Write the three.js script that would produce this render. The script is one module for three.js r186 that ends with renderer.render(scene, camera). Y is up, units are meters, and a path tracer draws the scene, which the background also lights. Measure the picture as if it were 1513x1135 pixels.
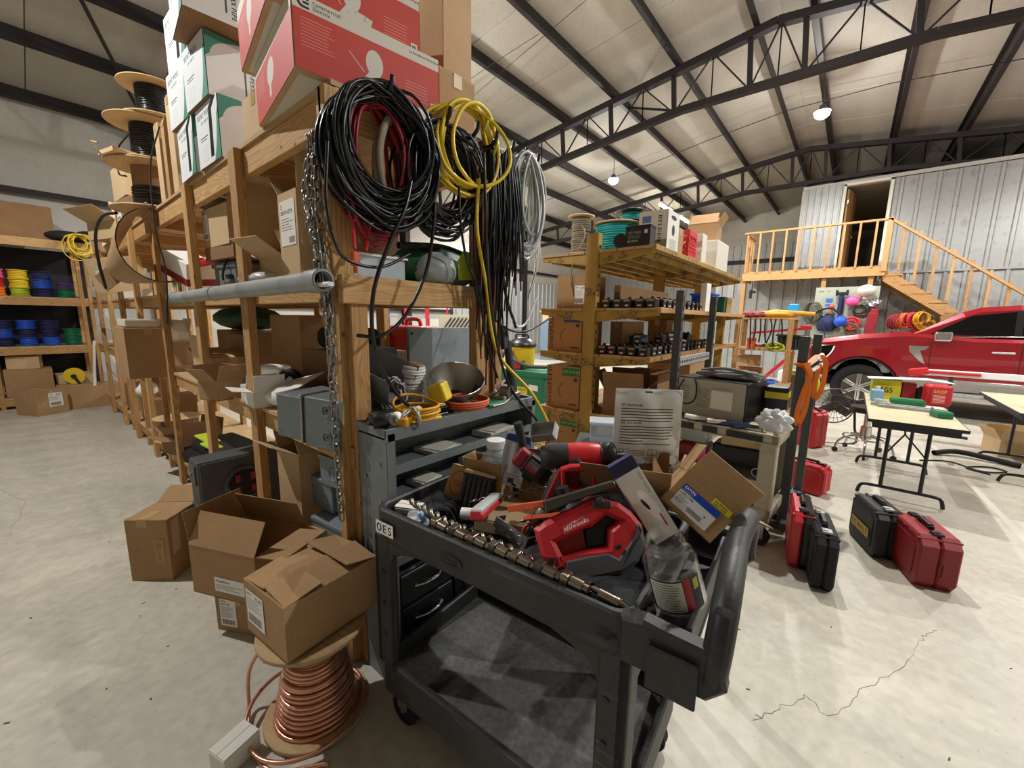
import * as THREE from 'three';
import { RoundedBoxGeometry } from 'three/addons/geometries/RoundedBoxGeometry.js';
import { mergeGeometries } from 'three/addons/utils/BufferGeometryUtils.js';

// ---------------------------------------------------------------- camera, lights, exposure
const scene = new THREE.Scene();
scene.background = new THREE.Color(0x0a0b0d);
const camera = new THREE.PerspectiveCamera(86.87, 1513 / 1135, 0.05, 80);
camera.position.set(0, 1.5, 0);
camera.rotation.set(-0.160538, 0.690386, 0.0156639, 'YXZ');
const renderer = new THREE.WebGLRenderer({ antialias: true });
renderer.toneMapping = THREE.LinearToneMapping;
renderer.toneMappingExposure = 1.22;
renderer.shadowMap.enabled = true;
const LAMP = { color: 0xfffdf9, intensity: 30, up: 8.5 };
const LAMPS = [[-5.05, 4.98, -10], [-0.87, 5.32, -9.9], [-0.95, 5.3, -4.7], [3.3, 5.0, -4.0], [-4.5, 5.0, .95], [-5.3, 4.98, -4.3], [3.4, 5.0, -10], [-9.0, 4.5, -10.4]];

// ---------------------------------------------------------------- helpers
let seed = 12345;
const rnd = () => { seed = (seed * 1664525 + 1013904223) >>> 0; return seed / 4294967296; };
const rr = (a, b) => a + (b - a) * rnd();
const rad = d => d * Math.PI / 180;
const V = (x, y, z) => new THREE.Vector3(x, y, z);
const used = new Map();
function numbered(n) { const k = used.get(n) || 0; used.set(n, k + 1); return k ? n + '_' + String(k).padStart(3, '0') : n; }
function tf(g, x = 0, y = 0, z = 0, r) {
  if (r) g.applyMatrix4(new THREE.Matrix4().makeRotationFromEuler(new THREE.Euler(r[0], r[1], r[2], 'XYZ')));
  g.translate(x, y, z); return g;
}
const B = (w, h, d, x, y, z, r) => tf(new THREE.BoxGeometry(w, h, d), x, y, z, r);
const RB = (w, h, d, b, x, y, z, r) => tf(new RoundedBoxGeometry(w, h, d, 1, Math.min(b, w / 2.01, h / 2.01, d / 2.01)), x, y, z, r);
const RB3 = (w, h, d, b, x, y, z, r) => tf(new RoundedBoxGeometry(w, h, d, 3, Math.min(b, w / 2.01, h / 2.01, d / 2.01)), x, y, z, r);
const CY = (rt, rb, h, n, x, y, z, r) => tf(new THREE.CylinderGeometry(rt, rb, h, n), x, y, z, r);
const SP = (r, x, y, z, sx = 1, sy = 1, sz = 1, n = 16) => tf(new THREE.SphereGeometry(r, n, Math.ceil(n * .7)).scale(sx, sy, sz), x, y, z);
const TO = (R, r, x, y, z, rot, n = 24, m = 8) => tf(new THREE.TorusGeometry(R, r, m, n), x, y, z, rot);
function TB(pts, r, seg = 24, rad_ = 6, closed = false, tension = .5) {
  const c = new THREE.CatmullRomCurve3(pts.map(p => p.isVector3 ? p : V(...p)), closed, 'catmullrom', tension);
  return new THREE.TubeGeometry(c, seg, r, rad_, closed);
}
const LA = (p, n = 24, x = 0, y = 0, z = 0, r) => tf(new THREE.LatheGeometry(p.map(q => new THREE.Vector2(q[0], q[1])), n), x, y, z, r);
function SH(p, holes) { const s = new THREE.Shape(p.map(q => new THREE.Vector2(q[0], q[1]))); for (const h of holes || []) s.holes.push(new THREE.Path(h.map(q => new THREE.Vector2(q[0], q[1])))); return s; }
function EX(p, d, b = 0, x = 0, y = 0, z = 0, r, holes) {   // extrude along z, centred on z
  const g = new THREE.ExtrudeGeometry(SH(p, holes), { depth: Math.max(d - 2 * b, 1e-4), bevelEnabled: b > 0, bevelThickness: b, bevelSize: b, bevelOffset: -b, bevelSegments: 1, curveSegments: 8 });
  g.translate(0, 0, -Math.max(d - 2 * b, 1e-4) / 2); return tf(g, x, y, z, r);
}
const circ = (cx, cy, r, n = 20, a0 = 0, a1 = Math.PI * 2) => { const o = []; for (let i = 0; i < n; i++) { const a = a0 + (a1 - a0) * i / n; o.push([cx + r * Math.cos(a), cy + r * Math.sin(a)]); } return o; };
function planar(g, grain) {   // uv in metres from the dominant axis of the normal; grain puts u along the longest side
  const p = g.attributes.position, n = g.attributes.normal, uv = new Float32Array(p.count * 2);
  g.computeBoundingBox(); const s = g.boundingBox.getSize(V()); const dim = [s.x, s.y, s.z];
  const long = dim.indexOf(Math.max(...dim)); const o = [rnd() * 3, rnd() * 3];
  for (let i = 0; i < p.count; i++) {
    const a = [Math.abs(n.getX(i)), Math.abs(n.getY(i)), Math.abs(n.getZ(i))], q = [p.getX(i), p.getY(i), p.getZ(i)];
    const k = a[0] >= a[1] && a[0] >= a[2] ? 0 : a[1] >= a[2] ? 1 : 2; let ax = [0, 1, 2].filter(j => j !== k);
    if (grain && ax[1] === long) ax = [ax[1], ax[0]];
    uv[2 * i] = q[ax[0]] + (grain ? o[0] : 0); uv[2 * i + 1] = q[ax[1]] + (grain ? o[1] : 0);
  }
  g.setAttribute('uv', new THREE.BufferAttribute(uv, 2)); return g;
}
function prep(g, m) {
  let o = g.index ? g.toNonIndexed() : g;
  for (const k of Object.keys(o.attributes)) if (!['position', 'normal', 'uv'].includes(k)) o.deleteAttribute(k);
  if (!o.attributes.normal) o.computeVertexNormals();
  if (m.userData.uv) planar(o, m.userData.uv === 'g');
  else if (!o.attributes.uv) o.setAttribute('uv', new THREE.BufferAttribute(new Float32Array(o.attributes.position.count * 2), 2));
  o.morphAttributes = {}; return o;
}
function obj(name, geos, m, parent = scene, top = parent === scene) {
  const a = (Array.isArray(geos) ? geos : [geos]).map(g => prep(g, m));
  const g = a.length > 1 ? mergeGeometries(a, false) : a[0];
  const o = new THREE.Mesh(g, m); o.name = top ? numbered(name) : name; o.castShadow = o.receiveShadow = true; parent.add(o); return o;
}
function tag(o, label, category, group) { o.userData.label = label; if (category) o.userData.category = category; if (group) o.userData.group = group; return o; }
function thing(name, label, category, [x, y, z] = [0, 0, 0], turn = 0, group) {
  const o = new THREE.Group(); o.name = numbered(name); scene.add(o); o.position.set(x, y, z);
  if (Array.isArray(turn)) o.rotation.set(turn[0], turn[1], turn[2], 'YXZ'); else o.rotation.y = turn;
  return tag(o, label, category, group);
}
function one(name, label, category, geos, m, [x, y, z] = [0, 0, 0], turn = 0, group) {   // a thing that is one mesh
  const o = obj(name, geos, m); o.position.set(x, y, z);
  if (Array.isArray(turn)) o.rotation.set(turn[0], turn[1], turn[2], 'YXZ'); else o.rotation.y = turn;
  return tag(o, label, category, group);
}
function dup(root, [x, y, z], turn, label, group) {
  const r = root.clone(); r.name = numbered(root.name.replace(/_\d{3}$/, '')); scene.add(r); r.position.set(x, y, z);
  if (Array.isArray(turn)) r.rotation.set(turn[0], turn[1], turn[2], 'YXZ'); else r.rotation.set(0, turn || 0, 0);
  r.userData = { ...root.userData }; if (label) r.userData.label = label; if (group) r.userData.group = group; return r;
}
const structure = o => { o.userData.kind = 'structure'; return o; };

// ---------------------------------------------------------------- procedural textures
function hash(x, y, s) { let h = (x * 374761393 + y * 668265263 + s * 974634777) | 0; h = Math.imul(h ^ (h >>> 13), 1274126177); return ((h ^ (h >>> 16)) >>> 0) / 4294967296; }
function vn(x, y, p, q, s) {   // tiling value noise
  const xi = Math.floor(x), yi = Math.floor(y), fx = x - xi, fy = y - yi, u = fx * fx * (3 - 2 * fx), v = fy * fy * (3 - 2 * fy);
  const m = (a, b) => ((a % b) + b) % b, a = hash(m(xi, p), m(yi, q), s), b = hash(m(xi + 1, p), m(yi, q), s), c = hash(m(xi, p), m(yi + 1, q), s), d = hash(m(xi + 1, p), m(yi + 1, q), s);
  return a + (b - a) * u + (c - a) * v + (a - b - c + d) * u * v;
}
function fb(u, v, p, q, oct, s) { let a = .5, t = 0, n = 0; for (let i = 0; i < oct; i++) { t += a * vn(u * p, v * q, p, q, s + i); n += a; a *= .55; p *= 2; q *= 2; } return t / n; }
const lin = c => { c /= 255; return c; };
function dtex(w, h, fn, srgb = true, rep = [1, 1]) {
  const d = new Uint8Array(w * h * 4);
  for (let y = 0; y < h; y++) for (let x = 0; x < w; x++) { const c = fn(x / w, y / h), i = 4 * (y * w + x); d[i] = Math.max(0, Math.min(255, c[0])); d[i + 1] = Math.max(0, Math.min(255, c[1])); d[i + 2] = Math.max(0, Math.min(255, c[2])); d[i + 3] = 255; }
  const t = new THREE.DataTexture(d, w, h); t.wrapS = t.wrapT = THREE.RepeatWrapping; t.magFilter = THREE.LinearFilter; t.minFilter = THREE.LinearMipmapLinearFilter; t.generateMipmaps = true;
  if (srgb) t.colorSpace = THREE.SRGBColorSpace; t.repeat.set(...rep); t.needsUpdate = true; return t;
}
function ctex(w, h, fn) {
  const c = document.createElement('canvas'); c.width = w; c.height = h; fn(c.getContext('2d'), w, h);
  const t = new THREE.CanvasTexture(c); t.colorSpace = THREE.SRGBColorSpace; return t;
}
const mix = (a, b, t) => a.map((v, i) => v + (b[i] - v) * t);
const std = (o, uv) => { const m = new THREE.MeshStandardMaterial(o); if (uv) m.userData.uv = uv; return m; };
const phy = (o, uv) => { const m = new THREE.MeshPhysicalMaterial(o); if (uv) m.userData.uv = uv; return m; };
const plain = (c, rough = .6, metal = 0) => std({ color: c, roughness: rough, metalness: metal });

const T = {};
T.floor = dtex(1024, 1024, (u, v) => {
  const big = fb(u, v, 3, 3, 4, 1), mid = fb(u + .13 * big, v, 12, 12, 4, 7), fine = fb(u, v, 160, 160, 2, 21), sw = fb(u + .2 * mid, v, 5, 22, 3, 33);
  let c = mix([176, 172, 160], [206, 200, 184], big * .7 + mid * .5); c = mix(c, [150, 148, 140], Math.max(0, sw - .6) * 1.4);
  const k = (fine - .5) * 22; const sp = hash(Math.floor(u * 1024), Math.floor(v * 1024), 5) > .9988 ? -45 : 0; return c.map(q => q + k + sp);
}, true, [1 / 5, 1 / 5]);
T.floorR = dtex(512, 512, (u, v) => { const k = 110 + 110 * fb(u, v, 8, 8, 5, 44); return [k, k, k]; }, false, [1 / 5, 1 / 5]);
const woodT = (a, b, s) => dtex(1024, 256, (u, v) => {
  const w = fb(u, v, 4, 6, 3, s), r = Math.abs(Math.sin((v * 22 + w * 7) * 3.1416)), f = fb(u, v, 10, 180, 2, s + 3);
  let c = mix(a, b, Math.pow(r, 2.2) * .6 + (f - .5) * .5);
  for (let i = 0; i < 5; i++) { const kx = hash(i, s, 1), ky = hash(i, s, 2), d = Math.hypot((u - kx) * 9, (v - ky) * 3.2); if (d < .09) c = mix([92, 54, 26], c, Math.min(1, d / .09)); }
  return c;
}, true, [1 / 1.6, 1 / .4]);
T.wood = woodT([200, 160, 106], [162, 119, 72], 3); T.wood2 = woodT([190, 147, 94], [146, 104, 62], 13);
T.ply = dtex(512, 512, (u, v) => { const w = fb(u, v, 3, 8, 4, 61), f = fb(u, v, 6, 120, 2, 63); return mix([198, 170, 128], [164, 132, 92], w * .8 + (f - .5) * .6); }, true, [1 / .8, 1 / .8]);
const cardT = (a, b, s) => dtex(512, 512, (u, v) => { const w = fb(u, v, 5, 4, 4, s), f = fb(u, v, 20, 200, 2, s + 5), g = fb(u, v, 100, 100, 2, s + 9); return mix(a, b, w * .7 + (f - .5) * .4).map(q => q + (g - .5) * 10); }, true, [1 / .6, 1 / .6]);
T.card = cardT([176, 142, 101], [156, 121, 83], 71); T.card2 = cardT([204, 177, 137], [182, 152, 113], 81); T.card3 = cardT([146, 112, 76], [126, 93, 61], 91);
T.ceil = dtex(512, 512, (u, v) => { const w = fb(u, v, 4, 4, 4, 101), f = fb(u, v, 90, 90, 2, 103); return mix([202, 198, 190], [222, 218, 210], w).map(q => q + (f - .5) * 14); }, true, [1 / 3, 1 / 3]);
T.grime = dtex(512, 512, (u, v) => { const w = fb(u, v, 6, 6, 5, 111), f = fb(u + .1 * w, v, 50, 50, 3, 113), k = 222 + 30 * (w * .6 + f * .5) - (w > .62 ? (w - .62) * 160 : 0); return [k, k, k]; }, true, [1, 1]);
T.rubber = dtex(512, 512, (u, v) => { const w = fb(u, v, 5, 5, 5, 121), f = fb(u, v, 60, 60, 3, 123), s = fb(u + w * .3, v, 3, 70, 2, 127); let k = 30 + 16 * w + (f - .5) * 16; if (s > .74) k += (s - .74) * 190; return [k, k * 1.01, k * 1.02]; }, true, [1 / .7, 1 / .7]);
T.dust = dtex(512, 512, (u, v) => { const w = fb(u, v, 4, 4, 5, 171), f = fb(u, v, 70, 70, 3, 173), s = fb(u + w * .2, v, 9, 9, 3, 177); const k = 62 + 34 * w + (f - .5) * 34 + (s > .66 ? 40 * (s - .66) : 0); return [k, k, k * .98]; }, true, [1 / .8, 1 / .8]);  // dust grain, lightened to paint in the light reaching the lower tray
T.bump = dtex(256, 256, (u, v) => { const k = 255 * fb(u, v, 40, 40, 3, 131); return [k, k, k]; }, false, [4, 4]);
T.yel = dtex(512, 512, (u, v) => { const w = fb(u, v, 7, 7, 5, 141), f = fb(u, v, 70, 70, 2, 143); let c = mix([180, 148, 70], [150, 120, 52], w); if (w > .6 && f > .52) c = mix(c, [70, 56, 34], .7); return c; }, true, [1 / .6, 1 / .6]);
T.galv = dtex(512, 512, (u, v) => { const w = fb(u, v, 14, 14, 3, 151), k = 150 + 50 * w; return [k, k + 2, k + 3]; }, true, [1 / .3, 1 / .3]);
T.fab = dtex(256, 256, (u, v) => { const k = 150 + 70 * fb(u, v, 20, 20, 4, 161) + (hash(Math.floor(u * 128), Math.floor(v * 128), 3) - .5) * 40; return [k, k, k]; }, true, [5, 5]);

// ---------------------------------------------------------------- materials
const M = {
  floor: std({ map: T.floor, roughnessMap: T.floorR, roughness: .8, bumpMap: T.floorR, bumpScale: .0015 }, 'm'),
  wood: std({ map: T.wood, roughness: .68 }, 'g'), wood2: std({ map: T.wood2, roughness: .72 }, 'g'), ply: std({ map: T.ply, roughness: .75 }, 'm'),
  card: std({ map: T.card, roughness: .85 }, 'm'), card2: std({ map: T.card2, roughness: .85 }, 'm'), card3: std({ map: T.card3, roughness: .85 }, 'm'),
  ceil: std({ color: 0xd6d4d0, map: T.ceil, roughness: .7 }, 'm'), sheet: std({ color: 0xa9aba9, map: T.grime, roughness: .45, metalness: .15 }, 'm'),
  linerw: std({ color: 0xe4e4e2, map: T.ceil, roughness: .6 }, 'm'), laminate: std({ color: 0xd8cba6, map: T.grime, roughness: .5 }, 'm'),
  brown: std({ color: 0x1e1516, roughness: .6, metalness: .1 }),
  rubber: std({ map: T.rubber, roughness: .5, bumpMap: T.bump, bumpScale: .0006 }, 'm'), black: plain(0x16161a, .38), blackMatte: plain(0x1b1b1d, .8), dark: plain(0x2b2d30, .6),
  cable: plain(0x101115, .28), red: plain(0xc4262e, .4), redDark: plain(0x8e1c24, .45), white: plain(0xe9e9e6, .5), offw: plain(0xd8d4c8, .6), paper: plain(0xe6e4de, .85),
  yellow: plain(0xe2c42c, .4), yellowD: plain(0xd79a1e, .5), orange: plain(0xf07818, .6), orangeC: plain(0xd8603a, .5), green: plain(0x12704a, .5), greenD: plain(0x184f33, .5), blue: plain(0x2458c8, .45), navy: plain(0x1c2450, .7), teal: plain(0x2aa6a8, .4), pink: plain(0xff5fa8, .5), lime: plain(0xb8c832, .5), purple: plain(0x4c3a68, .8),
  greyPaint: std({ color: 0x7d8588, map: T.grime, roughness: .5, metalness: .1 }, 'm'), greyDark: std({ color: 0x54595c, map: T.grime, roughness: .5, metalness: .1 }, 'm'), greyBox: std({ color: 0x87949c, map: T.grime, roughness: .5, metalness: .1 }, 'm'),
  pvc: std({ color: 0xa8acab, map: T.grime, roughness: .45 }, 'm'), galv: std({ map: T.galv, roughness: .38, metalness: .8 }, 'm'), galvL: std({ map: T.galv, roughness: .5, metalness: .35 }, 'm'), chrome: plain(0xd6d6d6, .16, 1), steel: plain(0x9c9890, .35, .9), steelD: plain(0x5d5953, .4, .8), bitSteel: plain(0x8a7d70, .3, .9),
  copper: plain(0xdba48c, .3, .85), yellowRack: std({ map: T.yel, roughness: .6 }, 'm'), beige: std({ color: 0xbdb49c, map: T.grime, roughness: .6 }, 'm'), gangGreen: std({ color: 0x1b7a58, map: T.grime, roughness: .5 }, 'm'),
  fab: std({ color: 0x3c3d40, map: T.fab, roughness: .95 }, 'm'), fabBlack: std({ color: 0x202124, map: T.fab, roughness: .95 }, 'm'), fabGrey: std({ color: 0xa9aaa8, map: T.fab, roughness: .95 }, 'm'), rope: std({ color: 0xcfc4ac, map: T.fab, roughness: .95 }, 'm'), ropeO: std({ color: 0x8a8a6c, map: T.fab, roughness: .95 }, 'm'),
  overmold: plain(0x4d4e52, .6), trayDustLit: std({ map: T.dust, roughness: .8 }, 'm'),
  tire: plain(0x17171a, .85), paint: phy({ color: 0x900418, roughness: .26, metalness: .25, clearcoat: 1, clearcoatRoughness: .05 }), glassD: phy({ color: 0x040506, roughness: .08, metalness: 0 }),
  clear: phy({ color: 0xffffff, roughness: .08, transmission: 1, thickness: 0, ior: 1.45 }), frost: phy({ color: 0xdfe6ea, roughness: .4, transmission: .6, thickness: 0 }), film: phy({ color: 0xf2f4f6, roughness: .25, transmission: .35, thickness: 0 }),
  tape: phy({ color: 0xb99a6a, roughness: .3 }), ochre: plain(0xc07a20, .5), lampBody: plain(0x33353a, .5, .4), glow: std({ color: 0xffffff, emissive: 0xfff6ea, emissiveIntensity: 26, roughness: .5 }), glowTube: std({ color: 0xffffff, emissive: 0xfff2e0, emissiveIntensity: 5, roughness: .5 }),
};
const printed = t => std({ map: t, roughness: .6 });
function many(name, geos, m, parent) { for (const g of geos) obj(name, g, m, parent, false); }
const asStuff = o => { o.userData.kind = 'stuff'; return o; };
// ---------------------------------------------------------------- the building
const RX = -1.35, RY = 6.15, SL = .125, XL = -10.75, XR = 8.05, ZB = -20, ZF = 7;
const roofY = x => RY - SL * Math.abs(x - RX);
{
  const f = structure(new THREE.Group()); f.name = 'floor'; scene.add(f); tag(f, 'grey concrete slab floor of the metal workshop', 'floor');
  obj('slab', B(XR - XL + .4, .2, ZF - ZB + .4, (XL + XR) / 2, -.1, (ZF + ZB) / 2), M.floor, f);
  const ck = plain(0x7a7468, .95);
  const crack = (pts, w) => {   // a jagged hairline crack as a thin raised-edge strip
    const out = []; for (let i = 0; i < pts.length - 1; i++) {
      const a = pts[i], b = pts[i + 1], n = 7; let px = a[0], pz = a[1];
      for (let k = 1; k <= n; k++) { const t = k / n, x = a[0] + (b[0] - a[0]) * t + (k < n ? rr(-.015, .015) : 0), z = a[1] + (b[1] - a[1]) * t + (k < n ? rr(-.015, .015) : 0); const L = Math.hypot(x - px, z - pz); out.push(B(L, .0008, w * rr(.4, 1.2), (px + x) / 2, .0004, (pz + z) / 2, [0, -Math.atan2(z - pz, x - px), 0])); px = x; pz = z; }
    } return out;
  };
  obj('crack', crack([[-.06, -1.72], [.02, -1.88], [.1, -1.83], [.22, -2.1], [.33, -2.3], [.42, -2.6], [.5, -2.75]], .002), ck, f);
  obj('crack', crack([[-.12, -1.62], [-.06, -1.72]], .0025), ck, f);
  obj('crack', crack([[-5.4, .25], [-4.9, .12], [-4.2, .2]], .002), ck, f);
  // pale dust-free joint line across the slab by the tables
  obj('joint_line', [B(.05, .001, 5.6, 1.12, .0005, -4.4, [0, .06, 0]), B(6, .001, .1, 2.6, .0005, -6.4, [0, .05, 0])], plain(0xcfcabb, .9), f);
  const debris = []; for (let i = 0; i < 60; i++) { const x = rr(-4, 2.5), z = rr(-3.2, .6); debris.push(B(rr(.004, .02), .002, rr(.002, .006), x, .001, z, [0, rr(0, 3), 0])); }
  const d = obj('debris', debris, plain(0x4c463c, .9), f); d.userData.kind = 'stuff';
}
function ribProfile(w, ribs, dep) {
  const p = [[0, 0]], q = w / ribs; for (let i = 0; i < ribs; i++) { const x = i * q; p.push([x, .004], [x + q * .36, .004], [x + q * .42, dep], [x + q * .58, dep], [x + q * .64, .004]); } p.push([w, .004], [w, 0]); return p;
}
const ribGeo = new Map();
function ribPanel(w, h, ribs = 3, dep = .04) {   // a sheet w wide, h tall, facing +z, origin lower left
  const k = [w, h, ribs].join(); if (!ribGeo.has(k)) { const g = EX(ribProfile(w, ribs, dep), h, 0, 0, 0, 0); g.rotateX(-Math.PI / 2); g.scale(1, 1, -1); g.translate(0, h / 2, 0); const ng = g.toNonIndexed ? g : g; const ix = ng.attributes.position; for (let i = 0; i < ix.count; i += 3) { for (const at of [ng.attributes.position, ng.attributes.uv]) { const s = at.itemSize; for (let c = 0; c < s; c++) { const a = at.array[(i + 1) * s + c]; at.array[(i + 1) * s + c] = at.array[(i + 2) * s + c]; at.array[(i + 2) * s + c] = a; } } } ng.computeVertexNormals(); ribGeo.set(k, prep(ng, M.sheet)); }
  return ribGeo.get(k);
}
function sheetRow(parent, n, w, h, ribs, place) { for (let i = 0; i < n; i++) { const o = new THREE.Mesh(ribPanel(w, h, ribs), M.sheet); o.name = 'sheet_panel'; o.castShadow = o.receiveShadow = true; parent.add(o); place(o, i); } }
{
  const g = structure(new THREE.Group()); g.name = 'wall_left'; scene.add(g); tag(g, 'white insulated left wall with dark steel girts', 'wall');
  const top = roofY(XL);
  obj('backing', B(.2, top + .1, ZF - ZB, XL - .1, (top + .1) / 2, (ZF + ZB) / 2), M.linerw, g);
  for (const y of [1.75, 3.46]) obj('girt', [B(.14, .012, ZF - ZB, XL + .07, y, (ZF + ZB) / 2), B(.012, .09, ZF - ZB, XL + .13, y - .04, (ZF + ZB) / 2)], M.brown, g);
  for (const z of [-19.2, -13.45, -7.69, -1.93, 3.83]) obj('column', [B(.3, top - .1, .012, XL + .15, (top - .1) / 2, z), B(.012, top - .1, .16, XL + .3, (top - .1) / 2, z), B(.012, top - .1, .16, XL + .01, (top - .1) / 2, z)], M.brown, g);
  sheetRow(g, 11, .9, 3.0, 3, (o, i) => { o.position.set(XL + .14, 0, -9.6 - i * .9); o.rotation.y = Math.PI / 2; });
}
{
  const g = structure(new THREE.Group()); g.name = 'wall_right'; scene.add(g); tag(g, 'white insulated right wall out of view', 'wall');
  obj('backing', B(.2, roofY(XR) + .1, ZF - ZB, XR + .1, (roofY(XR) + .1) / 2, (ZF + ZB) / 2), M.linerw, g);
  const h = structure(new THREE.Group()); h.name = 'wall_front'; scene.add(h); tag(h, 'white insulated end wall behind the viewer', 'wall');
  obj('backing', EX([[XL - .2, 0], [XR + .2, 0], [XR + .2, roofY(XR)], [RX, RY + .1], [XL - .2, roofY(XL)]], .2, 0, 0, 0, ZF + .1), M.linerw, h);
}
{
  const g = structure(new THREE.Group()); g.name = 'wall_back'; scene.add(g); tag(g, 'ribbed white metal end wall behind the mezzanine', 'wall');
  obj('backing', EX([[XL - .2, 0], [XR + .2, 0], [XR + .2, roofY(XR)], [RX, RY + .1], [XL - .2, roofY(XL)]], .2, 0, 0, 0, ZB - .1), M.linerw, g);
  sheetRow(g, 11, .9, 4.7, 3, (o, i) => o.position.set(XL + i * .9, 0, ZB + .01));
  for (const y of [2.2, 4.0]) obj('girt', B(10, .16, .06, XL + 5, y, ZB + .07), M.brown, g);
}
{
  const g = structure(new THREE.Group()); g.name = 'ceiling'; scene.add(g); tag(g, 'white insulated roof with dark brown purlins and trusses', 'ceiling');
  const a = Math.atan(SL), LL = (RX - XL + .3) / Math.cos(a), LR = (XR - RX + .3) / Math.cos(a), n = 18, w = (ZF - ZB) / n;
  const gl = prep(RB(LL, .06, w - .008, .012, 0, 0, 0), M.ceil), gr = prep(RB(LR, .06, w - .008, .012, 0, 0, 0), M.ceil);
  for (let i = 0; i < n; i++) {
    const z = ZB + w * (i + .5);
    for (const [geo, L, s] of [[gl, LL, -1], [gr, LR, 1]]) { const o = new THREE.Mesh(geo, M.ceil); o.name = 'insulation_strip'; o.castShadow = o.receiveShadow = true; g.add(o); o.position.set(RX + s * L / 2 * Math.cos(a), RY + .03 - L / 2 * Math.sin(a), z); o.rotation.z = -s * a; }
  }
  obj('roof_deck', EX([[XL - .3, roofY(XL - .3) + .07], [RX, RY + .07], [XR + .3, roofY(XR + .3) + .07], [XR + .3, roofY(XR + .3) + .15], [RX, RY + .15], [XL - .3, roofY(XL - .3) + .15]], ZF - ZB + .4, 0, 0, 0, (ZF + ZB) / 2), M.linerw, g);
  const xs = [-10.6, -8.95, -7.5, -6.2, -5.05, -3.97, -2.8, -1.65, -.95, .24, 1.38, 2.6, 3.85, 5.1, 6.4, 7.7];
  for (const x of xs) { const y = roofY(x) - .1, L = ZF - ZB; obj('purlin', [B(.012, .2, L, x, y, (ZF + ZB) / 2), B(.07, .012, L, x + .03, y - .1, (ZF + ZB) / 2), B(.07, .012, L, x - .03, y + .094, (ZF + ZB) / 2), B(.012, .03, L, x + .064, y - .087, (ZF + ZB) / 2)], M.brown, g); }
  const bar = (p, q, w_, d) => { const L = Math.hypot(q[0] - p[0], q[1] - p[1]); return B(L, w_, d, (p[0] + q[0]) / 2, (p[1] + q[1]) / 2, 0, [0, 0, Math.atan2(q[1] - p[1], q[0] - p[0])]); };
  const chordB = x => { const P = [[-10.5, 4.25], [-5.77, 4.73], [-2.69, 5.07], [.4, 5.07], [7.9, 4.3]]; for (let i = 0; i < 4; i++) if (x <= P[i + 1][0]) { const t = (x - P[i][0]) / (P[i + 1][0] - P[i][0]); return P[i][1] + t * (P[i + 1][1] - P[i][1]); } return 4.3; };
  for (const z of [-13.45, -7.69, -1.93, 3.83]) {
    const t = new THREE.Group(); t.name = 'roof_truss'; t.position.z = z; g.add(t);
    const top = x => roofY(x) - .26;
    obj('top_chord', [bar([XL + .1, top(XL + .1)], [RX, top(RX)], .11, .13), bar([RX, top(RX)], [XR - .1, top(XR - .1)], .11, .13)], M.brown, t);
    const bx = [-10.5, -5.77, -2.69, .4, 7.9]; obj('bottom_chord', bx.slice(0, 4).map((x, i) => bar([x, chordB(x)], [bx[i + 1], chordB(bx[i + 1])], .1, .12)), M.brown, t);
    const webs = [], posts = [];
    for (let i = 0; i < xs.length; i++) {
      const x = xs[i]; if (x < -10.4 || x > 7.6) continue;
      posts.push(bar([x - .05, top(x) - .03], [x, chordB(x) + .03], .07, .06));
      for (const q of [i - 1, i + 1]) { const x2 = xs[q]; if (x2 === undefined || x2 < -10.5 || x2 > 7.8) continue; const m = (x + x2) / 2; webs.push(bar([x, chordB(x)], [m, top(m)], .022, .022)); webs.push(bar([m, top(m)], [m + .02, chordB(m)], .016, .016)); }
    }
    obj('post', posts, M.brown, t); obj('web', webs, M.brown, t);
  }
  // knee braces and thin cross cables
  obj('brace', [TB([[-10.2, 4.7, -1.93], [-7.5, 5.2, -.9]], .025, 2, 5), TB([[-7.5, 5.2, -3.1], [-8.9, 4.6, -1.93]], .025, 2, 5), TB([[-4.0, 5.75, -8.4], [-2.8, 5.1, -7.7]], .025, 2, 5)], M.brown, g);
  obj('sag_rod', [TB([[-8.9, 4.9, -10.6], [-5, 5.25, -10.5], [-1, 5.75, -10.4], [3, 5.4, -10.3]], .008, 8, 4), TB([[-8.9, 4.95, -5.2], [-5, 5.4, -5.2], [-3.9, 5.5, -5.2]], .005, 6, 4), TB([[-5.9, 5.3, -5.6], [-2.7, 5.9, -5.4]], .005, 4, 4)], M.brown, g);
  for (const z of [-13.45, -7.69]) obj('cross_brace', [TB([[-10.4, 4.9, z], [-10.4, 2, z + 4]], .008, 2, 4)], M.brown, g);
}
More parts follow.
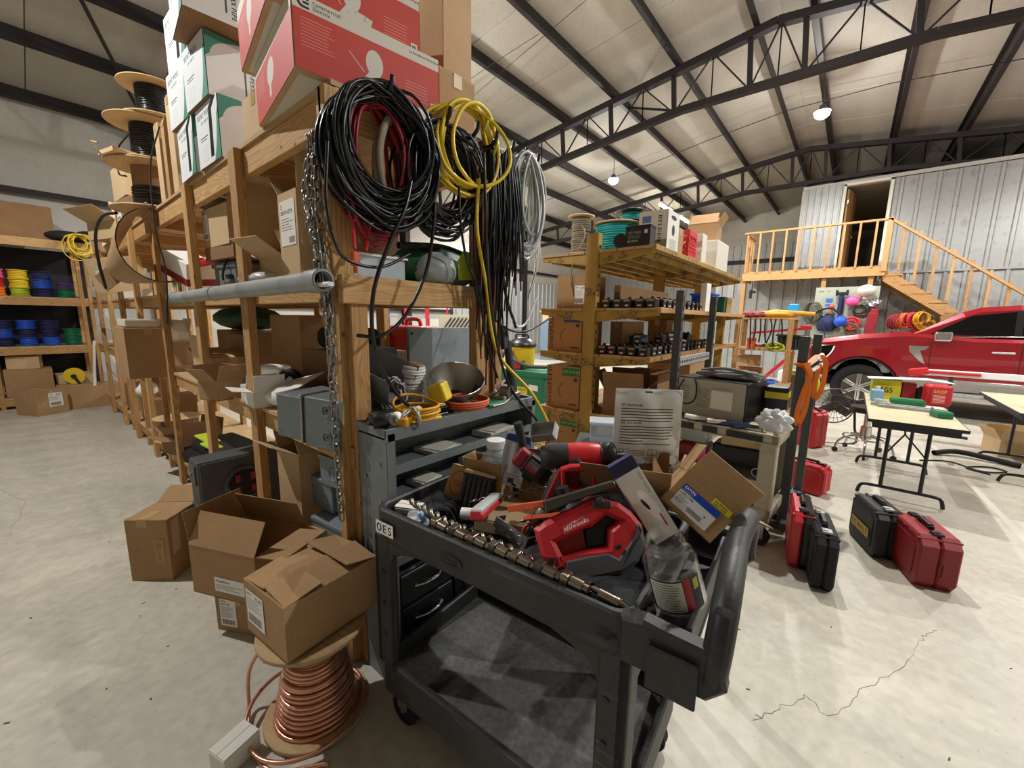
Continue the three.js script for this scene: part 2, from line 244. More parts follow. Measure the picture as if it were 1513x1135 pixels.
// upstairs office partition of ribbed sheet with an open dark doorway
{
  const g = structure(new THREE.Group()); g.name = 'wall_office'; scene.add(g); tag(g, 'ribbed white metal office partition behind the wooden stairs', 'wall'); const Z = -13.2;
  obj('backing', [B(11.25, 2.68, .1, 2.42, 1.34, Z - .06), B(.8, 2.12, .1, -.9, 3.75, Z - .06), B(7.75, 2.12, .1, 4.2, 3.75, Z - .06), B(.85, .06, .1, -.1, 4.81, Z - .06)], M.linerw, g);
  sheetRow(g, 12, .9, 2.66, 3, (o, i) => o.position.set(-3.2 + i * .9, 0, Z));
  sheetRow(g, 8, .9, 2.1, 3, (o, i) => o.position.set(.36 + i * .9, 2.7, Z));
  sheetRow(g, 1, .8, 2.14, 6, (o) => o.position.set(-1.3, 2.7, Z + .02));
  obj('horizontal_trim', B(7.6, .05, .05, 4.2, 2.69, Z + .03), M.sheet, g);
  obj('doorway_trim', [B(.06, 2.1, .16, .34, 3.76, Z), B(.9, .06, .16, -.08, 4.8, Z), B(.05, 2.1, .16, -.5, 3.76, Z)], M.offw, g);
  obj('added_office_roof', B(9.5, .08, 6.7, 3.4, 4.88, Z - 3.4), M.linerw, g);  // unseen slab added over the office to keep the doorway interior dark
  obj('office_floor', B(11.2, .1, 6.6, 2.4, 2.63, Z - 3.4), M.ply, g);
  obj('office_side', B(.1, 2.2, 6.6, -1.32, 3.76, Z - 3.4), M.linerw, g);
}
{
  const d = structure(new THREE.Group()); d.name = 'door_1'; scene.add(d); tag(d, 'brown door standing open inside the upstairs doorway', 'door');
  d.position.set(-.44, 2.7, -13.3); d.rotation.y = rad(80); obj('leaf', RB(.78, 2.02, .04, .004, .39, 1.03, 0), M.wood2, d); obj('knob', SP(.03, .72, 1.0, .045), M.chrome, d); obj('hinge', [CY(.012, .012, .1, 8, 0, 1.75, .02), CY(.012, .012, .1, 8, 0, .25, .02)], M.chrome, d);
}
{
  const g = thing('mezzanine_deck', 'wooden landing with baluster railing in front of the upstairs doorway', 'landing', [0, 0, 0]);
  const zf = -12, zb = -13.14;
  for (let i = 0; i < 19; i++) obj('deck_board', RB(.136, .035, 1.1, .003, -2.24 + i * .141, 2.735, (zf + zb) / 2), i % 2 ? M.wood : M.wood2, g);
  obj('rim_joist', RB(2.72, .19, .04, .004, -.95, 2.625, zf), M.wood, g); obj('rim_joist', RB(.04, .19, 1.06, .004, -2.3, 2.625, -12.57), M.wood, g);
  for (let i = 0; i < 7; i++) obj('joist', B(.04, .17, 1.08, -1.9 + i * .38, 2.63, -12.58), M.wood2, g);
  for (const x of [-2.27, -.62, .2]) obj('support_post', RB(.09, 2.54, .09, .004, x, 1.27, zf - .08), M.wood2, g);
  obj('top_rail', RB(2.75, .04, .09, .004, -.96, 3.69, zf), M.wood, g); obj('top_rail', RB(.09, .04, 1.1, .004, -2.29, 3.69, -12.56), M.wood, g);
  for (let i = 0; i < 10; i++) obj('baluster', RB(.04, .97, .04, .003, -2.26 + i * .27, 3.19, zf + (i ? .02 : 0)), i % 2 ? M.wood : M.wood2, g);
  for (let i = 0; i < 4; i++) obj('baluster', RB(.04, .97, .04, .003, -2.3, 3.19, zf - .2 - i * .28), M.wood2, g);
  obj('newel_post', RB(.09, 1.1, .09, .004, .38, 3.17, zf), M.wood, g);
}
{
  const s = thing('staircase', 'straight wooden stairs descending to the right behind the red truck', 'stairs', [.44, 2.735, -12.05]);
  const rise = .195, run = .2455, n = 14;
  for (const z of [0, -.95]) obj('stringer', EX([[-.04, -.32], [-.04, -.08], [.06, -.12], [run * n, -rise * n + .06], [run * n, -rise * n], [run * n - .2, -rise * n]], .04, 0, 0, 0, z), M.wood2, s);
  for (let i = 1; i < n; i++) { obj('tread', RB(run + .03, .04, 1.0, .004, run * (i - .5), -rise * i, -.47), M.wood2, s); obj('riser', B(.018, rise - .04, .94, run * i - .0, -rise * i - rise / 2 - .0, -.47), M.wood, s); }
  obj('handrail', RB(Math.hypot(run * n, rise * n), .045, .09, .004, run * n / 2 - .05, .95 - rise * n / 2, .05, [0, 0, -Math.atan2(rise, run)]), M.wood, s);
  for (let i = 0; i < n - 1; i += 1) if (i % 1 === 0) obj('baluster', RB(.045, .98, .04, .003, .17 + run * i * 1.08, .45 - rise * (i * 1.08 + .35) - .0, .045), i % 2 ? M.wood : M.wood2, s);
}
// high-bay lamps and the two tube fittings
function hiBay(i, [x, y, z], label) {
  const g = thing('high_bay_lamp', label, 'lamp', [x, y, z], 0, 'high-bay lamps under the roof');
  obj('housing', [CY(.05, .07, .1, 20, 0, .08, 0), CY(.08, .08, .02, 24, 0, .03, 0)], M.lampBody, g);
  obj('hanger', CY(.008, .008, Math.max(.05, roofY(x) - .2 - y - .15), 6, 0, .15 + Math.max(.05, roofY(x) - .2 - y - .15) / 2, 0), M.steelD, g);
  obj('lens', LA([[0, -.1], [.06, -.09], [.11, -.05], [.13, .018], [0, .02]], 24), M.glow, g);
  const s = new THREE.SpotLight(LAMP.color, LAMP.intensity, 0, 1.46, .25, 2); s.position.set(0, -.13, 0); s.target.position.set(0, -3, 0); s.castShadow = true; s.shadow.radius = 2; s.shadow.mapSize.set(1024, 1024); g.add(s); g.add(s.target);
  const l = new THREE.PointLight(LAMP.color, LAMP.up, 0, 2); l.position.set(0, -.14, 0); l.castShadow = true; l.shadow.radius = 3; g.add(l);
}
const lampLabels = ['glowing high-bay lamp over the far left, left of the two in view', 'glowing high-bay lamp over the truck, right of the two in view', 'high-bay lamp above the tool cases', 'high-bay lamp above the floor right of the folding tables', 'high-bay lamp above the aisle left of the wooden rack', 'high-bay lamp behind the red cartons', 'high-bay lamp above the right end of the truck', 'high-bay lamp near the far left wall'];
LAMPS.forEach((p, i) => hiBay(i, p, lampLabels[i]));
[[-4.95, 5.02, -13.6, 'glowing tube light fitting, nearer of the two above the yellow rack'], [-4.97, 5.02, -15.6, 'glowing tube light fitting, farther of the two above the yellow rack']].forEach(([x, y, z, l]) => {
  const g = thing('tube_light', l, 'lamp', [x, y, z], 0, 'tube lights'); obj('fixture', RB(.14, .06, 1.25, .01, 0, .05, 0), M.white, g);
  obj('diffuser', RB(.11, .05, 1.2, .02, 0, 0, 0), M.glowTube, g); obj('hanger', [CY(.005, .005, .4, 5, 0, .27, .5), CY(.005, .005, .4, 5, 0, .27, -.5)], M.steelD, g);
  const p = new THREE.PointLight(0xfff2e0, 9); p.position.y = -.06; p.castShadow = true; p.shadow.radius = 4; g.add(p);
});
// ---------------------------------------------------------------- builders shared by many things
const lblCache = {};
function textLabel(key, w, h, lines, o = {}) {   // a printed sticker: lines of [text, size, x, y, colour]
  if (!lblCache[key]) lblCache[key] = printed(ctex(w, h, (c) => {
    c.fillStyle = o.bg || '#e8e6e0'; c.fillRect(0, 0, w, h); if (o.draw) o.draw(c, w, h); c.textBaseline = 'top';
    for (const [t, s, x, y, col, st] of lines) { c.fillStyle = col || '#222'; c.font = (st || 'bold') + ' ' + s + 'px sans-serif'; c.fillText(t, x, y); }
    if (o.bars) { const [bx, by, bw, bh] = o.bars; c.fillStyle = '#1c1c1c'; for (let x = bx, k = 3; x < bx + bw; k = (k * 7 + 5) % 11) { const q = 1 + k % 3; c.fillRect(x, by, q, bh); x += q + 1 + (k % 2); } }
    if (o.rules) { const [rx, ry, rw, n, gap] = o.rules; c.fillStyle = '#77736c'; for (let i = 0; i < n; i++) c.fillRect(rx, ry + i * gap, rw * (.55 + .45 * hash(i, n, 9)), Math.max(1, gap * .3)); }
  }));
  return lblCache[key];
}
const shipLabel = () => textLabel('ship', 160, 110, [['SHIP TO', 12, 8, 6], ['PO 4471', 16, 90, 6]], { rules: [8, 26, 140, 6, 7], bars: [12, 76, 120, 26] });
const shipTall = () => textLabel('shipT', 110, 190, [['ITEM', 14, 8, 8], ['QTY 10', 18, 8, 26]], { rules: [8, 54, 90, 10, 8], bars: [10, 144, 86, 34] });
const FACE = { front: [0, 0, 1, 0], back: [0, 0, -1, Math.PI], right: [1, 0, 0, Math.PI / 2], left: [-1, 0, 0, -Math.PI / 2], top: [0, 1, 0, 0] };
function sticker(parent, m, face, [w, h, d], u, v, sw, sh, name = 'sticker', roll = 0, off = .0022) {   // flat print on a face of a w x h x d body standing on its base
  const [nx, ny, nz, ry] = FACE[face]; const g = new THREE.PlaneGeometry(sw, sh); if (roll) g.rotateZ(roll);
  if (face === 'top') g.rotateX(-Math.PI / 2); else g.rotateY(ry);
  const fw = nx ? d : w; const o = obj(name, g, m, parent, false);
  if (face === 'top') o.position.set(u * w, h + off, v * d);
  else if (nz) o.position.set(nz * u * w, h / 2 + v * h, nz * (d / 2 + off)); else o.position.set(nx * (w / 2 + off), h / 2 + v * h, -nx * u * d);
  return o;
}
// a corrugated carton; open gives flap angles [front, back, left, right] in degrees from shut
function carton(label, w, h, d, pos, turn, o = {}) {
  const g = thing(o.name || 'cardboard_box', label, 'box', pos, turn, o.group), m = o.m || M.card, t = .005;
  if (!o.open) {
    obj('body', RB(w, h - .006, d, .004, 0, (h - .006) / 2, 0), m, g);
    const L = Math.max(w, d), S = Math.min(w, d), alongX = w >= d;
    for (const s of [-1, 1]) obj('flap', alongX ? B(w - .004, .005, d / 2 - .003, 0, h - .004, s * d / 4) : B(w / 2 - .003, .005, d - .004, s * w / 4, h - .004, 0), m, g);
    if (o.tape !== false) obj('tape', alongX ? [B(w + .002, .001, .05, 0, h - .001, 0), B(.001, .06, .05, w / 2 + .001, h - .03, 0), B(.001, .06, .05, -w / 2 - .001, h - .03, 0)] : [B(.05, .001, d + .002, 0, h - .001, 0), B(.05, .06, .001, 0, h - .03, d / 2 + .001), B(.05, .06, .001, 0, h - .03, -d / 2 - .001)], M.tape, g);
  } else {
    obj('body', [B(w, t, d, 0, t / 2, 0), B(w, h, t, 0, h / 2, d / 2 - t / 2), B(w, h, t, 0, h / 2, -d / 2 + t / 2), B(t, h, d - 2 * t, w / 2 - t / 2, h / 2, 0), B(t, h, d - 2 * t, -w / 2 + t / 2, h / 2, 0)], m, g);
    const fl = o.flap || Math.min(w, d) / 2 * .98;
    const F = [[0, d / 2, w, 0], [0, -d / 2, w, Math.PI], [-w / 2, 0, d - .01, -Math.PI / 2], [w / 2, 0, d - .01, Math.PI / 2]];
    o.open.forEach((a, i) => {
      if (a === null) return; const [x, z, len, ry] = F[i]; const q = B(len, t * .7, fl, 0, 0, -fl / 2); q.rotateX(rad(a)); q.translate(0, 0, 0);
      const p = obj('flap', q, m, g, false); p.position.set(x, h, z); p.rotation.y = ry;
    });
  }
  for (const s of o.stickers || []) sticker(g, s[0], s[1], [w, h, d], ...s.slice(2));
  return g;
}
// a cable spool standing on its flange; turns are real torus wraps
function spool(label, R, hub, H, pos, turn, o = {}) {
  const g = thing(o.name || 'cable_spool', label, 'spool', pos, turn, o.group), ft = o.ft || .014, fm = o.fm || M.ply;
  const fl = y => LA([[.02, 0], [R - .004, 0], [R, .004], [R, ft - .004], [R - .004, ft], [.02, ft], [.02, 0]], o.seg || 32, 0, y, 0);
  obj('flange', fl(0), fm, g); obj('flange', fl(H - ft), fm, g); obj('hub', CY(hub, hub, H - 2 * ft, 20, 0, H / 2, 0), o.hubm || M.card3, g);
  const cr = o.cr || .008, cm = o.cm || M.cable, f0 = o.f0 || 0, f1 = o.f1 === undefined ? 1 : o.f1, wr = [];
  const lo = ft + (H - 2 * ft) * f0, hi = ft + (H - 2 * ft) * f1, n = Math.max(3, Math.floor((hi - lo) / (cr * 2))), W = o.W || hub + (R - hub) * .55;
  for (let i = 0; i < n; i++) { const rr_ = (o.bulge ? W - o.bulge * (i / n) : W) + rr(-.12, .12) * cr * (o.mess || 1); wr.push(TO(rr_ - cr, cr, 0, lo + cr * (2 * i + 1), 0, [Math.PI / 2 + rr(-.02, .02) * (o.mess || 1), rr(-.02, .02) * (o.mess || 1), 0], 28, 6)); }
  wr.push(CY(W - cr * 1.2 - (o.bulge || 0), W - cr * 1.2, Math.max(.01, hi - lo - cr), 20, 0, (hi + lo) / 2, 0));
  obj('cable', wr, cm, g); return g;
}
// a hanging coil: loops in the local x-y plane, all passing close to the hook at the origin
function coilGeo(n, R, r, o = {}) {
  const out = [];
  for (let i = 0; i < n; i++) {
    const q = R * (1 + rr(-1, 1) * (o.var || .1)), el = o.el || 1.12, cx = rr(-1, 1) * (o.side || .02), cz = rr(-1, 1) * (o.thick || .04), tw = rr(-1, 1) * (o.twist || .06), ph = rr(0, 6), pts = [];
    for (let k = 0; k < 14; k++) { const a = k / 14 * Math.PI * 2 + Math.PI / 2, w = 1 + .03 * Math.sin(a * 2 + ph) + .02 * Math.sin(a * 3 + ph * 2); pts.push(V(cx + q * Math.cos(a) * w, -q * el * (1 - Math.sin(a) * w) + rr(-.008, .008) + (o.drop || 0) * rnd(), cz + tw * Math.cos(a) + .012 * Math.sin(a * 2 + ph))); }
    out.push(TB(pts, r, o.seg || 36, o.rad || 5, true));
  }
  return out;
}
const wireGeo = (pts, r = .004, seg = 30) => TB(pts, r, seg, 6);

// ---------------------------------------------------------------- long wooden storage rack
const S0 = .2, S1 = 1.0, S2 = 1.655, S3 = 2.325, ZR = -.77, ZK = -1.6;
{
  const g = thing('storage_rack', 'long pine lumber storage rack full of electrical supplies', 'rack', [0, 0, 0]);
  const xs = [-2.48, -3.4, -4.45, -5.5, -6.5, -7.4, -8.45, -9.5];
  xs.forEach((x, i) => { obj('post', RB(.095, 2.31, .042, .004, x, 1.155, ZR - .021), i % 2 ? M.wood : M.wood2, g); obj('post', RB(.095, 2.31, .042, .004, x, 1.155, ZK), i % 2 ? M.wood2 : M.wood, g); });
  [-5.0, -6.05, -7.0].forEach((x, i) => obj('post', RB(.05, S1 - .1, .042, .004, x, (S1 - .1) / 2, ZR - .05), M.wood2, g));
  // doubled corner posts at the near end
  obj('post', RB(.045, 2.3, .09, .004, -1.53, 1.15, ZR - .045), M.wood, g); obj('post', RB(.042, 1.55, .07, .004, -1.485, .775, ZR - .075), M.wood2, g);
  obj('post', RB(.045, 2.3, .09, .004, -1.53, 1.15, -1.56), M.wood2, g); obj('post', RB(.042, 1.55, .1, .004, -1.485, .775, -1.53), M.wood, g); obj('post', RB(.042, 2.3, .07, .004, -1.485, 1.15, -1.645), M.wood2, g);
  for (const [y, h] of [[2.245, .12], [1.595, .085], [.935, .1], [.13, .09]]) {
    for (let k = 0; k < 3; k++) { obj('beam', RB(2.66, h, .04, .004, -2.84 - k * 2.665, y, ZR - .063), k % 2 ? M.wood2 : M.wood, g); obj('beam', RB(2.66, h, .04, .004, -2.84 - k * 2.665, y, ZK + .05), M.wood2, g); }
    for (let x = -2.48; x > -9.6; x -= 1.04) obj('crossbar', B(.04, h * .8, ZR - ZK - .1, x + .07, y - .005, (ZR + ZK) / 2), M.wood2, g);
  }
  obj('end_beam', RB(.04, .105, .86, .004, -1.465, 1.597, -1.2), M.wood, g); obj('end_beam', RB(.04, .12, .86, .004, -1.55, 2.24, -1.2), M.wood, g); obj('end_beam', RB(.04, .09, .8, .004, -1.5, .93, -1.2), M.wood2, g);
  for (const y of [S0, S1, S2, S3]) for (let k = 0; k < 3; k++) obj('shelf_board', B(2.66, .018, .8, -2.84 - k * 2.665, y - .01, -1.2), M.ply, g);
  obj('cleat', [RB(.16, .09, .04, .003, -6.0, 1.18, ZR + .005), RB(.16, .09, .04, .003, -8.4, 1.9, ZR + .005)], M.wood2, g);
}
// shelving along the left wall
{
  const g = thing('spool_shelving', 'wooden shelving with wire spools against the left wall', 'shelving', [0, 0, 0]);
  for (const z of [.28, -.72, 1.5]) { obj('post', RB(.09, 2.55, .05, .004, -9.8, 1.275, z), M.wood2, g); obj('post', RB(.09, 2.55, .05, .004, -10.5, 1.275, z), M.wood2, g); }
  for (const y of [2.52, 1.64, .88, .1]) { obj('beam', RB(.045, .11, 2.9, .004, -9.78, y, .55), y > 2 ? M.wood : M.wood2, g); obj('shelf_board', B(.75, .02, 2.9, -10.14, y + .065, .55), M.ply, g); }
  obj('back_board', B(.02, 2.5, 2.9, -10.53, 1.25, .55), M.blackMatte, g);
}
{
  const cols = [M.red, M.orange, M.pink, M.lime, M.yellow, M.blue, M.navy, M.green, M.purple, M.teal], nm = ['red', 'orange', 'pink', 'lime', 'yellow', 'blue', 'navy', 'green', 'purple', 'teal'];
  const sm = (ci, pos, where, tier) => spool(nm[ci] + ' wire spool, ' + where, .11, .035, .13, pos, 0, { name: 'wire_spool', W: .1, cr: .012, fm: cols[ci === 6 ? 6 : ci], hubm: M.dark, cm: cols[ci], seg: 18, group: 'wire spools on the wall shelving' });
  const zs = [.16, -.08, -.32, -.56], up = [[1, 0, 2], [3, 4, 4], [6, 5, 6], [7, 8, 6]], tiers = ['low', 'middle', 'high'];
  up.forEach((c, i) => c.slice(0, i === 3 ? 2 : 3).forEach((ci, k) => sm(ci, [-9.93, 1.72 + k * .132, zs[i]], tiers[k] + ' in stack ' + ['one', 'two', 'three', 'four'][i] + ' from left, upper wall shelf')));
  const dn = [[6, 5, 6], [5, 6, 5], [5, 6, 6], [7, 7]];
  dn.forEach((c, i) => c.forEach((ci, k) => sm(ci, [-9.93, .96 + k * .132, zs[i]], tiers[k] + ' in stack ' + ['one', 'two', 'three', 'four'][i] + ' from left, lower wall shelf')));
  carton('big dented carton on top of the wall shelving at the left edge', .5, .5, .6, [-10.1, 2.6, -.22], .05, { m: M.card3, tape: true });
  carton('low open tray box on top of the wall shelving', .5, .2, .7, [-10.0, 2.6, .48], 0, { m: M.card2, open: [100, 95, 30, 80] });
  carton('tan carton on the floor with a white label under the wall shelving', .42, .36, .36, [-9.1, 0, -.1], .5, { stickers: [[shipLabel(), 'right', .1, .1, .16, .2]] });
  carton('wide flat carton on the floor behind the labelled carton', .5, .34, .7, [-9.4, 0, -.62], 0, {});
  carton('carton stacked under the wall shelving below the yellow reel', .45, .3, .4, [-9.95, .18, -.5], .08, { m: M.card2 });
  carton('carton at the left under the wall shelving', .45, .42, .5, [-10.02, .18, -.02], .0, { m: M.card });
  carton('small carton on the stacked one under the wall shelving', .4, .2, .34, [-10.02, .602, .0], -.1, { m: M.card2 });
  const y = thing('tape_reel', 'yellow reel disc standing on the cartons by the left wall', 'reel', [-9.6, .47, -.49], [0, 1.2, 0]);
  obj('disc', CY(.13, .13, .03, 28, 0, .0, 0, [Math.PI / 2, 0, 0]), M.yellow, y); obj('handle', [CY(.03, .03, .07, 12, 0, 0, .02, [Math.PI / 2, 0, 0]), B(.03, .16, .02, .03, -.06, .035, [0, 0, .4])], M.black, y);
  one('rag_heap', 'crumpled black tarp on top of the wall shelving', 'tarp', [SP(.2, 0, .08, 0, 1.2, .5, 1.4, 10), SP(.14, .1, .12, -.25, 1, .6, 1.2, 10)], M.blackMatte, [-9.95, 2.6, -.66]);
  one('cord_hank', 'tangled yellow cord hanging at the end of the wall shelving', 'cord', coilGeo(12, .14, .008, { var: .35, thick: .09, side: .06, twist: .1 }), M.yellow, [-9.6, 2.7, -.78], Math.PI / 2);
  one('conduit_stick', 'white metal conduit leaning at the corner of the racks', 'pipe', [TB([[0, 0, 0], [.02, 1.05, -.1]], .018, 2, 8), CY(.026, .026, .04, 8, 0, .02, 0)], M.white, [-9.2, 0, -.64]);
}
// ---------------------------------------------------------------- top of the rack: red cartons
const redArt = (w, h, end) => printed(ctex(w, h, (c) => {
  c.fillStyle = '#c8453a'; c.fillRect(0, 0, w, h); c.fillStyle = '#d9d4c8'; c.fillRect(0, 0, w, h * .2);
  if (end) { c.fillStyle = '#d7d3cc'; c.beginPath(); c.ellipse(w * .45, h * .5, w * .09, h * .2, .1, 0, 7); c.fill(); c.fillRect(w * .4, h * .62, w * .05, h * .24); c.fillStyle = '#e6b3aa'; for (let i = 0; i < 7; i++) c.fillRect(w * .06, h * (.3 + .05 * i), w * .2, 2); return; }
  c.strokeStyle = '#1a1a1a'; c.lineWidth = h * .035; c.beginPath(); c.arc(w * .06, h * .1, h * .06, Math.PI * .5, Math.PI * 1.5); c.stroke(); c.fillStyle = '#1a1a1a'; for (const y of [.035, .085, .145]) c.fillRect(w * .06, h * y, w * .035, h * .03);
  c.fillStyle = '#4b5a50'; c.font = `bold ${h * .07}px sans-serif`; c.fillText('Commercial', w * .115, h * .09); c.fillText('Electric', w * .115, h * .16); c.fillStyle = '#333'; c.font = `bold ${h * .05}px sans-serif`; c.fillText('La Baladeuse Electrique', w * .76, h * .09);
  c.fillStyle = '#e8b7ac'; for (let i = 0; i < 9; i++) c.fillRect(w * .04, h * (.3 + .045 * i), w * (.12 + .1 * hash(i, 1, 4)), 2); for (let i = 0; i < 6; i++) c.fillRect(w * .72, h * (.55 + .05 * i), w * .18, 2);
  c.fillStyle = '#d9d6cf'; c.beginPath(); c.ellipse(w * .5, h * .52, w * .06, h * .2, 0, 0, 7); c.fill(); c.beginPath(); c.moveTo(w * .4, h * .86); c.lineTo(w * .46, h * .66); c.lineTo(w * .64, h * .72); c.lineTo(w * .62, h * .9); c.fill(); c.fillStyle = '#8e8b85'; for (let i = 0; i < 14; i++) c.fillRect(w * (.45 + .18 * hash(i, 3, 3)), h * (.68 + .18 * hash(i, 5, 3)), 9, 3); c.strokeStyle = '#d9d6cf'; c.lineWidth = 4; c.beginPath(); c.moveTo(w * .33, h * .48); c.lineTo(w * .43, h * .7); c.stroke();
  c.fillStyle = '#e9e6e0'; c.fillRect(w * .93, h * .76, w * .05, h * .18); c.fillStyle = '#222'; for (let i = 0; i < 9; i++) c.fillRect(w * (.937 + .004 * i), h * .79, 2, h * .1);
}));
const redLong = redArt(768, 320, false), redEnd = redArt(512, 320, true);
function redBox(label, pos, turn) {
  const g = thing('light_carton', label, 'box', pos, turn, 'red work-light cartons'), w = .6, h = .235, d = .56;
  obj('body', RB(w, h, d, .004, 0, h / 2, 0), M.card2, g);
  for (const f of ['right', 'left']) sticker(g, redLong, f, [w, h, d], 0, 0, d - .004, h - .004, 'printed_panel'); for (const f of ['front', 'back']) sticker(g, redEnd, f, [w, h, d], 0, 0, w - .004, h - .004, 'printed_panel');
  obj('bottom_panel', B(w - .06, .002, d - .04, 0, -.0005, 0), M.offw, g); return g;
}
redBox('red printed carton resting on the rack corner, lower of the two', [-1.8, S3 + .002, -1.02], rad(-9));
redBox('red printed carton lying on top of the other red carton', [-1.88, S3 + .24, -.99], rad(-10));
carton('tall tan carton taped in bands behind the red cartons, upper one', .28, .42, .2, [-1.72, S3 + .3, -1.46], .1, { m: M.card, stickers: [] });
carton('tan carton behind the red cartons, lower one', .28, .3, .22, [-1.7, S3, -1.46], -.05, { m: M.card });
carton('pale tan carton on the rack top between white and red cartons', .3, .24, .4, [-2.36, S3, -1.05], 0, { m: M.card2 });

const ventFront = printed(ctex(256, 256, (c, w, h) => {
  c.fillStyle = '#e4e8ea'; c.fillRect(0, 0, w, h); c.fillStyle = '#3f8a74'; c.beginPath(); c.moveTo(w, h); c.lineTo(w * .72, h); c.bezierCurveTo(w * .86, h * .8, w * .92, h * .5, w * .93, h * .3); c.lineTo(w, h * .2); c.fill();
  c.fillStyle = '#4a5a5c'; c.font = 'bold 30px sans-serif'; c.fillText('BENT PEXX', 20, 50); c.font = 'bold 17px sans-serif'; c.fillText('3/4  100 FT', 60, 76); c.fillRect(40, 130, 90, 5); c.fillRect(40, 142, 76, 4); c.strokeStyle = '#8c989a'; c.strokeRect(56, 176, 60, 56); c.strokeRect(70, 188, 30, 28);
}));
const ventSide = printed(ctex(256, 256, (c, w, h) => {
  c.fillStyle = '#d2d0ce'; c.fillRect(0, 0, w, h); c.fillStyle = '#3f8a74'; c.beginPath(); c.moveTo(0, 0); c.lineTo(w * .7, 0); c.bezierCurveTo(w * .3, h * .06, w * .1, h * .12, w * .06, h * .34); c.lineTo(0, h * .4); c.fill();
  c.save(); c.translate(w * .6, h * .2); c.rotate(Math.PI / 2); c.fillStyle = '#2c3634'; c.font = 'bold 24px sans-serif'; c.fillText('BENT-PEXX PIPE', 0, 0); c.fillRect(-6, 14, 170, 6); c.restore();
}));
function ventBox(label, pos, turn, slot) {
  const g = thing('pipe_carton', label, 'box', pos, turn, 'white and green cartons on the rack top'), w = .36, h = .31, d = .34;
  obj('body', RB(w, h, d, .004, 0, h / 2, 0), M.card3, g);
  for (const f of ['front', 'back']) sticker(g, ventFront, f, [w, h, d], 0, 0, w - .002, h - .002, 'printed_panel'); for (const f of ['left', 'right']) sticker(g, ventSide, f, [w, h, d], 0, 0, d - .002, h - .002, 'printed_panel');
  if (slot) obj('hand_slot', EX([[.03, .03], [.075, .03], [.085, .26], [.16, .305], [.13, .31], [.045, .275]], .004, 0, 0, 0, d / 2 + .002), M.black, g); return g;
}
ventBox('white and green carton with a slit, right one of the bottom pair', [-2.86, S3, -.96], .02, true);
ventBox('white and green carton with a slit, left one of the bottom pair', [-3.25, S3, -.95], -.02, true);
ventBox('white and green carton, left one in the second row', [-3.3, S3 + .313, -.94], .03);
ventBox('white and green carton, right one in the second row', [-2.92, S3 + .313, -.94], .03);
ventBox('white and green carton, left one in the third row', [-3.27, S3 + .626, -.95], .02, true);
ventBox('white and green carton overhanging with its bare bottom showing', [-2.8, S3 + .63, -.86], -.1);
ventBox('topmost white and green carton at the upper picture edge', [-2.95, S3 + .945, -.95], .05);
one('push_broom', 'black brush head standing left of the white cartons', 'brush', [RB(.05, .2, .09, .01, 0, .1, 0), ...Array.from({ length: 24 }, (_, i) => CY(.004, .003, .05, 5, .045, .02 + (i % 8) * .023, -.03 + Math.floor(i / 8) * .03, [0, 0, Math.PI / 2]))], M.blackMatte, [-3.52, S3, -.86]);
carton('tall narrow tan carton on the rack top, right one of the tall cartons', .12, .62, .34, [-3.72, S3, -.98], .04, { m: M.card2 });
carton('tall narrow tan carton on the rack top, middle one of the tall cartons', .1, .48, .34, [-3.92, S3, -.98], -.03, { m: M.card, open: [80, 140, 60, 100] });
carton('tall narrow tan carton on the rack top, left one of the tall cartons', .12, .55, .34, [-4.12, S3, -.98], .02, { m: M.card2 });
spool('big wooden spool of black cable, lowest of the rack-top stack', .3, .14, .36, [-4.62, S3, -.86], 0, { W: .15, cr: .011, f1: .55, group: 'stacked wooden spools' });
spool('wooden spool of black cable, middle of the rack-top stack', .27, .1, .32, [-4.6, S3 + .362, -.86], .4, { W: .125, cr: .007, group: 'stacked wooden spools' });
spool('wooden spool of black cable, topmost of the rack-top stack', .22, .1, .26, [-4.5, S3 + .684, -.9], .8, { W: .12, cr: .006, group: 'stacked wooden spools' });
one('flat_panel_stack', 'loose cardboard and wire on the lowest wooden spool', 'scrap', [B(.2, .03, .15, 0, .015, 0, [0, .3, .05]), wireGeo([[-.1, .03, .1], [0, .06, .14], [.12, .03, .12]], .005)], M.card2, [-4.5, S3 + .362, -.64]);
one('loose_cable', 'black cable end bowing out from the spool stack', 'cable', wireGeo([[-.25, .35, .06], [-.42, .22, .14], [-.38, .02, .16], [-.2, -.04, .14]], .007), M.cable, [-4.62, S3 + .34, -.86]);
carton('tan carton with white label left of the spool stack, lower one', .5, .26, .42, [-5.6, S3, -.98], .1, { m: M.card3, stickers: [[shipLabel(), 'front', -.2, 0, .14, .12]] });
carton('tan carton with tape left of the spool stack, upper one', .5, .3, .42, [-5.62, S3 + .262, -.98], .05, { m: M.card2, stickers: [[shipLabel(), 'left', .2, 0, .14, .14]] });
carton('open shallow carton on the rack top farthest left', .6, .2, .45, [-6.8, S3, -.95], .3, { m: M.card2, open: [150, 120, 130, 60] });
carton('closed carton on the rack top behind the shallow one', .5, .35, .4, [-8.0, S3, -1.0], .1, { m: M.card2 });

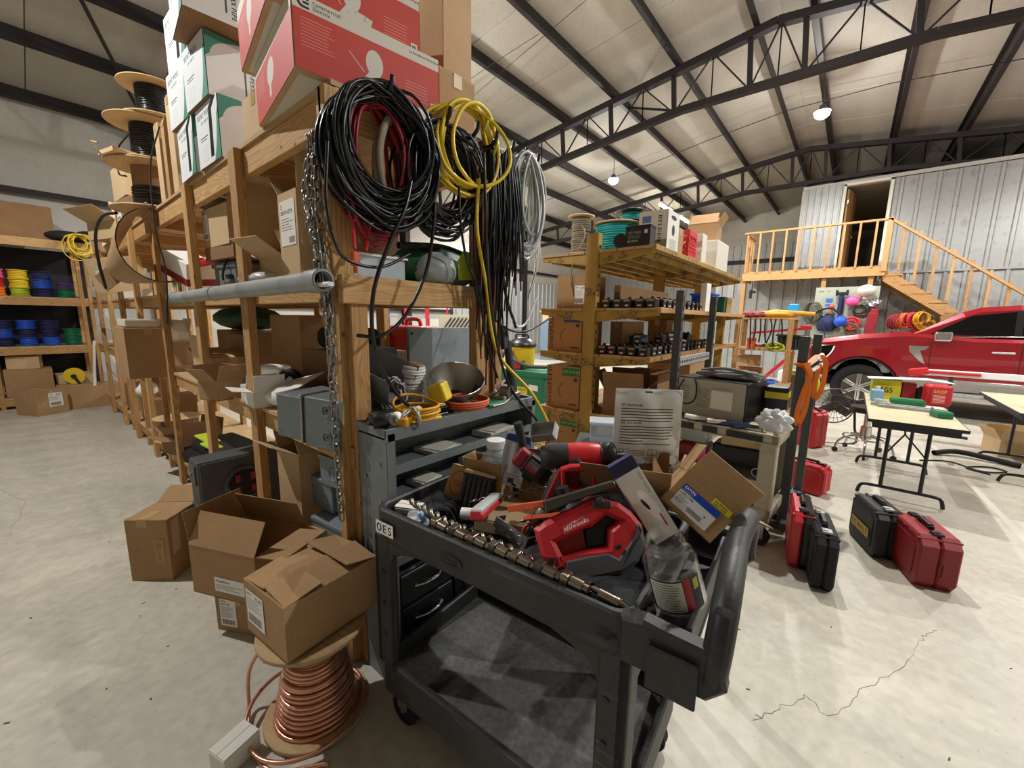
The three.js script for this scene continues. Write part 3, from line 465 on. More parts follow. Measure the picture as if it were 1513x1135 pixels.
// ---------------------------------------------------------------- second shelf
carton('tan carton with pallet label and one flap standing on the second shelf', .42, .24, .36, [-3.2, S2 + .27, -1.05], .05, { m: M.card2, open: [20, 10, 25, 88], stickers: [[shipTall(), 'front', -.36, .04, .09, .16]] });
carton('flattened brown carton under the pallet-label carton', .44, .08, .36, [-3.18, S2 + .19, -1.05], .08, { m: M.card3 });
const meterBox = (label, pos, turn, w = .4, h = .6, d = .2, m = M.greyDark) => {
  const g = thing('meter_socket', label, 'meter box', pos, turn); obj('case', RB(w, h, d, .012, 0, h / 2, 0), m, g); obj('cover', RB(w - .02, h - .02, .012, .005, 0, h / 2, d / 2 + .004), m, g);
  obj('ring', TO(.1, .014, 0, h * .6, d / 2 + .012, null, 28), m, g); obj('opening', CY(.093, .093, .01, 28, 0, h * .6, d / 2 + .007, [Math.PI / 2, 0, 0]), M.black, g);
  many('jaw', [[-.04, .04], [.04, .04], [-.04, -.04], [.04, -.04]].map(([x, y]) => RB(.025, .05, .03, .004, x, h * .6 + y, d / 2 + .016)), M.redDark, g);
  many('knockout_plate', [RB(.012, .12, .12, .02, -w / 2 - .004, h * .82, 0), RB(.012, .12, .12, .02, -w / 2 - .004, h * .28, 0)], m, g); many('bolt', [CY(.012, .012, .012, 10, -w / 2 - .012, h * .82, 0, [0, 0, Math.PI / 2]), CY(.012, .012, .012, 10, -w / 2 - .012, h * .28, 0, [0, 0, Math.PI / 2])], M.steel, g); return g;
};
{
  const g = thing('safety_switch', 'grey electrical disconnect with a black cord behind the second post', 'switch box', [-3.2, S2, -1.0], .1);
  obj('case', RB(.32, .185, .2, .012, 0, .09, 0), M.greyPaint, g); obj('lip', RB(.35, .03, .22, .006, 0, .155, 0), M.greyPaint, g); obj('cord', wireGeo([[.08, .2, .11], [.06, .12, .13], [.02, .06, .12], [.1, .02, .12]], .007), M.cable, g); obj('plug', [RB(.05, .03, .03, .006, .12, .02, .115), RB(.05, .03, .03, .006, .1, .08, .115)], M.black, g);
}
carton('white flat box with printed end lying at the back of the second shelf', .7, .1, .3, [-2.85, S2 + .36, -1.35], 0, { m: M.offw, tape: false });
carton('dark flat carton under the white flat box', .7, .34, .3, [-2.9, S2, -1.38], 0, { m: M.card3 });
carton('tall tan carton with a torn flap and white label on the second shelf', .2, .4, .34, [-2.06, S2, -1.02], 0, { m: M.card2, open: [30, 95, 135, 92], flap: .15, stickers: [[textLabel('p25', 128, 150, [['3', 22, 10, 6], ['SBB P4 KIT/8', 17, 8, 30]], { rules: [8, 60, 110, 5, 9], bars: [70, 122, 48, 20] }), 'front', 0, .16, .16, .2]] });
carton('small carton with splayed flaps left of the tall torn carton', .22, .13, .26, [-2.36, S2, -1.0], .2, { m: M.card2, open: [150, 30, 165, 60], flap: .16 });
one('pvc_coil', 'white crumpled plastic wrap on the second shelf edge', 'plastic', [SP(.08, 0, .03, 0, 1.6, .5, 1, 9), SP(.06, -.12, .03, .03, 1.2, .6, 1, 8)], M.film, [-2.42, S2, -.86]);
{
  const g = thing('cardboard_sheet', 'curved cardboard sheet bulging out of the rack over the pipe', 'cardboard', [-4.55, S2 + .05, -.7]);
  const N = 20, MX = 14, P = [], I = []; for (let i = 0; i <= N; i++) for (let k = 0; k <= MX; k++) { const u = i / N, v = k / MX, a = Math.PI * (-.62 + 1.0 * v), R = .13 + .1 * u, x = -.75 + 1.5 * u; for (const q of [R, R - .006]) P.push(x - .12 * (1 - u) * Math.sin(a), .2 + q * Math.sin(a) * 1.1 + .06 * u, .0 + q * Math.cos(a)); }
  const id = (i, k, s_) => ((i * (MX + 1) + k) * 2 + s_); for (let i = 0; i < N; i++) for (let k = 0; k < MX; k++) { I.push(id(i, k, 0), id(i + 1, k, 0), id(i, k + 1, 0), id(i + 1, k, 0), id(i + 1, k + 1, 0), id(i, k + 1, 0), id(i, k, 1), id(i, k + 1, 1), id(i + 1, k, 1), id(i + 1, k, 1), id(i, k + 1, 1), id(i + 1, k + 1, 1)); }
  const geo = new THREE.BufferGeometry(); geo.setAttribute('position', new THREE.Float32BufferAttribute(P, 3)); geo.setIndex(I); geo.computeVertexNormals(); obj('sheet', geo, M.card, g); obj('folded_edge', B(.2, .16, .006, -.8, .1, .12, [.2, .6, .4]), M.card3, g);
}
{
  const g = thing('lamp_box', 'white and maroon box tilted inside the curved cardboard', 'box', [-3.85, S2 + .1, -.86], [.1, .2, -.35]); obj('body', RB(.34, .16, .2, .004, 0, .08, 0), M.paper, g); obj('maroon_side', B(.345, .05, .205, 0, .026, 0), M.redDark, g);
}
one('hand_tool', 'red tool handle behind the second post on the second shelf', 'tool', [RB(.2, .04, .04, .012, 0, .02, 0), CY(.03, .03, .06, 12, -.12, .03, 0, [0, 0, 1.57])], M.red, [-3.45, S2 + .18, -.9], [0, .3, .1]);
carton('tan carton hanging over the shelf edge with a printed square farther left', .4, .36, .34, [-6.3, S2 + .08, -.8], [.2, .2, 0], { m: M.card2, stickers: [[shipLabel(), 'front', .1, 0, .12, .1]] });
carton('tan carton in the second shelf near the far left posts', .5, .34, .4, [-7.9, S2, -1.0], .1, { m: M.card2 });
carton('white carton in the second shelf far left', .3, .26, .3, [-7.0, S2, -.98], 0, { m: M.offw });
one('black_hose', 'black hose arching down from the rack top at the far left', 'hose', wireGeo([[0, 0, 0], [-.22, -.01, .06], [-.4, -.14, .1], [-.45, -.38, .1], [-.42, -.6, .08]], .012, 30), M.cable, [-4.75, S3 - .02, -.62]);
one('hanging_wire', 'thin brown wire hanging in front of the rack posts', 'wire', wireGeo([[0, .35, 0], [-.05, .1, .06], [0, -.3, .08], [.04, -.55, .06], [.02, -.9, .08]], .005, 30), M.dark, [-3.55, S3, -.72]);
for (let i = 0; i < 7; i++) carton(['first', 'second', 'third', 'fourth', 'fifth', 'sixth', 'seventh'][i] + ' upright slim box from the right in the row behind the fourth post', .05, .26, .26, [-4.25 - i * .075, S2, -1.05], 0, { m: i % 3 ? M.card2 : M.offw, tape: false, name: 'slim_box', group: 'slim boxes on the second shelf' });

// ---------------------------------------------------------------- third shelf (waist height)
carton('wide dark carton at the right end of the waist-high shelf', .6, .3, .36, [-2.35, S1, -1.3], 0, { m: M.card3 });
one('black_tool_bag', 'black tool bag lying on the wide dark carton', 'bag', [RB3(.42, .13, .24, .05, 0, .065, 0), TB([[-.12, .12, 0], [-.08, .19, 0], [.08, .19, 0], [.12, .12, 0]], .012, 16, 6)], M.fabBlack, [-2.3, S1 + .302, -1.25], -.1);
one('red_power_case', 'red plastic case standing behind the black tool bag', 'case', [RB(.4, .34, .18, .03, 0, .17, 0), TB([[-.08, .34, 0], [-.06, .38, 0], [.06, .38, 0], [.08, .34, 0]], .014, 12, 6)], M.red, [-2.3, S1 + .1, -1.72]);
{
  const g = thing('junction_enclosure', 'large grey steel enclosure overhanging the waist-high shelf corner', 'electrical box', [-1.72, S1 - .025, -.83], [0, rad(16), rad(-2)]);
  obj('case', RB(.36, .185, .24, .004, 0, .095, 0), M.greyPaint, g); obj('cover', RB(.19, .21, .255, .006, .09, .095, .0), M.greyPaint, g); obj('lid_edge', RB(.012, .205, .265, .003, -.02, .1, 0), M.steel, g);
  many('knockout', [TO(.022, .003, .12, .155, .129, null, 16), TO(.022, .003, .12, .045, .129, null, 16)], M.greyPaint, g); many('screw', [CY(.006, .006, .006, 8, .12, .155, .129, [1.57, 0, 0]), CY(.006, .006, .006, 8, .12, .045, .129, [1.57, 0, 0])], M.steelD, g); obj('fitting', [CY(.03, .03, .03, 12, .16, .222, 0), RB(.05, .03, .05, .006, .16, .245, 0)], M.steelD, g); obj('cord', wireGeo([[.2, .15, .02], [.24, .05, .06], [.22, -.06, .05], [.2, -.12, .0]], .006), M.cable, g);
}
carton('brown carton with open flaps hanging over the waist-high shelf edge', .16, .12, .2, [-2.98, S1 - .02, -.78], .35, { m: M.card, open: [130, 60, 120, 110], flap: .1 });
carton('brown carton hanging below the waist-high shelf, its bottom seam facing out', .5, .42, .3, [-4.72, S1 - .04, -.68], 0, { m: M.card, tape: true });
carton('shallow white-lidded carton atop the hanging brown carton', .42, .06, .3, [-4.72, S1 + .385, -.7], 0, { m: M.offw, tape: false });
{
  const g = thing('angle_head_lamp', 'white work-light head lying on the waist-high shelf', 'light', [-2.72, S1, -.98], .6); obj('body', RB(.18, .15, .12, .03, 0, .12, 0), M.white, g); obj('hose', wireGeo([[.05, .1, .05], [.14, .16, .06], [.2, .1, .05], [.12, .05, .1]], .025, 20), M.blackMatte, g);
  obj('bracket', RB(.2, .05, .16, .01, 0, .025, 0), M.redDark, g);
}
one('packing_paper', 'crumpled white packing paper on the waist-high shelf', 'paper', [SP(.12, 0, .06, 0, 1.5, .55, 1, 8), SP(.09, .16, .05, .04, 1.1, .6, 1.2, 7), B(.26, .004, .2, .05, .13, 0, [.3, .2, .2])], M.paper, [-2.35, S1, -.92], .2);
carton('small white box with blue print beside the packing paper', .16, .1, .14, [-2.62, S1, -.86], .1, { m: M.offw, tape: false });
carton('small opened white box at the shelf edge under the packing paper', .18, .09, .16, [-2.48, S1, -.84], -.1, { m: M.paper, open: [170, 40, 60, 100], flap: .09 });
for (let i = 0; i < 3; i++) carton(['left', 'middle', 'right'][i] + ' one of three small upright white boxes on the waist-high shelf edge', .055, .15, .12, [-3.38 + i * .075, S1, -.88], .05, { m: M.paper, tape: false, name: 'device_box', group: 'small upright white boxes' });
carton('flat white open carton at the waist-high shelf with a raised lid', .4, .18, .24, [-3.72, S1, -.96], .0, { m: M.card2, open: [95, 100, 165, 20], flap: .16 });
carton('tan carton in the middle back of the waist-high shelf', .5, .4, .35, [-3.1, S1 + .1, -1.38], .0, { m: M.card });
one('flat_case', 'dark flat case lying deep on the waist-high shelf', 'case', [RB(.9, .05, .4, .01, 0, .025, 0), RB(.5, .06, .3, .01, -.1, .08, 0)], M.black, [-2.75, S1, -1.3]);
one('green_tarp', 'dark green folded tarp high on the waist-high shelf', 'tarp', [SP(.3, 0, .1, 0, 1.6, .35, .8, 10), SP(.2, .35, .1, .05, 1.5, .3, .8, 9)], M.greenD, [-4.1, S1 + .365, -1.3]);
carton('flat carton carrying the green tarp on the waist-high shelf', .8, .36, .4, [-4.05, S1, -1.35], 0, { m: M.card3 });
for (let i = 0; i < 6; i++) carton('carton number ' + ['one', 'two', 'three', 'four', 'five', 'six'][i] + ' from the right in the far left part of the waist-high shelf', rr(.3, .45), rr(.2, .4), .35, [-5.25 - i * .62, S1, -.98 - rr(0, .1)], rr(-.1, .1), { m: [M.card2, M.offw, M.card][i % 3], open: i % 2 ? [150, 100, 120, 60] : null, group: 'cartons in the far part of the waist-high shelf' });
one('bagged_parts', 'clear bag of white fittings at the far waist-high shelf edge', 'bag', [SP(.16, 0, .1, 0, 1.3, .7, 1, 8), SP(.1, .2, .08, .05, 1, .8, 1, 7)], M.film, [-5.95, S1, -.82]);

// ---------------------------------------------------------------- bottom shelf and floor in front of the rack
meterBox('dark grey meter socket with a round opening jutting from the low shelf', [-2.88, S0, -.79], rad(90), .46, .45, .17, M.greyDark);
carton('tall tan carton with tape strips between the rack posts at floor level', .24, .44, .36, [-2.2, S0 + .16, -1.0], .05, { m: M.card2, open: [150, 40, 115, 60], flap: .14 });
const jb = (label, pos, turn, w, h, d) => { const g = thing('pull_box', label, 'electrical box', pos, turn, 'grey pull boxes'); obj('case', RB(w, h, d, .004, 0, h / 2, 0), M.greyBox, g); obj('cover', RB(w + .012, .02, d + .012, .003, 0, h, 0), M.greyBox, g); many('knockout', [TO(.034, .003, -.04, h * .5, d / 2 + .001, null, 18), TO(.026, .003, .06, h * .35, d / 2 + .001, null, 18)], M.greyBox, g); many('screw', [[-1, -1], [1, 1]].map(([a, b]) => CY(.006, .006, .005, 8, a * w * .42, h + .012, b * d * .42)), M.steel, g); return g; };
jb('large grey pull box with knockouts, lowest by the corner post', [-1.82, S0 + .02, -1.0], .12, .34, .28, .3);
jb('grey pull box behind the lowest one by the corner post', [-2.02, S0 + .322, -1.02], .05, .26, .15, .26); jb('small grey pull box standing on the lowest pull box', [-1.72, S0 + .322, -.98], .2, .16, .14, .18); jb('dented grey pull box on top of the pull box pile', [-1.79, S0 + .485, -1.0], .1, .3, .14, .24);
carton('brown carton on the low shelf behind the pull boxes', .5, .3, .36, [-2.6, S0, -1.32], 0, { m: M.card3 });
one('reflective_jacket', 'folded black work jacket with yellow strip on the low shelf', 'jacket', [RB3(.75, .12, .4, .05, 0, .06, 0), RB3(.6, .1, .35, .04, .05, .15, -.03)], M.fabBlack, [-4.15, S0, -1.02], .1);
one('reflective_strip', 'bright yellow folded strip on the black work jacket', 'strip', [RB(.3, .02, .1, .008, 0, .01, 0, [0, 0, -.06]), RB(.2, .02, .09, .008, .25, .0, .05, [0, .2, -.2])], M.lime, [-4.25, S0 + .205, -.95], .1);
one('blue_bottle', 'blue plastic bottle on the low shelf beside the meter socket', 'bottle', LA([[0, 0], [.05, 0], [.055, .02], [.055, .14], [.03, .18], [.02, .2], [.02, .23], [0, .23]], 16), M.blue, [-3.0, S0, -.9]);
{ const g = thing('tool_case_grey', 'grey lidded case with white label on the low shelf', 'case', [-2.98, S0 + .002, -1.15], 0); obj('body', RB(.4, .16, .24, .015, 0, .08, 0), M.greyDark, g); obj('lid', RB(.41, .05, .25, .012, 0, .185, 0), M.greyDark, g); sticker(g, shipLabel(), 'front', [.4, .2, .25], .2, -.1, .12, .06); }
one('white_tray', 'white paper tray on the low shelf edge', 'tray', [B(.3, .01, .3, 0, .005, 0), B(.3, .06, .008, 0, .03, .15), B(.008, .06, .3, -.15, .03, 0)], M.paper, [-3.55, S0, -.92], .2);
spool('wooden spool of grey wire on the low shelf', .2, .1, .24, [-5.3, S0, -.95], 0, { W: .14, cr: .005, cm: M.steelD, fm: M.ply });
carton('open brown carton on the low shelf holding the white paper', .34, .16, .34, [-4.75, S0, -.95], .3, { m: M.card3, open: [170, 100, 150, 80], flap: .14 });
one('paper_wad', 'white crumpled papers on the low shelf far left', 'paper', [SP(.14, 0, .1, 0, 1.2, .6, 1, 7), SP(.1, .15, .08, 0, 1, .8, 1.1, 7)], M.paper, [-6.6, S0 + .3, -.9]);
for (let i = 0; i < 4; i++) carton('carton ' + ['nearest', 'second', 'third', 'farthest'][i] + ' in the far part of the low shelf', rr(.35, .5), rr(.3, .42), .36, [-5.9 - i * .8, S0, -1.05], rr(-.1, .1), { m: [M.card3, M.card][i % 2], open: i % 2 ? [120, 100, 140, 60] : null, group: 'cartons in the far part of the low shelf' });
{ // empty carton lying on its side in the aisle
  const st = textLabel('ulMark', 128, 220, [], { bg: '#b1895b', draw: (c) => { c.strokeStyle = '#6b4a2c'; c.lineWidth = 4; c.beginPath(); c.arc(60, 50, 30, 0, 7); c.stroke(); c.font = 'bold 34px serif'; c.fillStyle = '#6b4a2c'; c.fillText('UL', 38, 62); c.save(); c.translate(52, 120); c.rotate(Math.PI / 2); c.font = 'bold 24px sans-serif'; c.fillText('E1230', 0, 0); c.restore(); } });
  const g = thing('cardboard_box', 'empty brown carton on its side in the aisle, flaps spread', 'box', [-2.965, 0, -.41], rad(43)), w = .22, h = .365, d = .23, t = .005;
  obj('body', [B(w, t, d, 0, t / 2, 0), B(w, t, d, 0, h - t / 2, 0), B(t, h, d, -w / 2, h / 2, 0), B(t, h, d, w / 2, h / 2, 0), B(w, h, t, 0, h / 2, d / 2)], M.card, g);
  obj('flap', B(.13, h - .01, t, .065, 0, 0), M.card, g, false).position.set(w / 2, h / 2, -d / 2); g.children[g.children.length - 1].rotation.y = rad(18);
  obj('flap', B(w, t, .13, 0, 0, -.065), M.card, g, false).position.set(0, h, -d / 2); g.children[g.children.length - 1].rotation.x = rad(28); obj('flap', B(.12, h - .01, t, -.06, 0, 0), M.card3, g, false).position.set(-w / 2, h / 2, -d / 2); g.children[g.children.length - 1].rotation.y = rad(-70);
  obj('tape', [B(.055, .001, .1, -.02, h + .001, .06), B(.055, .04, .001, -.02, h - .02, d / 2 + .004)], M.tape, g); sticker(g, st, 'front', [w, h, d], .26, -.02, .055, .15, 'stamp', 0, .004);
}
carton('sealed carton on the floor under the open carton, label torn', .24, .21, .26, [-2.14, 0, -.62], .5, { m: M.card, stickers: [[shipTall(), 'front', -.2, -.02, .09, .14]] });
carton('open brown carton with raised flaps stacked before the rack', .38, .24, .3, [-2.12, .212, -.6], .42, { m: M.card, open: [62, 70, 100, 175], flap: .15, stickers: [[shipLabel(), 'right', -.15, -.12, .17, .12], [textLabel('wide', 150, 60, [['FLANDS 4', 14, 8, 8]], { rules: [8, 30, 130, 3, 8] }), 'front', .1, -.2, .18, .07]] });
one('paper_sheet', 'crumpled white paper on the floor between the cartons', 'paper', [SP(.07, 0, .03, 0, 1.2, .5, 1, 7), B(.12, .003, .1, .05, .01, .04, [.2, .4, .1])], M.paper, [-2.72, 0, -.72]);
carton('taped brown carton with label sitting on the copper spool', .27, .2, .36, [-1.44, .375, -.6], rad(6), { m: M.card, open: [8, 14, 6, 10], flap: .135, stickers: [[shipTall(), 'left', .1, 0, .14, .15], [shipLabel(), 'front', -.22, .05, .12, .13]] });
{ const g = spool('spool of bare copper wire on the floor', .185, .085, .37, [-1.42, 0, -.575], .3, { W: .15, bulge: .05, cr: .0085, cm: M.copper, f1: .72, ft: .018, mess: 2.2, hubm: M.card }); g.name = 'copper_spool';
  obj('loose_turn', [TB(circ(0, 0, .2, 16).map(([a, b]) => V(a - .02, .03 + .05 * Math.max(0, -a * 3), b + .03)), .007, 60, 6, true), TB([[-.1, .3, .0], [-.19, .26, .04], [-.26, .14, .08], [-.22, .03, .12], [-.1, .012, .2], [.05, .012, .23], [.2, .012, .14]], .007, 40, 6)], M.copper, g); }
carton('small white open box on the floor at the bottom edge', .085, .075, .12, [-1.455, 0, -.31], rad(15), { m: M.paper, tape: false });
// ---------------------------------------------------------------- soft shapes
function blob(rx, ry, rz, amp = .12, fr = 3, n = 28, x = 0, y = 0, z = 0, s = 1) {   // creased lump resting on y = 0
  const g = new THREE.SphereGeometry(1, n, Math.ceil(n * .7)), p = g.attributes.position;
  for (let i = 0; i < p.count; i++) {
    const a = p.getX(i), b = p.getY(i), c = p.getZ(i); let k = 0, f = fr, w = 1;
    for (let o = 0; o < 3; o++) { k += w * (Math.abs(Math.sin(a * f + s * 1.7 + Math.sin(b * f * 1.3 + s)) + Math.sin(c * f * 1.1 + s * .6 + Math.cos(a * f))) - .9); f *= 1.9; w *= .5; }
    const q = 1 + amp * k; p.setXYZ(i, a * rx * q + x, Math.max(0, (b * ry * q) + ry * .75) + y, c * rz * q + z);
  }
  g.computeVertexNormals(); return g;
}
// ---------------------------------------------------------------- coils and wires hanging on the rack end
const XE = -1.4;
{ const g = thing('hook_rail', 'dark steel hook rail fixed along the rack end', 'rail', [0, 0, 0]); obj('rail', RB(.02, .05, 1.05, .004, -1.435, 2.3, -1.42), M.steelD, g); for (const z of [-.93, -1.2, -1.36, -1.48, -1.6, -1.7, -1.8]) obj('hook', TB([[-1.44, 2.29, z], [-1.38, 2.28, z], [-1.34, 2.3, z], [-1.33, 2.33, z]], .009, 14, 6), M.black, g); }
one('black_cable_coil', 'large coil of glossy black cable on the rack corner, nearest', 'cable', [...coilGeo(46, .19, .0062, { var: .15, el: 1.06, thick: .035, side: .022, twist: .035, seg: 44, drop: -.03 }), ...coilGeo(20, .175, .0062, { var: .2, el: 1.15, thick: .04, side: .03, twist: .06, seg: 44 })], M.cable, [-1.39, 2.3, -.93], rad(84));
one('black_cable_coil', 'second coil of black cable hanging behind the largest coil', 'cable', coilGeo(34, .17, .0055, { var: .14, el: 1.15, thick: .05, side: .03, twist: .06 }), M.cable, [-1.42, 2.28, -1.22], rad(86));
one('red_cord_coil', 'coil of dark red cord seen through the largest black coil', 'cord', coilGeo(18, .12, .0065, { var: .2, el: 1.8, thick: .03, side: .03 }), M.redDark, [-1.46, 2.27, -.92], rad(86));
one('rope_coil', 'twisted white rope hanging between the black coils', 'rope', coilGeo(3, .12, .015, { var: .1, el: 1.5, thick: .03 }), M.rope, [-1.46, 2.26, -1.06], rad(88));
{ const g = thing('yellow_cable_coil', 'coil of flat yellow cable hanging beside the black coils', 'cable', [-1.36, 2.38, -1.4], [0, rad(84), rad(-24)]); obj('loops', coilGeo(9, .165, .0085, { var: .12, el: 1.0, thick: .045, side: .03, twist: .05, seg: 48 }), M.yellow, g); many('tie', [TO(.03, .006, .04, -.02, 0, [0, 1.2, 0]), TO(.03, .006, .13, -.07, 0, [0, 1.0, .6])], M.lime, g); }
function hank(label, pos, n, len, r, m, o = {}) {
  const out = []; for (let i = 0; i < n; i++) { const a = rr(-.035, .035) * (o.sp || 1), b = rr(-.03, .03), L = len * rr(.72, 1.05), w = rr(.01, .05) * (o.sp || 1), s = rr(-.05, .05); out.push(TB([[b, -L, a - w + s], [b + rr(-.02, .02), -L * .5, a - w], [b * .4, -.05, a - w * .5], [0, rr(-.005, .012), a], [-b * .4, -.05, a + w * .5], [-b + rr(-.02, .02), -L * .5, a + w], [-b, -L * rr(.6, .95), a + w + s]], r, 26, 5)); }
  return one('wire_hank', label, 'wire', out, m, pos, 0, 'wire hanks on the rack end');
}
hank('hank of thin black wires hanging left of the silver cable', [-1.36, 2.27, -1.5], 26, .95, .0042, M.cable);
hank('hank of dark red and brown wires beside the corner post', [-1.38, 2.26, -1.45], 14, 1.1, .0042, plain(0x5a2a20, .5));
hank('hank of green wires behind the silver cable', [-1.38, 2.28, -1.66], 10, .5, .0035, M.green, { sp: .8 });
hank('hank of black wires right of the brown wires', [-1.34, 2.28, -1.58], 16, .7, .0042, M.cable);
hank('hank of thin white wires at the right end of the hooks', [-1.36, 2.26, -1.8], 9, .5, .0035, M.white, { sp: .9 });
one('armored_cable_coil', 'long coil of silver armored cable on the last hooks', 'cable', coilGeo(9, .09, .0085, { var: .16, el: 2.5, thick: .04, side: .03, twist: .03 }), M.galvL, [-1.34, 2.31, -1.72], rad(84));
const wires = [
  ['black wire drooping in a wide loop across the open rack end', M.cable, .0075, [[-1.33, 2.0, -1.0], [-1.32, 1.89, -.96], [-1.32, 1.76, -.89], [-1.32, 1.59, -.82], [-1.32, 1.42, -.81], [-1.32, 1.27, -.86], [-1.32, 1.14, -.97], [-1.32, 1.115, -1.11], [-1.32, 1.13, -1.28], [-1.32, 1.19, -1.34]]],
  ['black wire swinging left under the second coil', M.cable, .007, [[-1.34, 1.95, -1.12], [-1.34, 1.85, -1.11], [-1.34, 1.68, -1.07], [-1.34, 1.51, -.97], [-1.34, 1.43, -.86], [-1.38, 1.43, -.78]]],
  ['yellow cable tail hanging down past the corner post', M.yellow, .008, [[-1.33, 2.1, -1.36], [-1.33, 1.89, -1.35], [-1.33, 1.65, -1.41], [-1.33, 1.34, -1.49], [-1.22, 1.12, -1.64], [-1.18, .9, -1.78]]],
  ['black wire hanging beside the yellow cable tail', M.cable, .007, [[-1.3, 2.2, -1.36], [-1.3, 1.62, -1.4], [-1.28, 1.2, -1.51], [-1.2, .98, -1.66]]],
  ['black wire sagging right from the rack end', M.cable, .006, [[-1.36, 2.1, -1.36], [-1.35, 1.62, -1.37], [-1.35, 1.47, -1.54], [-1.35, 1.43, -1.73], [-1.35, 1.51, -1.99]]],
  ['black wire crossing below the largest coil at the post', M.cable, .006, [[-1.36, 2.05, -.7], [-1.35, 1.86, -.68], [-1.35, 1.72, -.71], [-1.35, 1.68, -.77], [-1.35, 1.68, -.88], [-1.35, 1.74, -1.0]]],
  ['grey wire end hanging from the silver cable', M.galvL, .005, [[-1.35, 2.2, -1.78], [-1.35, 2.1, -1.8], [-1.35, 1.83, -1.84], [-1.35, 1.61, -1.76]]],
  ['thick black wire end under the black hank', M.cable, .008, [[-1.35, 2.1, -1.52], [-1.35, 1.67, -1.56], [-1.35, 1.45, -1.66]]],
  ['black wire hugging the right corner post', M.cable, .006, [[-1.35, 2.05, -1.26], [-1.35, 1.9, -1.27], [-1.35, 1.74, -1.31], [-1.35, 1.62, -1.39], [-1.35, 1.4, -1.43], [-1.35, 1.2, -1.52]]],
  ['white wire bow hanging right of the rack end', M.white, .005, [[-1.35, 2.0, -1.7], [-1.35, 1.55, -1.62], [-1.35, 1.46, -1.72], [-1.35, 1.62, -1.84]]],
];
for (const [l, m, r, p] of wires) one('dangling_wire', l, 'wire', wireGeo(p, r, 40), m);
{ const g = thing('red_extension_cord', 'red extension cord end hanging inside the rack corner', 'cord', [0, 0, 0]); obj('cord', [wireGeo([[-1.43, 2.15, -.84], [-1.42, 1.99, -.82], [-1.42, 1.83, -.81], [-1.42, 1.74, -.81]], .007), wireGeo([[-1.43, 1.95, -.86], [-1.43, 1.86, -.9], [-1.43, 1.84, -.97], [-1.43, 1.9, -1.0]], .007), wireGeo([[-1.43, 1.95, -.9], [-1.43, 1.8, -.87], [-1.43, 1.74, -.86]], .008)], M.red, g); obj('plug', [RB(.03, .05, .03, .008, -1.42, 1.705, -.81), CY(.008, .008, .03, 8, -1.42, 1.67, -.81)], M.orangeC, g); }
{ // chain over the corner post
  const g = thing('steel_chain', 'long steel chain draped down the rack corner post', 'chain', [0, 0, 0]);
  const pts = []; for (let k = 0; k < 12; k++) { const a = k / 12 * Math.PI * 2; pts.push(V(Math.cos(a) * .0125 + Math.sign(Math.cos(a)) * .0001, Math.sin(a) * .0125 + Math.sign(Math.sin(a)) * .011, 0)); }
  const link = TB(pts, .0042, 12, 4, true);
  const strand = (path) => { const c = new THREE.CatmullRomCurve3(path.map(p => V(...p))), L = c.getLength(), n = Math.floor(L / .035), out = []; for (let i = 0; i < n; i++) { const t = i / n, p = c.getPointAt(t), d = c.getTangentAt(t), q = new THREE.Quaternion().setFromUnitVectors(V(0, 1, 0), d), m = new THREE.Matrix4().makeRotationFromQuaternion(q).multiply(new THREE.Matrix4().makeRotationY(i % 2 ? 1.2 : -.35)); out.push(link.clone().applyMatrix4(m).translate(p.x, p.y, p.z)); } return out; };
  const sd = [[[-1.555, 2.1, -.74], [-1.6, 1.95, -.73], [-1.58, 1.78, -.735], [-1.5, 1.58, -.745], [-1.495, 1.3, -.745]], [[-1.53, 2.11, -.735], [-1.55, 1.9, -.72], [-1.53, 1.7, -.73], [-1.5, 1.5, -.74], [-1.5, 1.12, -.745]], [[-1.51, 2.11, -.735], [-1.525, 1.9, -.73], [-1.505, 1.65, -.735], [-1.49, 1.45, -.735]], [[-1.54, 2.1, -.73], [-1.56, 1.95, -.73], [-1.53, 1.75, -.72], [-1.505, 1.5, -.73]], [[-1.52, 2.1, -.735], [-1.515, 1.6, -.74], [-1.515, 1.0, -.75], [-1.515, .66, -.755]]];
  for (const s of sd) obj('strand', strand(s), M.steel, g); obj('washer', CY(.024, .024, .004, 18, -1.56, 1.86, -.715, [1.5, 0, .3]), M.galv, g); obj('nail', CY(.004, .004, .07, 6, -1.535, 2.11, -.745, [1.3, 0, 0]), M.steel, g);
}
{ const g = thing('conduit_pipe', 'long grey plastic pipe lashed along the front of the rack', 'pipe', [-2.58, 1.612, -.715], [0, rad(0), rad(.6)]);
  const ring = (r0, r1, L, x) => { const q = LA([[r1, -L / 2], [r0, -L / 2], [r0, L / 2], [r1, L / 2], [r1, -L / 2]], 24); q.rotateZ(Math.PI / 2); q.translate(x, 0, 0); return q; };
  obj('tube', ring(.037, .031, 2.2, 0), M.pvc, g); many('bell', [ring(.042, .033, .1, 1.06), ring(.042, .036, .06, -1.06), ring(.041, .036, .03, -.15)], M.pvc, g); many('rod', [CY(.008, .008, .3, 8, 1.02, -.016, 0, [0, 0, 1.57]), CY(.008, .008, .3, 8, 1.03, -.016, .014, [0, 0, 1.57])], M.white, g); }
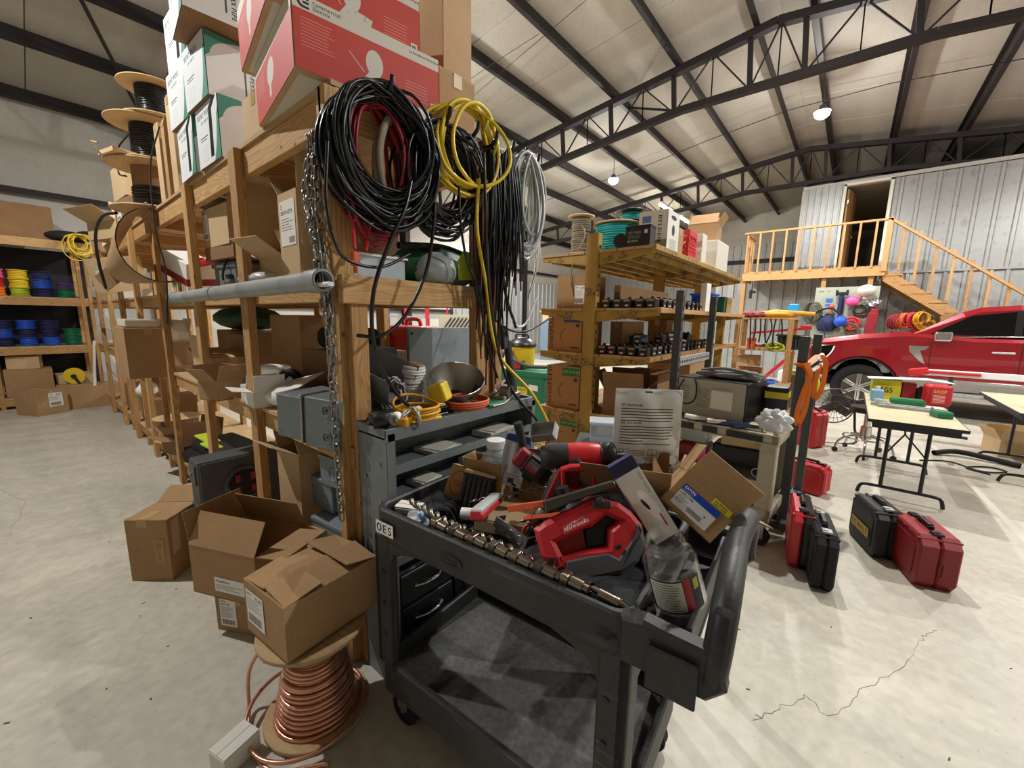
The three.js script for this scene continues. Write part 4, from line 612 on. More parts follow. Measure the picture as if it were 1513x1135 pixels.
// ---------------------------------------------------------------- things on the open rack end
{ const g = thing('plastic_tub', 'shallow white plastic tub on the upper shelf end', 'tub', [-1.66, S2, -.98], 0); obj('shell', [B(.24, .006, .26, 0, .003, 0), B(.24, .09, .006, 0, .045, .13), B(.24, .09, .006, 0, .045, -.13), B(.006, .09, .26, .12, .045, 0), B(.006, .09, .26, -.12, .045, 0)], M.frost, g); obj('rim', [B(.26, .008, .02, 0, .09, .135), B(.26, .008, .02, 0, .09, -.135), B(.02, .008, .28, .125, .09, 0), B(.02, .008, .28, -.125, .09, 0)], M.white, g); }
{ const g = thing('chair_bag', 'dark green bag with a clear wrap and yellow label on the shelf end', 'bag', [-1.6, S2, -1.34], 0); obj('bundle', blob(.14, .1, .26, .06, 3, 30, 0, 0, 0, 3), M.greenD, g); obj('clear_wrap', blob(.1, .08, .11, .05, 4, 24, .075, 0, .08, 7), M.frost, g); obj('yellow_label', EX([[-.05, 0], [.06, .01], [.07, .12], [-.02, .14], [-.06, .08]], .01, .002, .145, .02, -.07, [0, 1.45, 0]), M.lime, g); obj('tube', [TB([[.05, .15, .25], [.06, .17, 0], [.03, .13, -.3]], .016, 16, 6)], M.blackMatte, g); }
carton('tan carton on the upper shelf behind the white tub', .3, .26, .34, [-1.98, S2, -1.12], 0, { m: M.card3 });
{ const g = thing('steel_sheet', 'light grey steel sheet standing at the back of the waist-high shelf end', 'sheet metal', [-1.86, S1, -1.6], 0); obj('sheet', RB(.02, .44, .5, .004, 0, .22, 0), M.greyBox, g); obj('hole', [CY(.008, .008, .006, 10, .011, .41, .23, [0, 0, 1.57])], M.black, g); }
one('dark_enclosure', 'dark grey enclosure box at the back of the waist-high shelf end', 'electrical box', [RB(.18, .34, .2, .006, 0, .17, 0)], M.greyDark, [-1.9, S1, -1.15]);
{ const g = thing('bent_enclosure', 'open grey sheet-metal trough tilted on the waist-high shelf end', 'trough', [-1.62, S1 + .2, -.98], [rad(10), rad(20), rad(-20)]); obj('trough', [B(.3, .004, .2, 0, 0, 0), B(.3, .12, .004, 0, .06, .1, [.25, 0, 0]), B(.3, .12, .004, 0, .06, -.1, [-.25, 0, 0]), B(.004, .12, .2, -.15, .06, 0)], M.greyPaint, g); }
one('metal_offcut', 'bent galvanized sheet offcut under the grey trough', 'sheet metal', [B(.3, .004, .3, 0, .12, 0, [.0, 0, -.35]), B(.16, .004, .26, -.2, .16, .02, [0, 0, .4]), B(.2, .004, .24, .02, .06, -.15, [.3, 0, -.1])], M.galvL, [-1.6, S1, -1.0]);
{ const g = thing('rope_reel', 'standing reel of white braided cord on the waist-high shelf end', 'cord', [-1.56, S1 + .09, -1.15], [0, 0, rad(-6)]); const w = []; for (let i = 0; i < 13; i++) w.push(TO(.045 + rr(-.003, .004), .0075, 0, .02 + i * .0135, 0, [Math.PI / 2 + rr(-.12, .12), 0, 0], 20, 6)); obj('cord', w, M.white, g); obj('core', CY(.04, .04, .2, 16, 0, .1, 0), M.card, g); obj('base', RB(.12, .09, .12, .006, 0, -.045, 0), M.greyDark, g); }
one('rope_hank', 'hank of purple and white rope beside the white cord reel', 'rope', [...coilGeo(7, .05, .012, { var: .2, el: 1.1, thick: .05, side: .02 })], std({ map: dtex(64, 64, (u, v) => ((Math.floor(u * 16) + Math.floor(v * 8)) % 2 ? [205, 200, 205] : [62, 48, 84])), roughness: .95 }), [-1.55, S1 + .22, -1.03], 1.2);
// ---------------------------------------------------------------- grey parts cabinet in front of the rack end
{
  const g = thing('parts_cabinet', 'grey steel shelf cabinet with open trays and black drawers', 'cabinet', [-1.355, 0, -1.26], 0), W = .2, D = .9, H = 1.075, m = M.greyPaint;
  obj('side_panel', RB(W, H, .02, .003, 0, H / 2, D / 2 - .01), m, g); obj('side_panel', RB(W, H, .02, .003, 0, H / 2, -D / 2 + .01), m, g); obj('back_panel', B(.01, H, D - .04, -W / 2 + .01, H / 2, 0), m, g);
  obj('top_tray', [B(W, .008, D, 0, H - .02, 0), B(.012, .045, D + .01, W / 2, H - .005, 0), B(W, .03, .01, 0, H, D / 2), B(W, .03, .01, 0, H, -D / 2)], m, g);
  many('face_frame', [B(.012, H, .03, W / 2, H / 2, D / 2 - .015), B(.012, H, .03, W / 2, H / 2, -D / 2 + .015)], m, g);
  for (let i = 0; i < 4; i++) { const y = .93 - i * .125; obj('shelf', [B(W - .02, .006, D - .04, 0, y - .01, 0), B(.01, .035, D - .05, W / 2 - .002, y, 0)], m, g); }
  for (let r = 0; r < 3; r++) for (let c = 0; c < 3; c++) { const z = D / 2 - .17 - c * .28, y = .42 - r * .145; const d = obj('drawer', RB(.02, .135, .27, .008, W / 2 - .002, y, z), M.black, g); obj('handle', TB([[W / 2 + .008, y, z + .07], [W / 2 + .03, y + .006, z + .03], [W / 2 + .03, y + .006, z - .03], [W / 2 + .008, y, z - .07]], .007, 16, 6), M.chrome, d); }
  obj('plinth', B(W - .02, .06, D - .02, 0, .03, 0), M.dark, g); many('screw', [[.05, .95], [.05, .8], [.05, .62], [-.05, .88]].map(([x, y]) => CY(.007, .006, .006, 8, x, y, D / 2 + .003, [1.57, 0, 0])), M.steel, g);
}
const CT = 1.085;
[['white paper pad on the top open tray of the grey cabinet', .14, .02, .16, .93, -1.12], ['white flat box on the far top open tray of the grey cabinet', .12, .03, .2, .93, -1.48], ['small white packet on the second open tray of the grey cabinet', .1, .025, .12, .805, -1.04], ['white carton on the second open tray, farther back', .1, .04, .14, .805, -1.35]].forEach(([l, w, h, d, y, z]) => one('tray_packet', l, 'packet', [RB(w, h, d, .004, 0, h / 2, 0), B(w * .8, .004, d * .7, .01, h + .002, .01, [0, .15, 0])], M.offw, [-1.34, y - .006, z], .1));
{ const g = thing('yellow_power_cord', 'yellow extension cord coil with plug ends on the grey cabinet', 'cord', [-1.33, CT, -1.0], 0); const w = []; for (let i = 0; i < 5; i++) w.push(TB(circ(0, 0, .085 + rr(-.01, .012), 14).map(([a, b]) => V(a * 1.0, .012 + i * .011 + .045 * Math.max(0, -a * 6) * (i === 4 ? 1.6 : .3), b * 1.15)), .0065, 50, 6, true)); obj('cord', w, M.yellowD, g); obj('outlet_box', RB(.08, .085, .07, .012, -.02, .09, -.14, [.1, .4, .3]), M.yellow, g); obj('plug', RB(.04, .035, .06, .008, .06, .02, .1, [0, .5, 0]), M.yellowD, g); }
{ const g = thing('orange_power_cord', 'orange power cord coil on the grey cabinet', 'cord', [-1.32, CT, -1.28], 0); const w = []; for (let i = 0; i < 4; i++) w.push(TB(circ(0, 0, .075 + rr(-.015, .015), 14).map(([a, b]) => V(a, .012 + i * .01 + .03 * Math.max(0, -a * 5), b * 1.25)), .006, 50, 6, true)); obj('cord', w, M.orangeC, g); }
{ const g = thing('reflector_dome', 'dull metal reflector dome lying on the grey cabinet', 'reflector', [-1.4, CT + .11, -1.28], [rad(28), .9, 0]); obj('dome', LA([[.03, -.1], [.06, -.09], [.1, -.05], [.13, 0], [.135, .03], [.13, .03], [.125, 0], [.095, -.045], [.055, -.083], [.03, -.093]], 32), M.steel, g); obj('socket', CY(.035, .04, .09, 16, 0, -.11, 0), M.black, g); }
one('hex_socket', 'round grey tape roll at the near end of the cabinet tray', 'tape', LA([[.02, 0], [.045, 0], [.045, .045], [.02, .045], [.02, 0]], 20), M.greyDark, [-1.37, CT, -.86]);
one('wire_tie_roll', 'small white tape roll lying on the cabinet tray', 'tape', LA([[.012, 0], [.028, 0], [.028, .03], [.012, .03], [.012, 0]], 18), M.white, [-1.3, CT + .028, -.89], [1.57, .4, 0]);
one('black_tape_roll', 'black tape roll lying at the front of the cabinet tray', 'tape', LA([[.014, 0], [.03, 0], [.03, .05], [.014, .05], [.014, 0]], 18), M.black, [-1.3, CT + .03, -.845], [0, 1.0, 1.57]);
one('twine_ball', 'grey wire ball next to the yellow cord on the cabinet', 'wire', coilGeo(9, .03, .004, { var: .3, thick: .02, el: 1 }), M.galvL, [-1.28, CT + .062, -.95], .6);
one('marker_pen', 'yellow marker on the cabinet tray edge', 'marker', [CY(.008, .008, .07, 8, 0, .01, 0, [1.57, 0, .2]), CY(.006, .006, .07, 8, .0, .01, .07, [1.57, 0, .1])], M.yellow, [-1.26, CT, -1.03]);
one('pipe_clamp_tool', 'grey bench tool with a round knob at the far end of the cabinet', 'tool', [RB(.1, .04, .18, .01, 0, .02, 0), CY(.035, .035, .05, 18, .03, .05, .03, [0, 0, 1.57]), B(.02, .02, .2, -.03, .06, 0, [.2, .2, 0]), TB([[.05, .03, 0], [.06, .01, .1], [.05, .01, .2]], .006, 10, 5)], M.steel, [-1.33, CT, -1.55], .2);
one('green_tool_tray', 'green plastic tray beside the orange cord', 'tray', [RB(.1, .02, .16, .006, 0, .01, 0)], M.green, [-1.3, CT, -1.42], .1);
one('caulk_gun', 'dark rusty tool standing against the corner post', 'tool', [CY(.02, .025, .3, 12, 0, .15, 0), RB(.03, .12, .05, .008, 0, .32, .02)], M.dark, [-1.36, CT, -1.66], [.1, 0, .08]);
// ---------------------------------------------------------------- black utility cart
const CX = -1.185, CZ = -.7, CR = rad(4.2), cosC = Math.cos(CR), sinC = Math.sin(CR);
const onCart = (x, y, z) => [CX + x * cosC + z * sinC, y, CZ - x * sinC + z * cosC];   // cart-local to world
const TF = .775;   // tray floor height
const hollow = (L, W, w) => [B(L, 0.001, 0.001, 0, 0, 0)];
{
  const g = thing('utility_cart', 'black plastic two-shelf utility cart piled with tools', 'cart', [CX, 0, CZ], CR), L = .9, W = .58, m = M.rubber;
  const rrect = (x0, x1, z0, z1, r, n = 6) => { const o = []; for (const [cx, cz, a] of [[x1 - r, z1 - r, 0], [x0 + r, z1 - r, 1], [x0 + r, z0 + r, 2], [x1 - r, z0 + r, 3]]) for (let i = 0; i <= n; i++) { const t = (a + i / n) * Math.PI / 2; o.push([cx + r * Math.cos(t), cz + r * Math.sin(t)]); } return o; };
  const tray = (x0, x1, z0, z1, y0, y1, floorY, t) => { const ring = EX(rrect(x0, x1, z0, z1, .05), y1 - y0, .006, 0, 0, 0, null, [rrect(x0 + t, x1 - t, z0 + t, z1 - t, .035).reverse()]); ring.rotateX(Math.PI / 2); ring.translate(0, (y0 + y1) / 2, 0); const f = EX(rrect(x0 + .005, x1 - .005, z0 + .005, z1 - .005, .05), .018, 0); f.rotateX(Math.PI / 2); f.translate(0, floorY - .009, 0); return [ring, f]; };
  obj('upper_tray', tray(0, L, -W, 0, .755, .866, TF, .022), m, g);
  // apron with arched lower edge on the long sides
  const apron = [[.0, .77], [L, .77], [L, .66], [L - .07, .66], [L - .1, .715], [L - .2, .745], [L / 2, .75], [.2, .745], [.1, .715], [.07, .66], [0, .66]];
  obj('apron', EX(apron, .022, .004, 0, 0, -.014), m, g); obj('apron', EX(apron, .022, .004, 0, 0, -W + .014), m, g);
  for (const x of [.012, L - .012]) obj('apron', B(.02, .1, W - .1, x, .72, -W / 2), m, g);
  obj('lower_tray', tray(0, L, -W, 0, .16, .285, .215, .022)[0], m, g); obj('lower_tray_floor', tray(0, L, -W, 0, .16, .285, .215, .022)[1], M.trayDustLit, g);  // tray floor colour mixes real dust with painted-in light
  const legP = [[-.0, .0], [.075, .0], [.075, -.018], [.02, -.022], [.018, -.075], [0, -.075]];
  for (const [x, z, ry] of [[0, 0, 0], [L, 0, -Math.PI / 2], [0, -W, Math.PI / 2], [L, -W, Math.PI]]) { const q = EX(legP, .5, .004); q.rotateX(-Math.PI / 2); q.scale(1, 1, 1); q.rotateY(0); const lg = [RB(.075, .5, .03, .008, x ? -.0375 : .0375, 0, z ? .015 : -.015), RB(.03, .5, .075, .008, x ? -.015 : .015, 0, z ? .0375 : -.0375)]; const o = obj('leg', lg, m, g); o.position.set(x, .52, z); many('peg_hole', [-.12, 0, .12].map(y => CY(.0085, .0085, .004, 12, x ? -.05 : .045, y, z ? -.001 : .001, [1.57, 0, 0])), M.black, o); }
  for (const [x, z] of [[.07, -.07], [L - .07, -.07], [.07, -W + .07], [L - .07, -W + .07]]) { const c = obj('caster', [CY(.062, .062, .036, 28, 0, .062, 0, [1.57, 0, 0]), TO(.055, .009, 0, .062, .016, null, 24, 6), TO(.055, .009, 0, .062, -.016, null, 24, 6)], M.tire, g); c.position.set(x, 0, z); obj('fork', [B(.05, .07, .005, .0, .1, .026), B(.05, .07, .005, 0, .1, -.026), B(.06, .006, .06, 0, .138, 0), CY(.012, .012, .06, 10, 0, .062, 0, [1.57, 0, 0]), B(.08, .02, .08, 0, .152, 0)], M.steel, c); }
  // handle end: two arms, tube grip, hanging pocket plate
  for (const z of [-.02, -W + .02]) obj('handle_arm', EX([[L - .03, .866], [L + .02, .876], [L + .06, .872], [L + .17, .868], [L + .185, .8], [L + .15, .76], [L - .03, .755]], .045, .008, 0, 0, z), m, g);
  obj('grip', TB([[L + .155, .8, -.02], [L + .16, .865, -.022], [L + .162, .93, -.06], [L + .16, .965, -.14], [L + .155, .975, -W / 2], [L + .16, .965, -W + .14], [L + .162, .93, -W + .06], [L + .16, .865, -W + .022], [L + .155, .8, -W + .02]], .027, 60, 14), m, g);
  obj('tool_holder', [RB(.012, .1, W - .12, .004, L + .1, .81, -W / 2), RB(.1, .012, W - .12, .004, L + .06, .77, -W / 2)], m, g);
  obj('pocket_plate', RB(.1, .1, .008, .004, L + .085, .79, .012), m, g);
  const oes = printed(ctex(192, 96, (c) => { c.fillStyle = '#eceae4'; c.fillRect(0, 0, 192, 96); c.fillStyle = '#121212'; c.font = 'bold 84px sans-serif'; c.fillText('O', 4, 80); c.fillText('E', 72, 80); c.fillText('S', 132, 80); c.strokeStyle = '#8f8c84'; c.lineWidth = 3; c.beginPath(); c.moveTo(66, 0); c.lineTo(66, 96); c.moveTo(126, 0); c.lineTo(126, 96); c.stroke(); }));
  const st = obj('letter_sticker', new THREE.PlaneGeometry(.088, .045), oes, g); st.position.set(.07, .805, .0075);
  const lg = obj('embossed_logo', [EX(circ(0, 0, .05, 20).map(([a, b]) => [a, b * .42]), .003, 0, .36, .8, .002), ...[.012, 0, -.012].map(y => B(.06, .004, .004, .36, .8 + y, .004))], m, g);
}
// ---------------------------------------------------------------- tools and boxes in the cart
const FX = -.16, FY = .69, FZ = .0157;   // turned to face the aisle where the viewer stands
{ // jigsaw lying on its side
  const S = 2650, P = (a) => a.map(([x, y]) => [(x - 600) / S, (400 - y) / S]);
  const g = thing('cordless_jigsaw', 'red and black cordless jigsaw lying on a dark bag in the cart', 'power tool', [-.475, .92, -.92], [FX - .25, FY - .05, FZ]);
  const hole = P([[345, 430], [545, 335], [600, 320], [700, 240], [790, 275], [715, 335], [705, 450], [570, 475], [395, 528]]);
  obj('body', EX(P([[190, 345], [262, 296], [330, 262], [470, 200], [540, 160], [640, 120], [790, 150], [880, 215], [950, 300], [962, 420], [900, 540], [800, 610], [600, 655], [400, 660], [365, 560], [300, 640], [270, 650], [236, 500]]), .062, .012, 0, 0, 0, null, [hole.slice().reverse()]), M.red, g);
  obj('grip_overmold', EX(P([[385, 530], [560, 490], [705, 465], [765, 495], [835, 405], [905, 330], [895, 270], [935, 290], [966, 400], [960, 440], [905, 545], [800, 616], [600, 662], [405, 664]]), .07, .012), M.overmold, g);
  obj('motor_window', EX(P([[560, 340], [620, 310], [705, 238], [792, 272], [715, 335], [700, 450], [575, 470]]), .03, .004, 0, 0, -.02), M.black, g); obj('inner_cheek', EX(P([[345, 430], [545, 335], [570, 475], [395, 528]]), .02, .002, 0, 0, -.02), M.redDark, g);
  obj('battery_slot', EX(P([[240, 505], [320, 510], [350, 640], [270, 650]]), .05, .004, 0, 0, .012), M.redDark, g); obj('contact', [0, 1, 2].map(i => B(.004, .03, .004, -.113 + i * .009, -.062, .038)), M.black, g);
  obj('shoe', EX(P([[262, 150], [755, 0], [768, 20], [765, 45], [470, 150], [290, 230], [275, 240]]), .075, .003), M.steelD, g); obj('lever', [RB(.018, .018, .02, .004, .02, .098, .035, [0, 0, .5]), RB(.05, .02, .012, .004, .025, .088, .03)], M.dark, g); obj('button', RB(.016, .01, .01, .003, .064, -.017, .034, [0, 0, .5]), M.black, g);
  obj('blade_guard', [B(.003, .03, .05, -.16, .06, 0), EX(P([[0, 190], [260, 150], [270, 200], [0, 240]]), .02, .002)], M.orangeC, g);
  const logo = printed(ctex(256, 96, (c) => { c.fillStyle = '#c4262e'; c.fillRect(0, 0, 256, 96); c.fillStyle = '#f2efec'; c.font = 'italic bold 52px serif'; c.fillText('Milwaukee', 8, 72); c.beginPath(); c.moveTo(30, 30); c.lineTo(150, 14); c.lineTo(140, 24); c.lineTo(240, 8); c.lineTo(120, 34); c.lineTo(130, 24); c.fill(); })); const lo = obj('logo', new THREE.PlaneGeometry(.075, .026), logo, g); lo.position.set(-.046, .036, .0318); lo.rotation.z = .42;
}
one('tool_bag', 'dark grey fabric tool bag under the jigsaw', 'bag', [blob(.2, .05, .14, .1, 3, 40, 0, 0, 0, 2), blob(.1, .045, .08, .14, 4, 30, .13, 0, .07, 5)], M.fab, [-.5, TF, -.9], .1);
{ // clear jar with label
  const g = thing('plastic_jar', 'clear plastic jar with red and white label lying open in the cart', 'jar', [-.245, TF + .06, -.945], [rad(8), rad(20), rad(16)]); g.scale.setScalar(1.08);
  obj('shell', LA([[0, .002], [.05, 0], [.058, .008], [.058, .11], [.052, .125], [.038, .135], [.038, .165], [.035, .165], [.035, .136], [.049, .124], [.055, .11], [.055, .01], [0, .006]], 32), M.clear, g); obj('neck_ring', [TO(.041, .003, 0, .142, 0, [1.57, 0, 0]), TO(.04, .002, 0, .152, 0, [1.57, 0, 0])], M.clear, g);
  const lb = printed(ctex(256, 128, (c) => { c.fillStyle = '#17181a'; c.fillRect(0, 0, 256, 128); c.fillStyle = '#d8d6cc'; c.fillRect(10, 6, 150, 116); c.fillStyle = '#b01e28'; c.fillRect(164, 0, 34, 128); c.fillStyle = '#6c6a62'; for (let i = 0; i < 11; i++) c.fillRect(20, 14 + i * 10, 90 + 40 * hash(i, 2, 2), 3); c.fillStyle = '#d7c53a'; c.fillRect(214, 10, 30, 40); }));
  const w = new THREE.CylinderGeometry(.0586, .0586, .08, 20, 1, true, -.9, 2.0); w.translate(0, .056, 0); obj('label', w, lb, g); }
{ // carton with blue and white label
  const lb = printed(ctex(384, 220, (c, w, h) => { c.fillStyle = '#e2e3e4'; c.fillRect(0, 0, w, h); c.fillStyle = '#1446b4'; c.fillRect(0, 0, w, 66); c.fillStyle = '#fff'; c.font = 'bold 36px sans-serif'; c.fillText('EATON', 12, 38); c.font = '13px sans-serif'; c.fillText('Powering Business', 12, 58); c.fillStyle = '#222'; c.font = 'bold 30px sans-serif'; c.fillText('LRBS-CON', 10, 98); c.fillStyle = '#666'; for (let i = 0; i < 7; i++) c.fillRect(10, 108 + i * 10, 70 + 80 * hash(i, 1, 8), 4); c.fillStyle = '#111'; for (let x = 150, k = 3; x < 300; k = (k * 7 + 5) % 11) { c.fillRect(x, 150, 1 + k % 4, 44); x += 3 + k % 4; } c.fillRect(300, 120, 14, 14); c.font = '16px sans-serif'; c.fillText('5', 318, 190); }));
  const yl = printed(ctex(160, 48, (c) => { c.fillStyle = '#e6da2e'; c.fillRect(0, 0, 160, 48); c.fillStyle = '#222'; c.font = 'bold 22px sans-serif'; c.fillText('ALLERGEN', 14, 24); c.fillText('CARE LINK', 14, 44); }));
  const g = carton('open brown carton with a blue and white label leaning on the cart handle', .165, .11, .15, [-.322, .93, -1.17], [FX - .1, FY - .25, rad(-38)], { m: M.card, open: [115, 150, 95, 160], flap: .09 }); sticker(g, lb, 'front', [.165, .11, .15], -.04, -.06, .115, .066); sticker(g, yl, 'front', [.165, .11, .15], .26, .36, .058, .018); g.position.set(-.325, .935, -1.18);
}
{ // white box with picture
  const lb = printed(ctex(128, 320, (c, w, h) => { c.fillStyle = '#d6d4cd'; c.fillRect(0, 0, w, h); c.fillStyle = '#1d1f3c'; c.fillRect(0, 0, w, 46); c.fillStyle = '#f4f2ec'; c.beginPath(); c.ellipse(76, 190, 26, 70, -.2, 0, 7); c.fill(); c.fillStyle = '#1b1b1b'; c.beginPath(); c.ellipse(58, 178, 8, 26, -.3, 0, 7); c.fill(); c.fillStyle = '#7c7c70'; c.font = 'bold 15px sans-serif'; c.save(); c.translate(104, 60); c.rotate(1.57); c.fillText('FUSE TESTER', 0, 0); c.restore(); c.fillStyle = '#b02028'; c.fillRect(92, 230, 8, 50); }));
  const g = thing('white_product_box', 'slim white product box with dark end leaning behind the jigsaw', 'box', [-.335, .875, -1.06], [FX - .1, FY - .1, rad(33)]); obj('body', RB(.075, .24, .05, .003, 0, .12, 0), M.offw, g); sticker(g, lb, 'front', [.075, .24, .05], 0, 0, .073, .236, 'printed_panel'); obj('end_cap', RB(.077, .04, .052, .003, 0, .222, 0), M.navy, g); g.position.set(-.335, .905, -1.09); }
{ const lb = printed(ctex(256, 288, (c, w, h) => { c.fillStyle = '#dcd9d2'; c.fillRect(0, 0, w, h); c.fillStyle = '#2d2d2d'; c.font = 'bold 15px sans-serif'; c.fillText('UV seconds', 22, 66); c.fillText('UV seconds', 20, 134); c.fillStyle = '#55524c'; for (let i = 0; i < 5; i++) c.fillRect(22, 74 + i * 11, 190 + 16 * hash(i, 3, 3), 4); for (let i = 0; i < 7; i++) c.fillRect(20, 142 + i * 11, i === 5 ? 90 : 190 + 18 * hash(i, 4, 3), 4); c.strokeStyle = '#444'; c.lineWidth = 2; for (const x of [24, 136]) { c.strokeRect(x, 234, 16, 22); c.strokeRect(x + 16, 234, 20, 22); for (let i = 0; i < 4; i++) c.fillRect(x + 42, 236 + i * 6, 56, 2); } c.fillStyle = '#161616'; c.fillRect(112, 8, 30, 6); })); const thin = phy({ map: lb.map, roughness: .7, transmission: .3, thickness: 0 });
  const g = thing('plastic_pouch', 'white printed plastic pouch standing at the back of the cart', 'pouch', [-.475, 1.035, -1.27], [FX + .1, FY, FZ - .03]); const sh = (s) => { const q = new THREE.PlaneGeometry(.215, .245, 14, 14), p = q.attributes.position; for (let i = 0; i < p.count; i++) { const x = p.getX(i), y = p.getY(i); p.setZ(i, s * .012 * (1 - Math.pow(x / .11, 2)) * (1 - Math.pow(y / .125, 2)) + .004 * Math.sin(x * 60 + y * 30) + .003 * Math.sin(y * 90)); } q.computeVertexNormals(); q.translate(0, .1225, 0); return q; };
  obj('front', sh(1), thin, g); obj('back', sh(-1), M.film, g); obj('seam', [B(.004, .245, .003, -.107, .1225, 0), B(.004, .245, .003, .107, .1225, 0), B(.215, .004, .003, 0, .244, 0)], M.film, g); }
carton('brown carton with a tall flap under the white pouch', .26, .2, .17, [-.5, TF, -1.18], .35, { m: M.card3, open: [100, 95, 150, 60], flap: .1 });
one('black_rain_sleeve', 'dark glossy sleeve bunched behind the jigsaw', 'sleeve', [blob(.13, .09, .09, .1, 3, 34, 0, 0, 0, 9)], M.rubber, [-.5, TF + .06, -1.05], .6);
{ // impact wrench, battery foot towards the viewer
  const g = thing('impact_wrench', 'red impact wrench with its empty battery foot facing out', 'power tool', [-.655, 1.055, -1.12], [FX, FY - .1, rad(4)]);
  const bd = LA([[0, -.1], [.035, -.095], [.042, -.05], [.045, .04], [.04, .08], [.03, .1], [0, .105]], 22); bd.rotateZ(-Math.PI / 2); obj('motor_housing', bd, M.red, g); const bk = LA([[0, -.112], [.034, -.11], [.044, -.08], [.046, -.02], [.0455, -.02], [.02, -.02]], 22); bk.rotateZ(-Math.PI / 2); obj('rear_boot', bk, M.dark, g); const nz = LA([[.036, .085], [.044, .09], [.044, .125], [.03, .135], [.012, .138], [.012, .16], [0, .16]], 20); nz.rotateZ(-Math.PI / 2); obj('nose', nz, M.black, g);
  obj('handle', RB3(.045, .09, .05, .018, .0, -.04, .03), M.dark, g); obj('battery_foot', [EX([[-.052, -.04], [.052, -.04], [.052, .04], [.034, .044], [-.022, .044], [-.052, .035]], .04, .004, .005, -.055, .085, null, [[[-.038, -.027], [-.038, .025], [.04, .027], [.04, -.027]]])], M.red, g); obj('contacts', [RB(.08, .055, .006, .002, .006, -.056, .07)], M.redDark, g); obj('contact_block', B(.03, .04, .016, .024, -.056, .08), M.black, g); obj('terminal', [-.012, -.003, .006, .015].map(y => B(.02, .003, .012, .024, -.058 + y, .086)), M.steel, g); }
{ const lb = textLabel('batt', 96, 64, [['REDLITHIUM', 13, 4, 6], ['18V XC', 14, 4, 26]], { bg: '#8c9096', draw: (c) => { c.fillStyle = '#c4262e'; c.fillRect(0, 44, 96, 20); } });
  const g = thing('drill_battery', 'black battery pack with a silver and red label on a red tool', 'battery', [-.8, .985, -1.1], [FX, FY - .1, rad(-36)]); obj('case', RB(.085, .075, .065, .01, 0, 0, 0), M.black, g); obj('end_grip', RB3(.045, .068, .06, .014, -.058, 0, 0), M.redDark, g); sticker(g, lb, 'front', [.085, 0, .065], -.1, 0, .04, .04).position.y = .005; obj('rail', [B(.02, .06, .05, .05, 0, 0), B(.04, .012, .05, 0, -.043, 0)], M.blackMatte, g); obj('tube', CY(.016, .014, .12, 12, -.1, .05, -.02, [0, .4, .9]), M.dark, g); }
{ const g = thing('right_angle_grinder', 'black and red slim power tool standing nose-down in the cart', 'power tool', [-.68, .93, -1.03], [FX, FY, rad(-28)]); obj('barrel', LA([[0, -.1], [.022, -.1], [.026, -.07], [.024, -.04], [.03, 0], [.034, .06], [.03, .1], [0, .1]], 20), M.dark, g); obj('collar', LA([[.025, -.068], [.0285, -.066], [.027, -.042], [.024, -.04]], 20), M.steel, g); obj('stripe', RB(.012, .1, .01, .003, -.02, .05, .024, [0, 0, .06]), M.red, g); obj('nose_cone', LA([[0, -.14], [.016, -.135], [.022, -.1], [0, -.1]], 18), M.black, g); }
{ const g = thing('cordless_ratchet', 'small black ratchet tool with a red switch in the cart centre', 'power tool', [-.585, .935, -1.03], [FX, FY, .3]); obj('body', RB3(.07, .085, .06, .02, 0, 0, 0), M.blackMatte, g); obj('switch', RB(.03, .014, .02, .005, .04, .022, .03, [0, 0, -.3]), M.red, g); obj('head', [CY(.02, .02, .05, 14, -.03, .05, .02), B(.05, .02, .02, -.02, .03, .03)], M.dark, g); }
function auger(label, L, R, pos, turn, m = M.bitSteel) { const g = thing('auger_bit', label, 'drill bit', pos, turn, 'auger bits in the cart'); const pts = [], pts2 = []; for (let i = 0; i <= 60; i++) { const t = i / 60, a = t * L / .022 * 2; pts.push(V((t - .5) * L, Math.cos(a) * R * .6, Math.sin(a) * R * .6)); pts2.push(V((t - .5) * L, -Math.cos(a) * R * .6, -Math.sin(a) * R * .6)); } obj('flute', [TB(pts, R * .45, 120, 5), TB(pts2, R * .45, 120, 5)], m, g); obj('shank', [CY(R * .5, R * .5, L * .35, 8, L * .64, 0, 0, [0, 0, 1.57])], m, g); obj('tip', CY(R * .1, R * .8, .02, 8, -L / 2 - .01, 0, 0, [0, 0, 1.57]), m, g); return g; }
auger('long bright masonry bit along the near rim of the cart, left end', .26, .014, onCart(.24, TF + .1, -.065), [0, CR - .1, -.04], M.steel);
auger('bronze spiral bit along the near rim of the cart, middle', .26, .014, onCart(.46, TF + .095, -.06), [0, CR, -.02]);
auger('bronze spiral bit along the near rim of the cart, right end', .24, .014, onCart(.66, TF + .09, -.055), [0, CR, -.04]);
auger('long spiral bit lying under the slim power tool', .34, .008, [-.84, .89, -1.08], [0, .7, .22]); auger('second spiral bit beside the slim power tool', .3, .008, [-.63, .9, -1.06], [0, .75, .25]);
for (let i = 0; i < 7; i++) { const g = thing('hole_saw_bit', ['first', 'second', 'third', 'fourth', 'fifth', 'sixth', 'seventh'][i] + ' bit socket from the left in the row on the near cart rim', 'drill bit', onCart(.3 + i * .075, TF + .095, -.035), [0, CR, -.1], 'bit sockets on the near cart rim'); obj('socket', [CY(.015, .015, .034, 12, 0, 0, 0, [0, 0, 1.57]), CY(.011, .011, .06, 10, 0, 0, 0, [0, 0, 1.57])], M.bitSteel, g); obj('clip', RB(.024, .032, .03, .004, -.03, 0, 0), i % 2 ? M.steelD : M.bitSteel, g); }
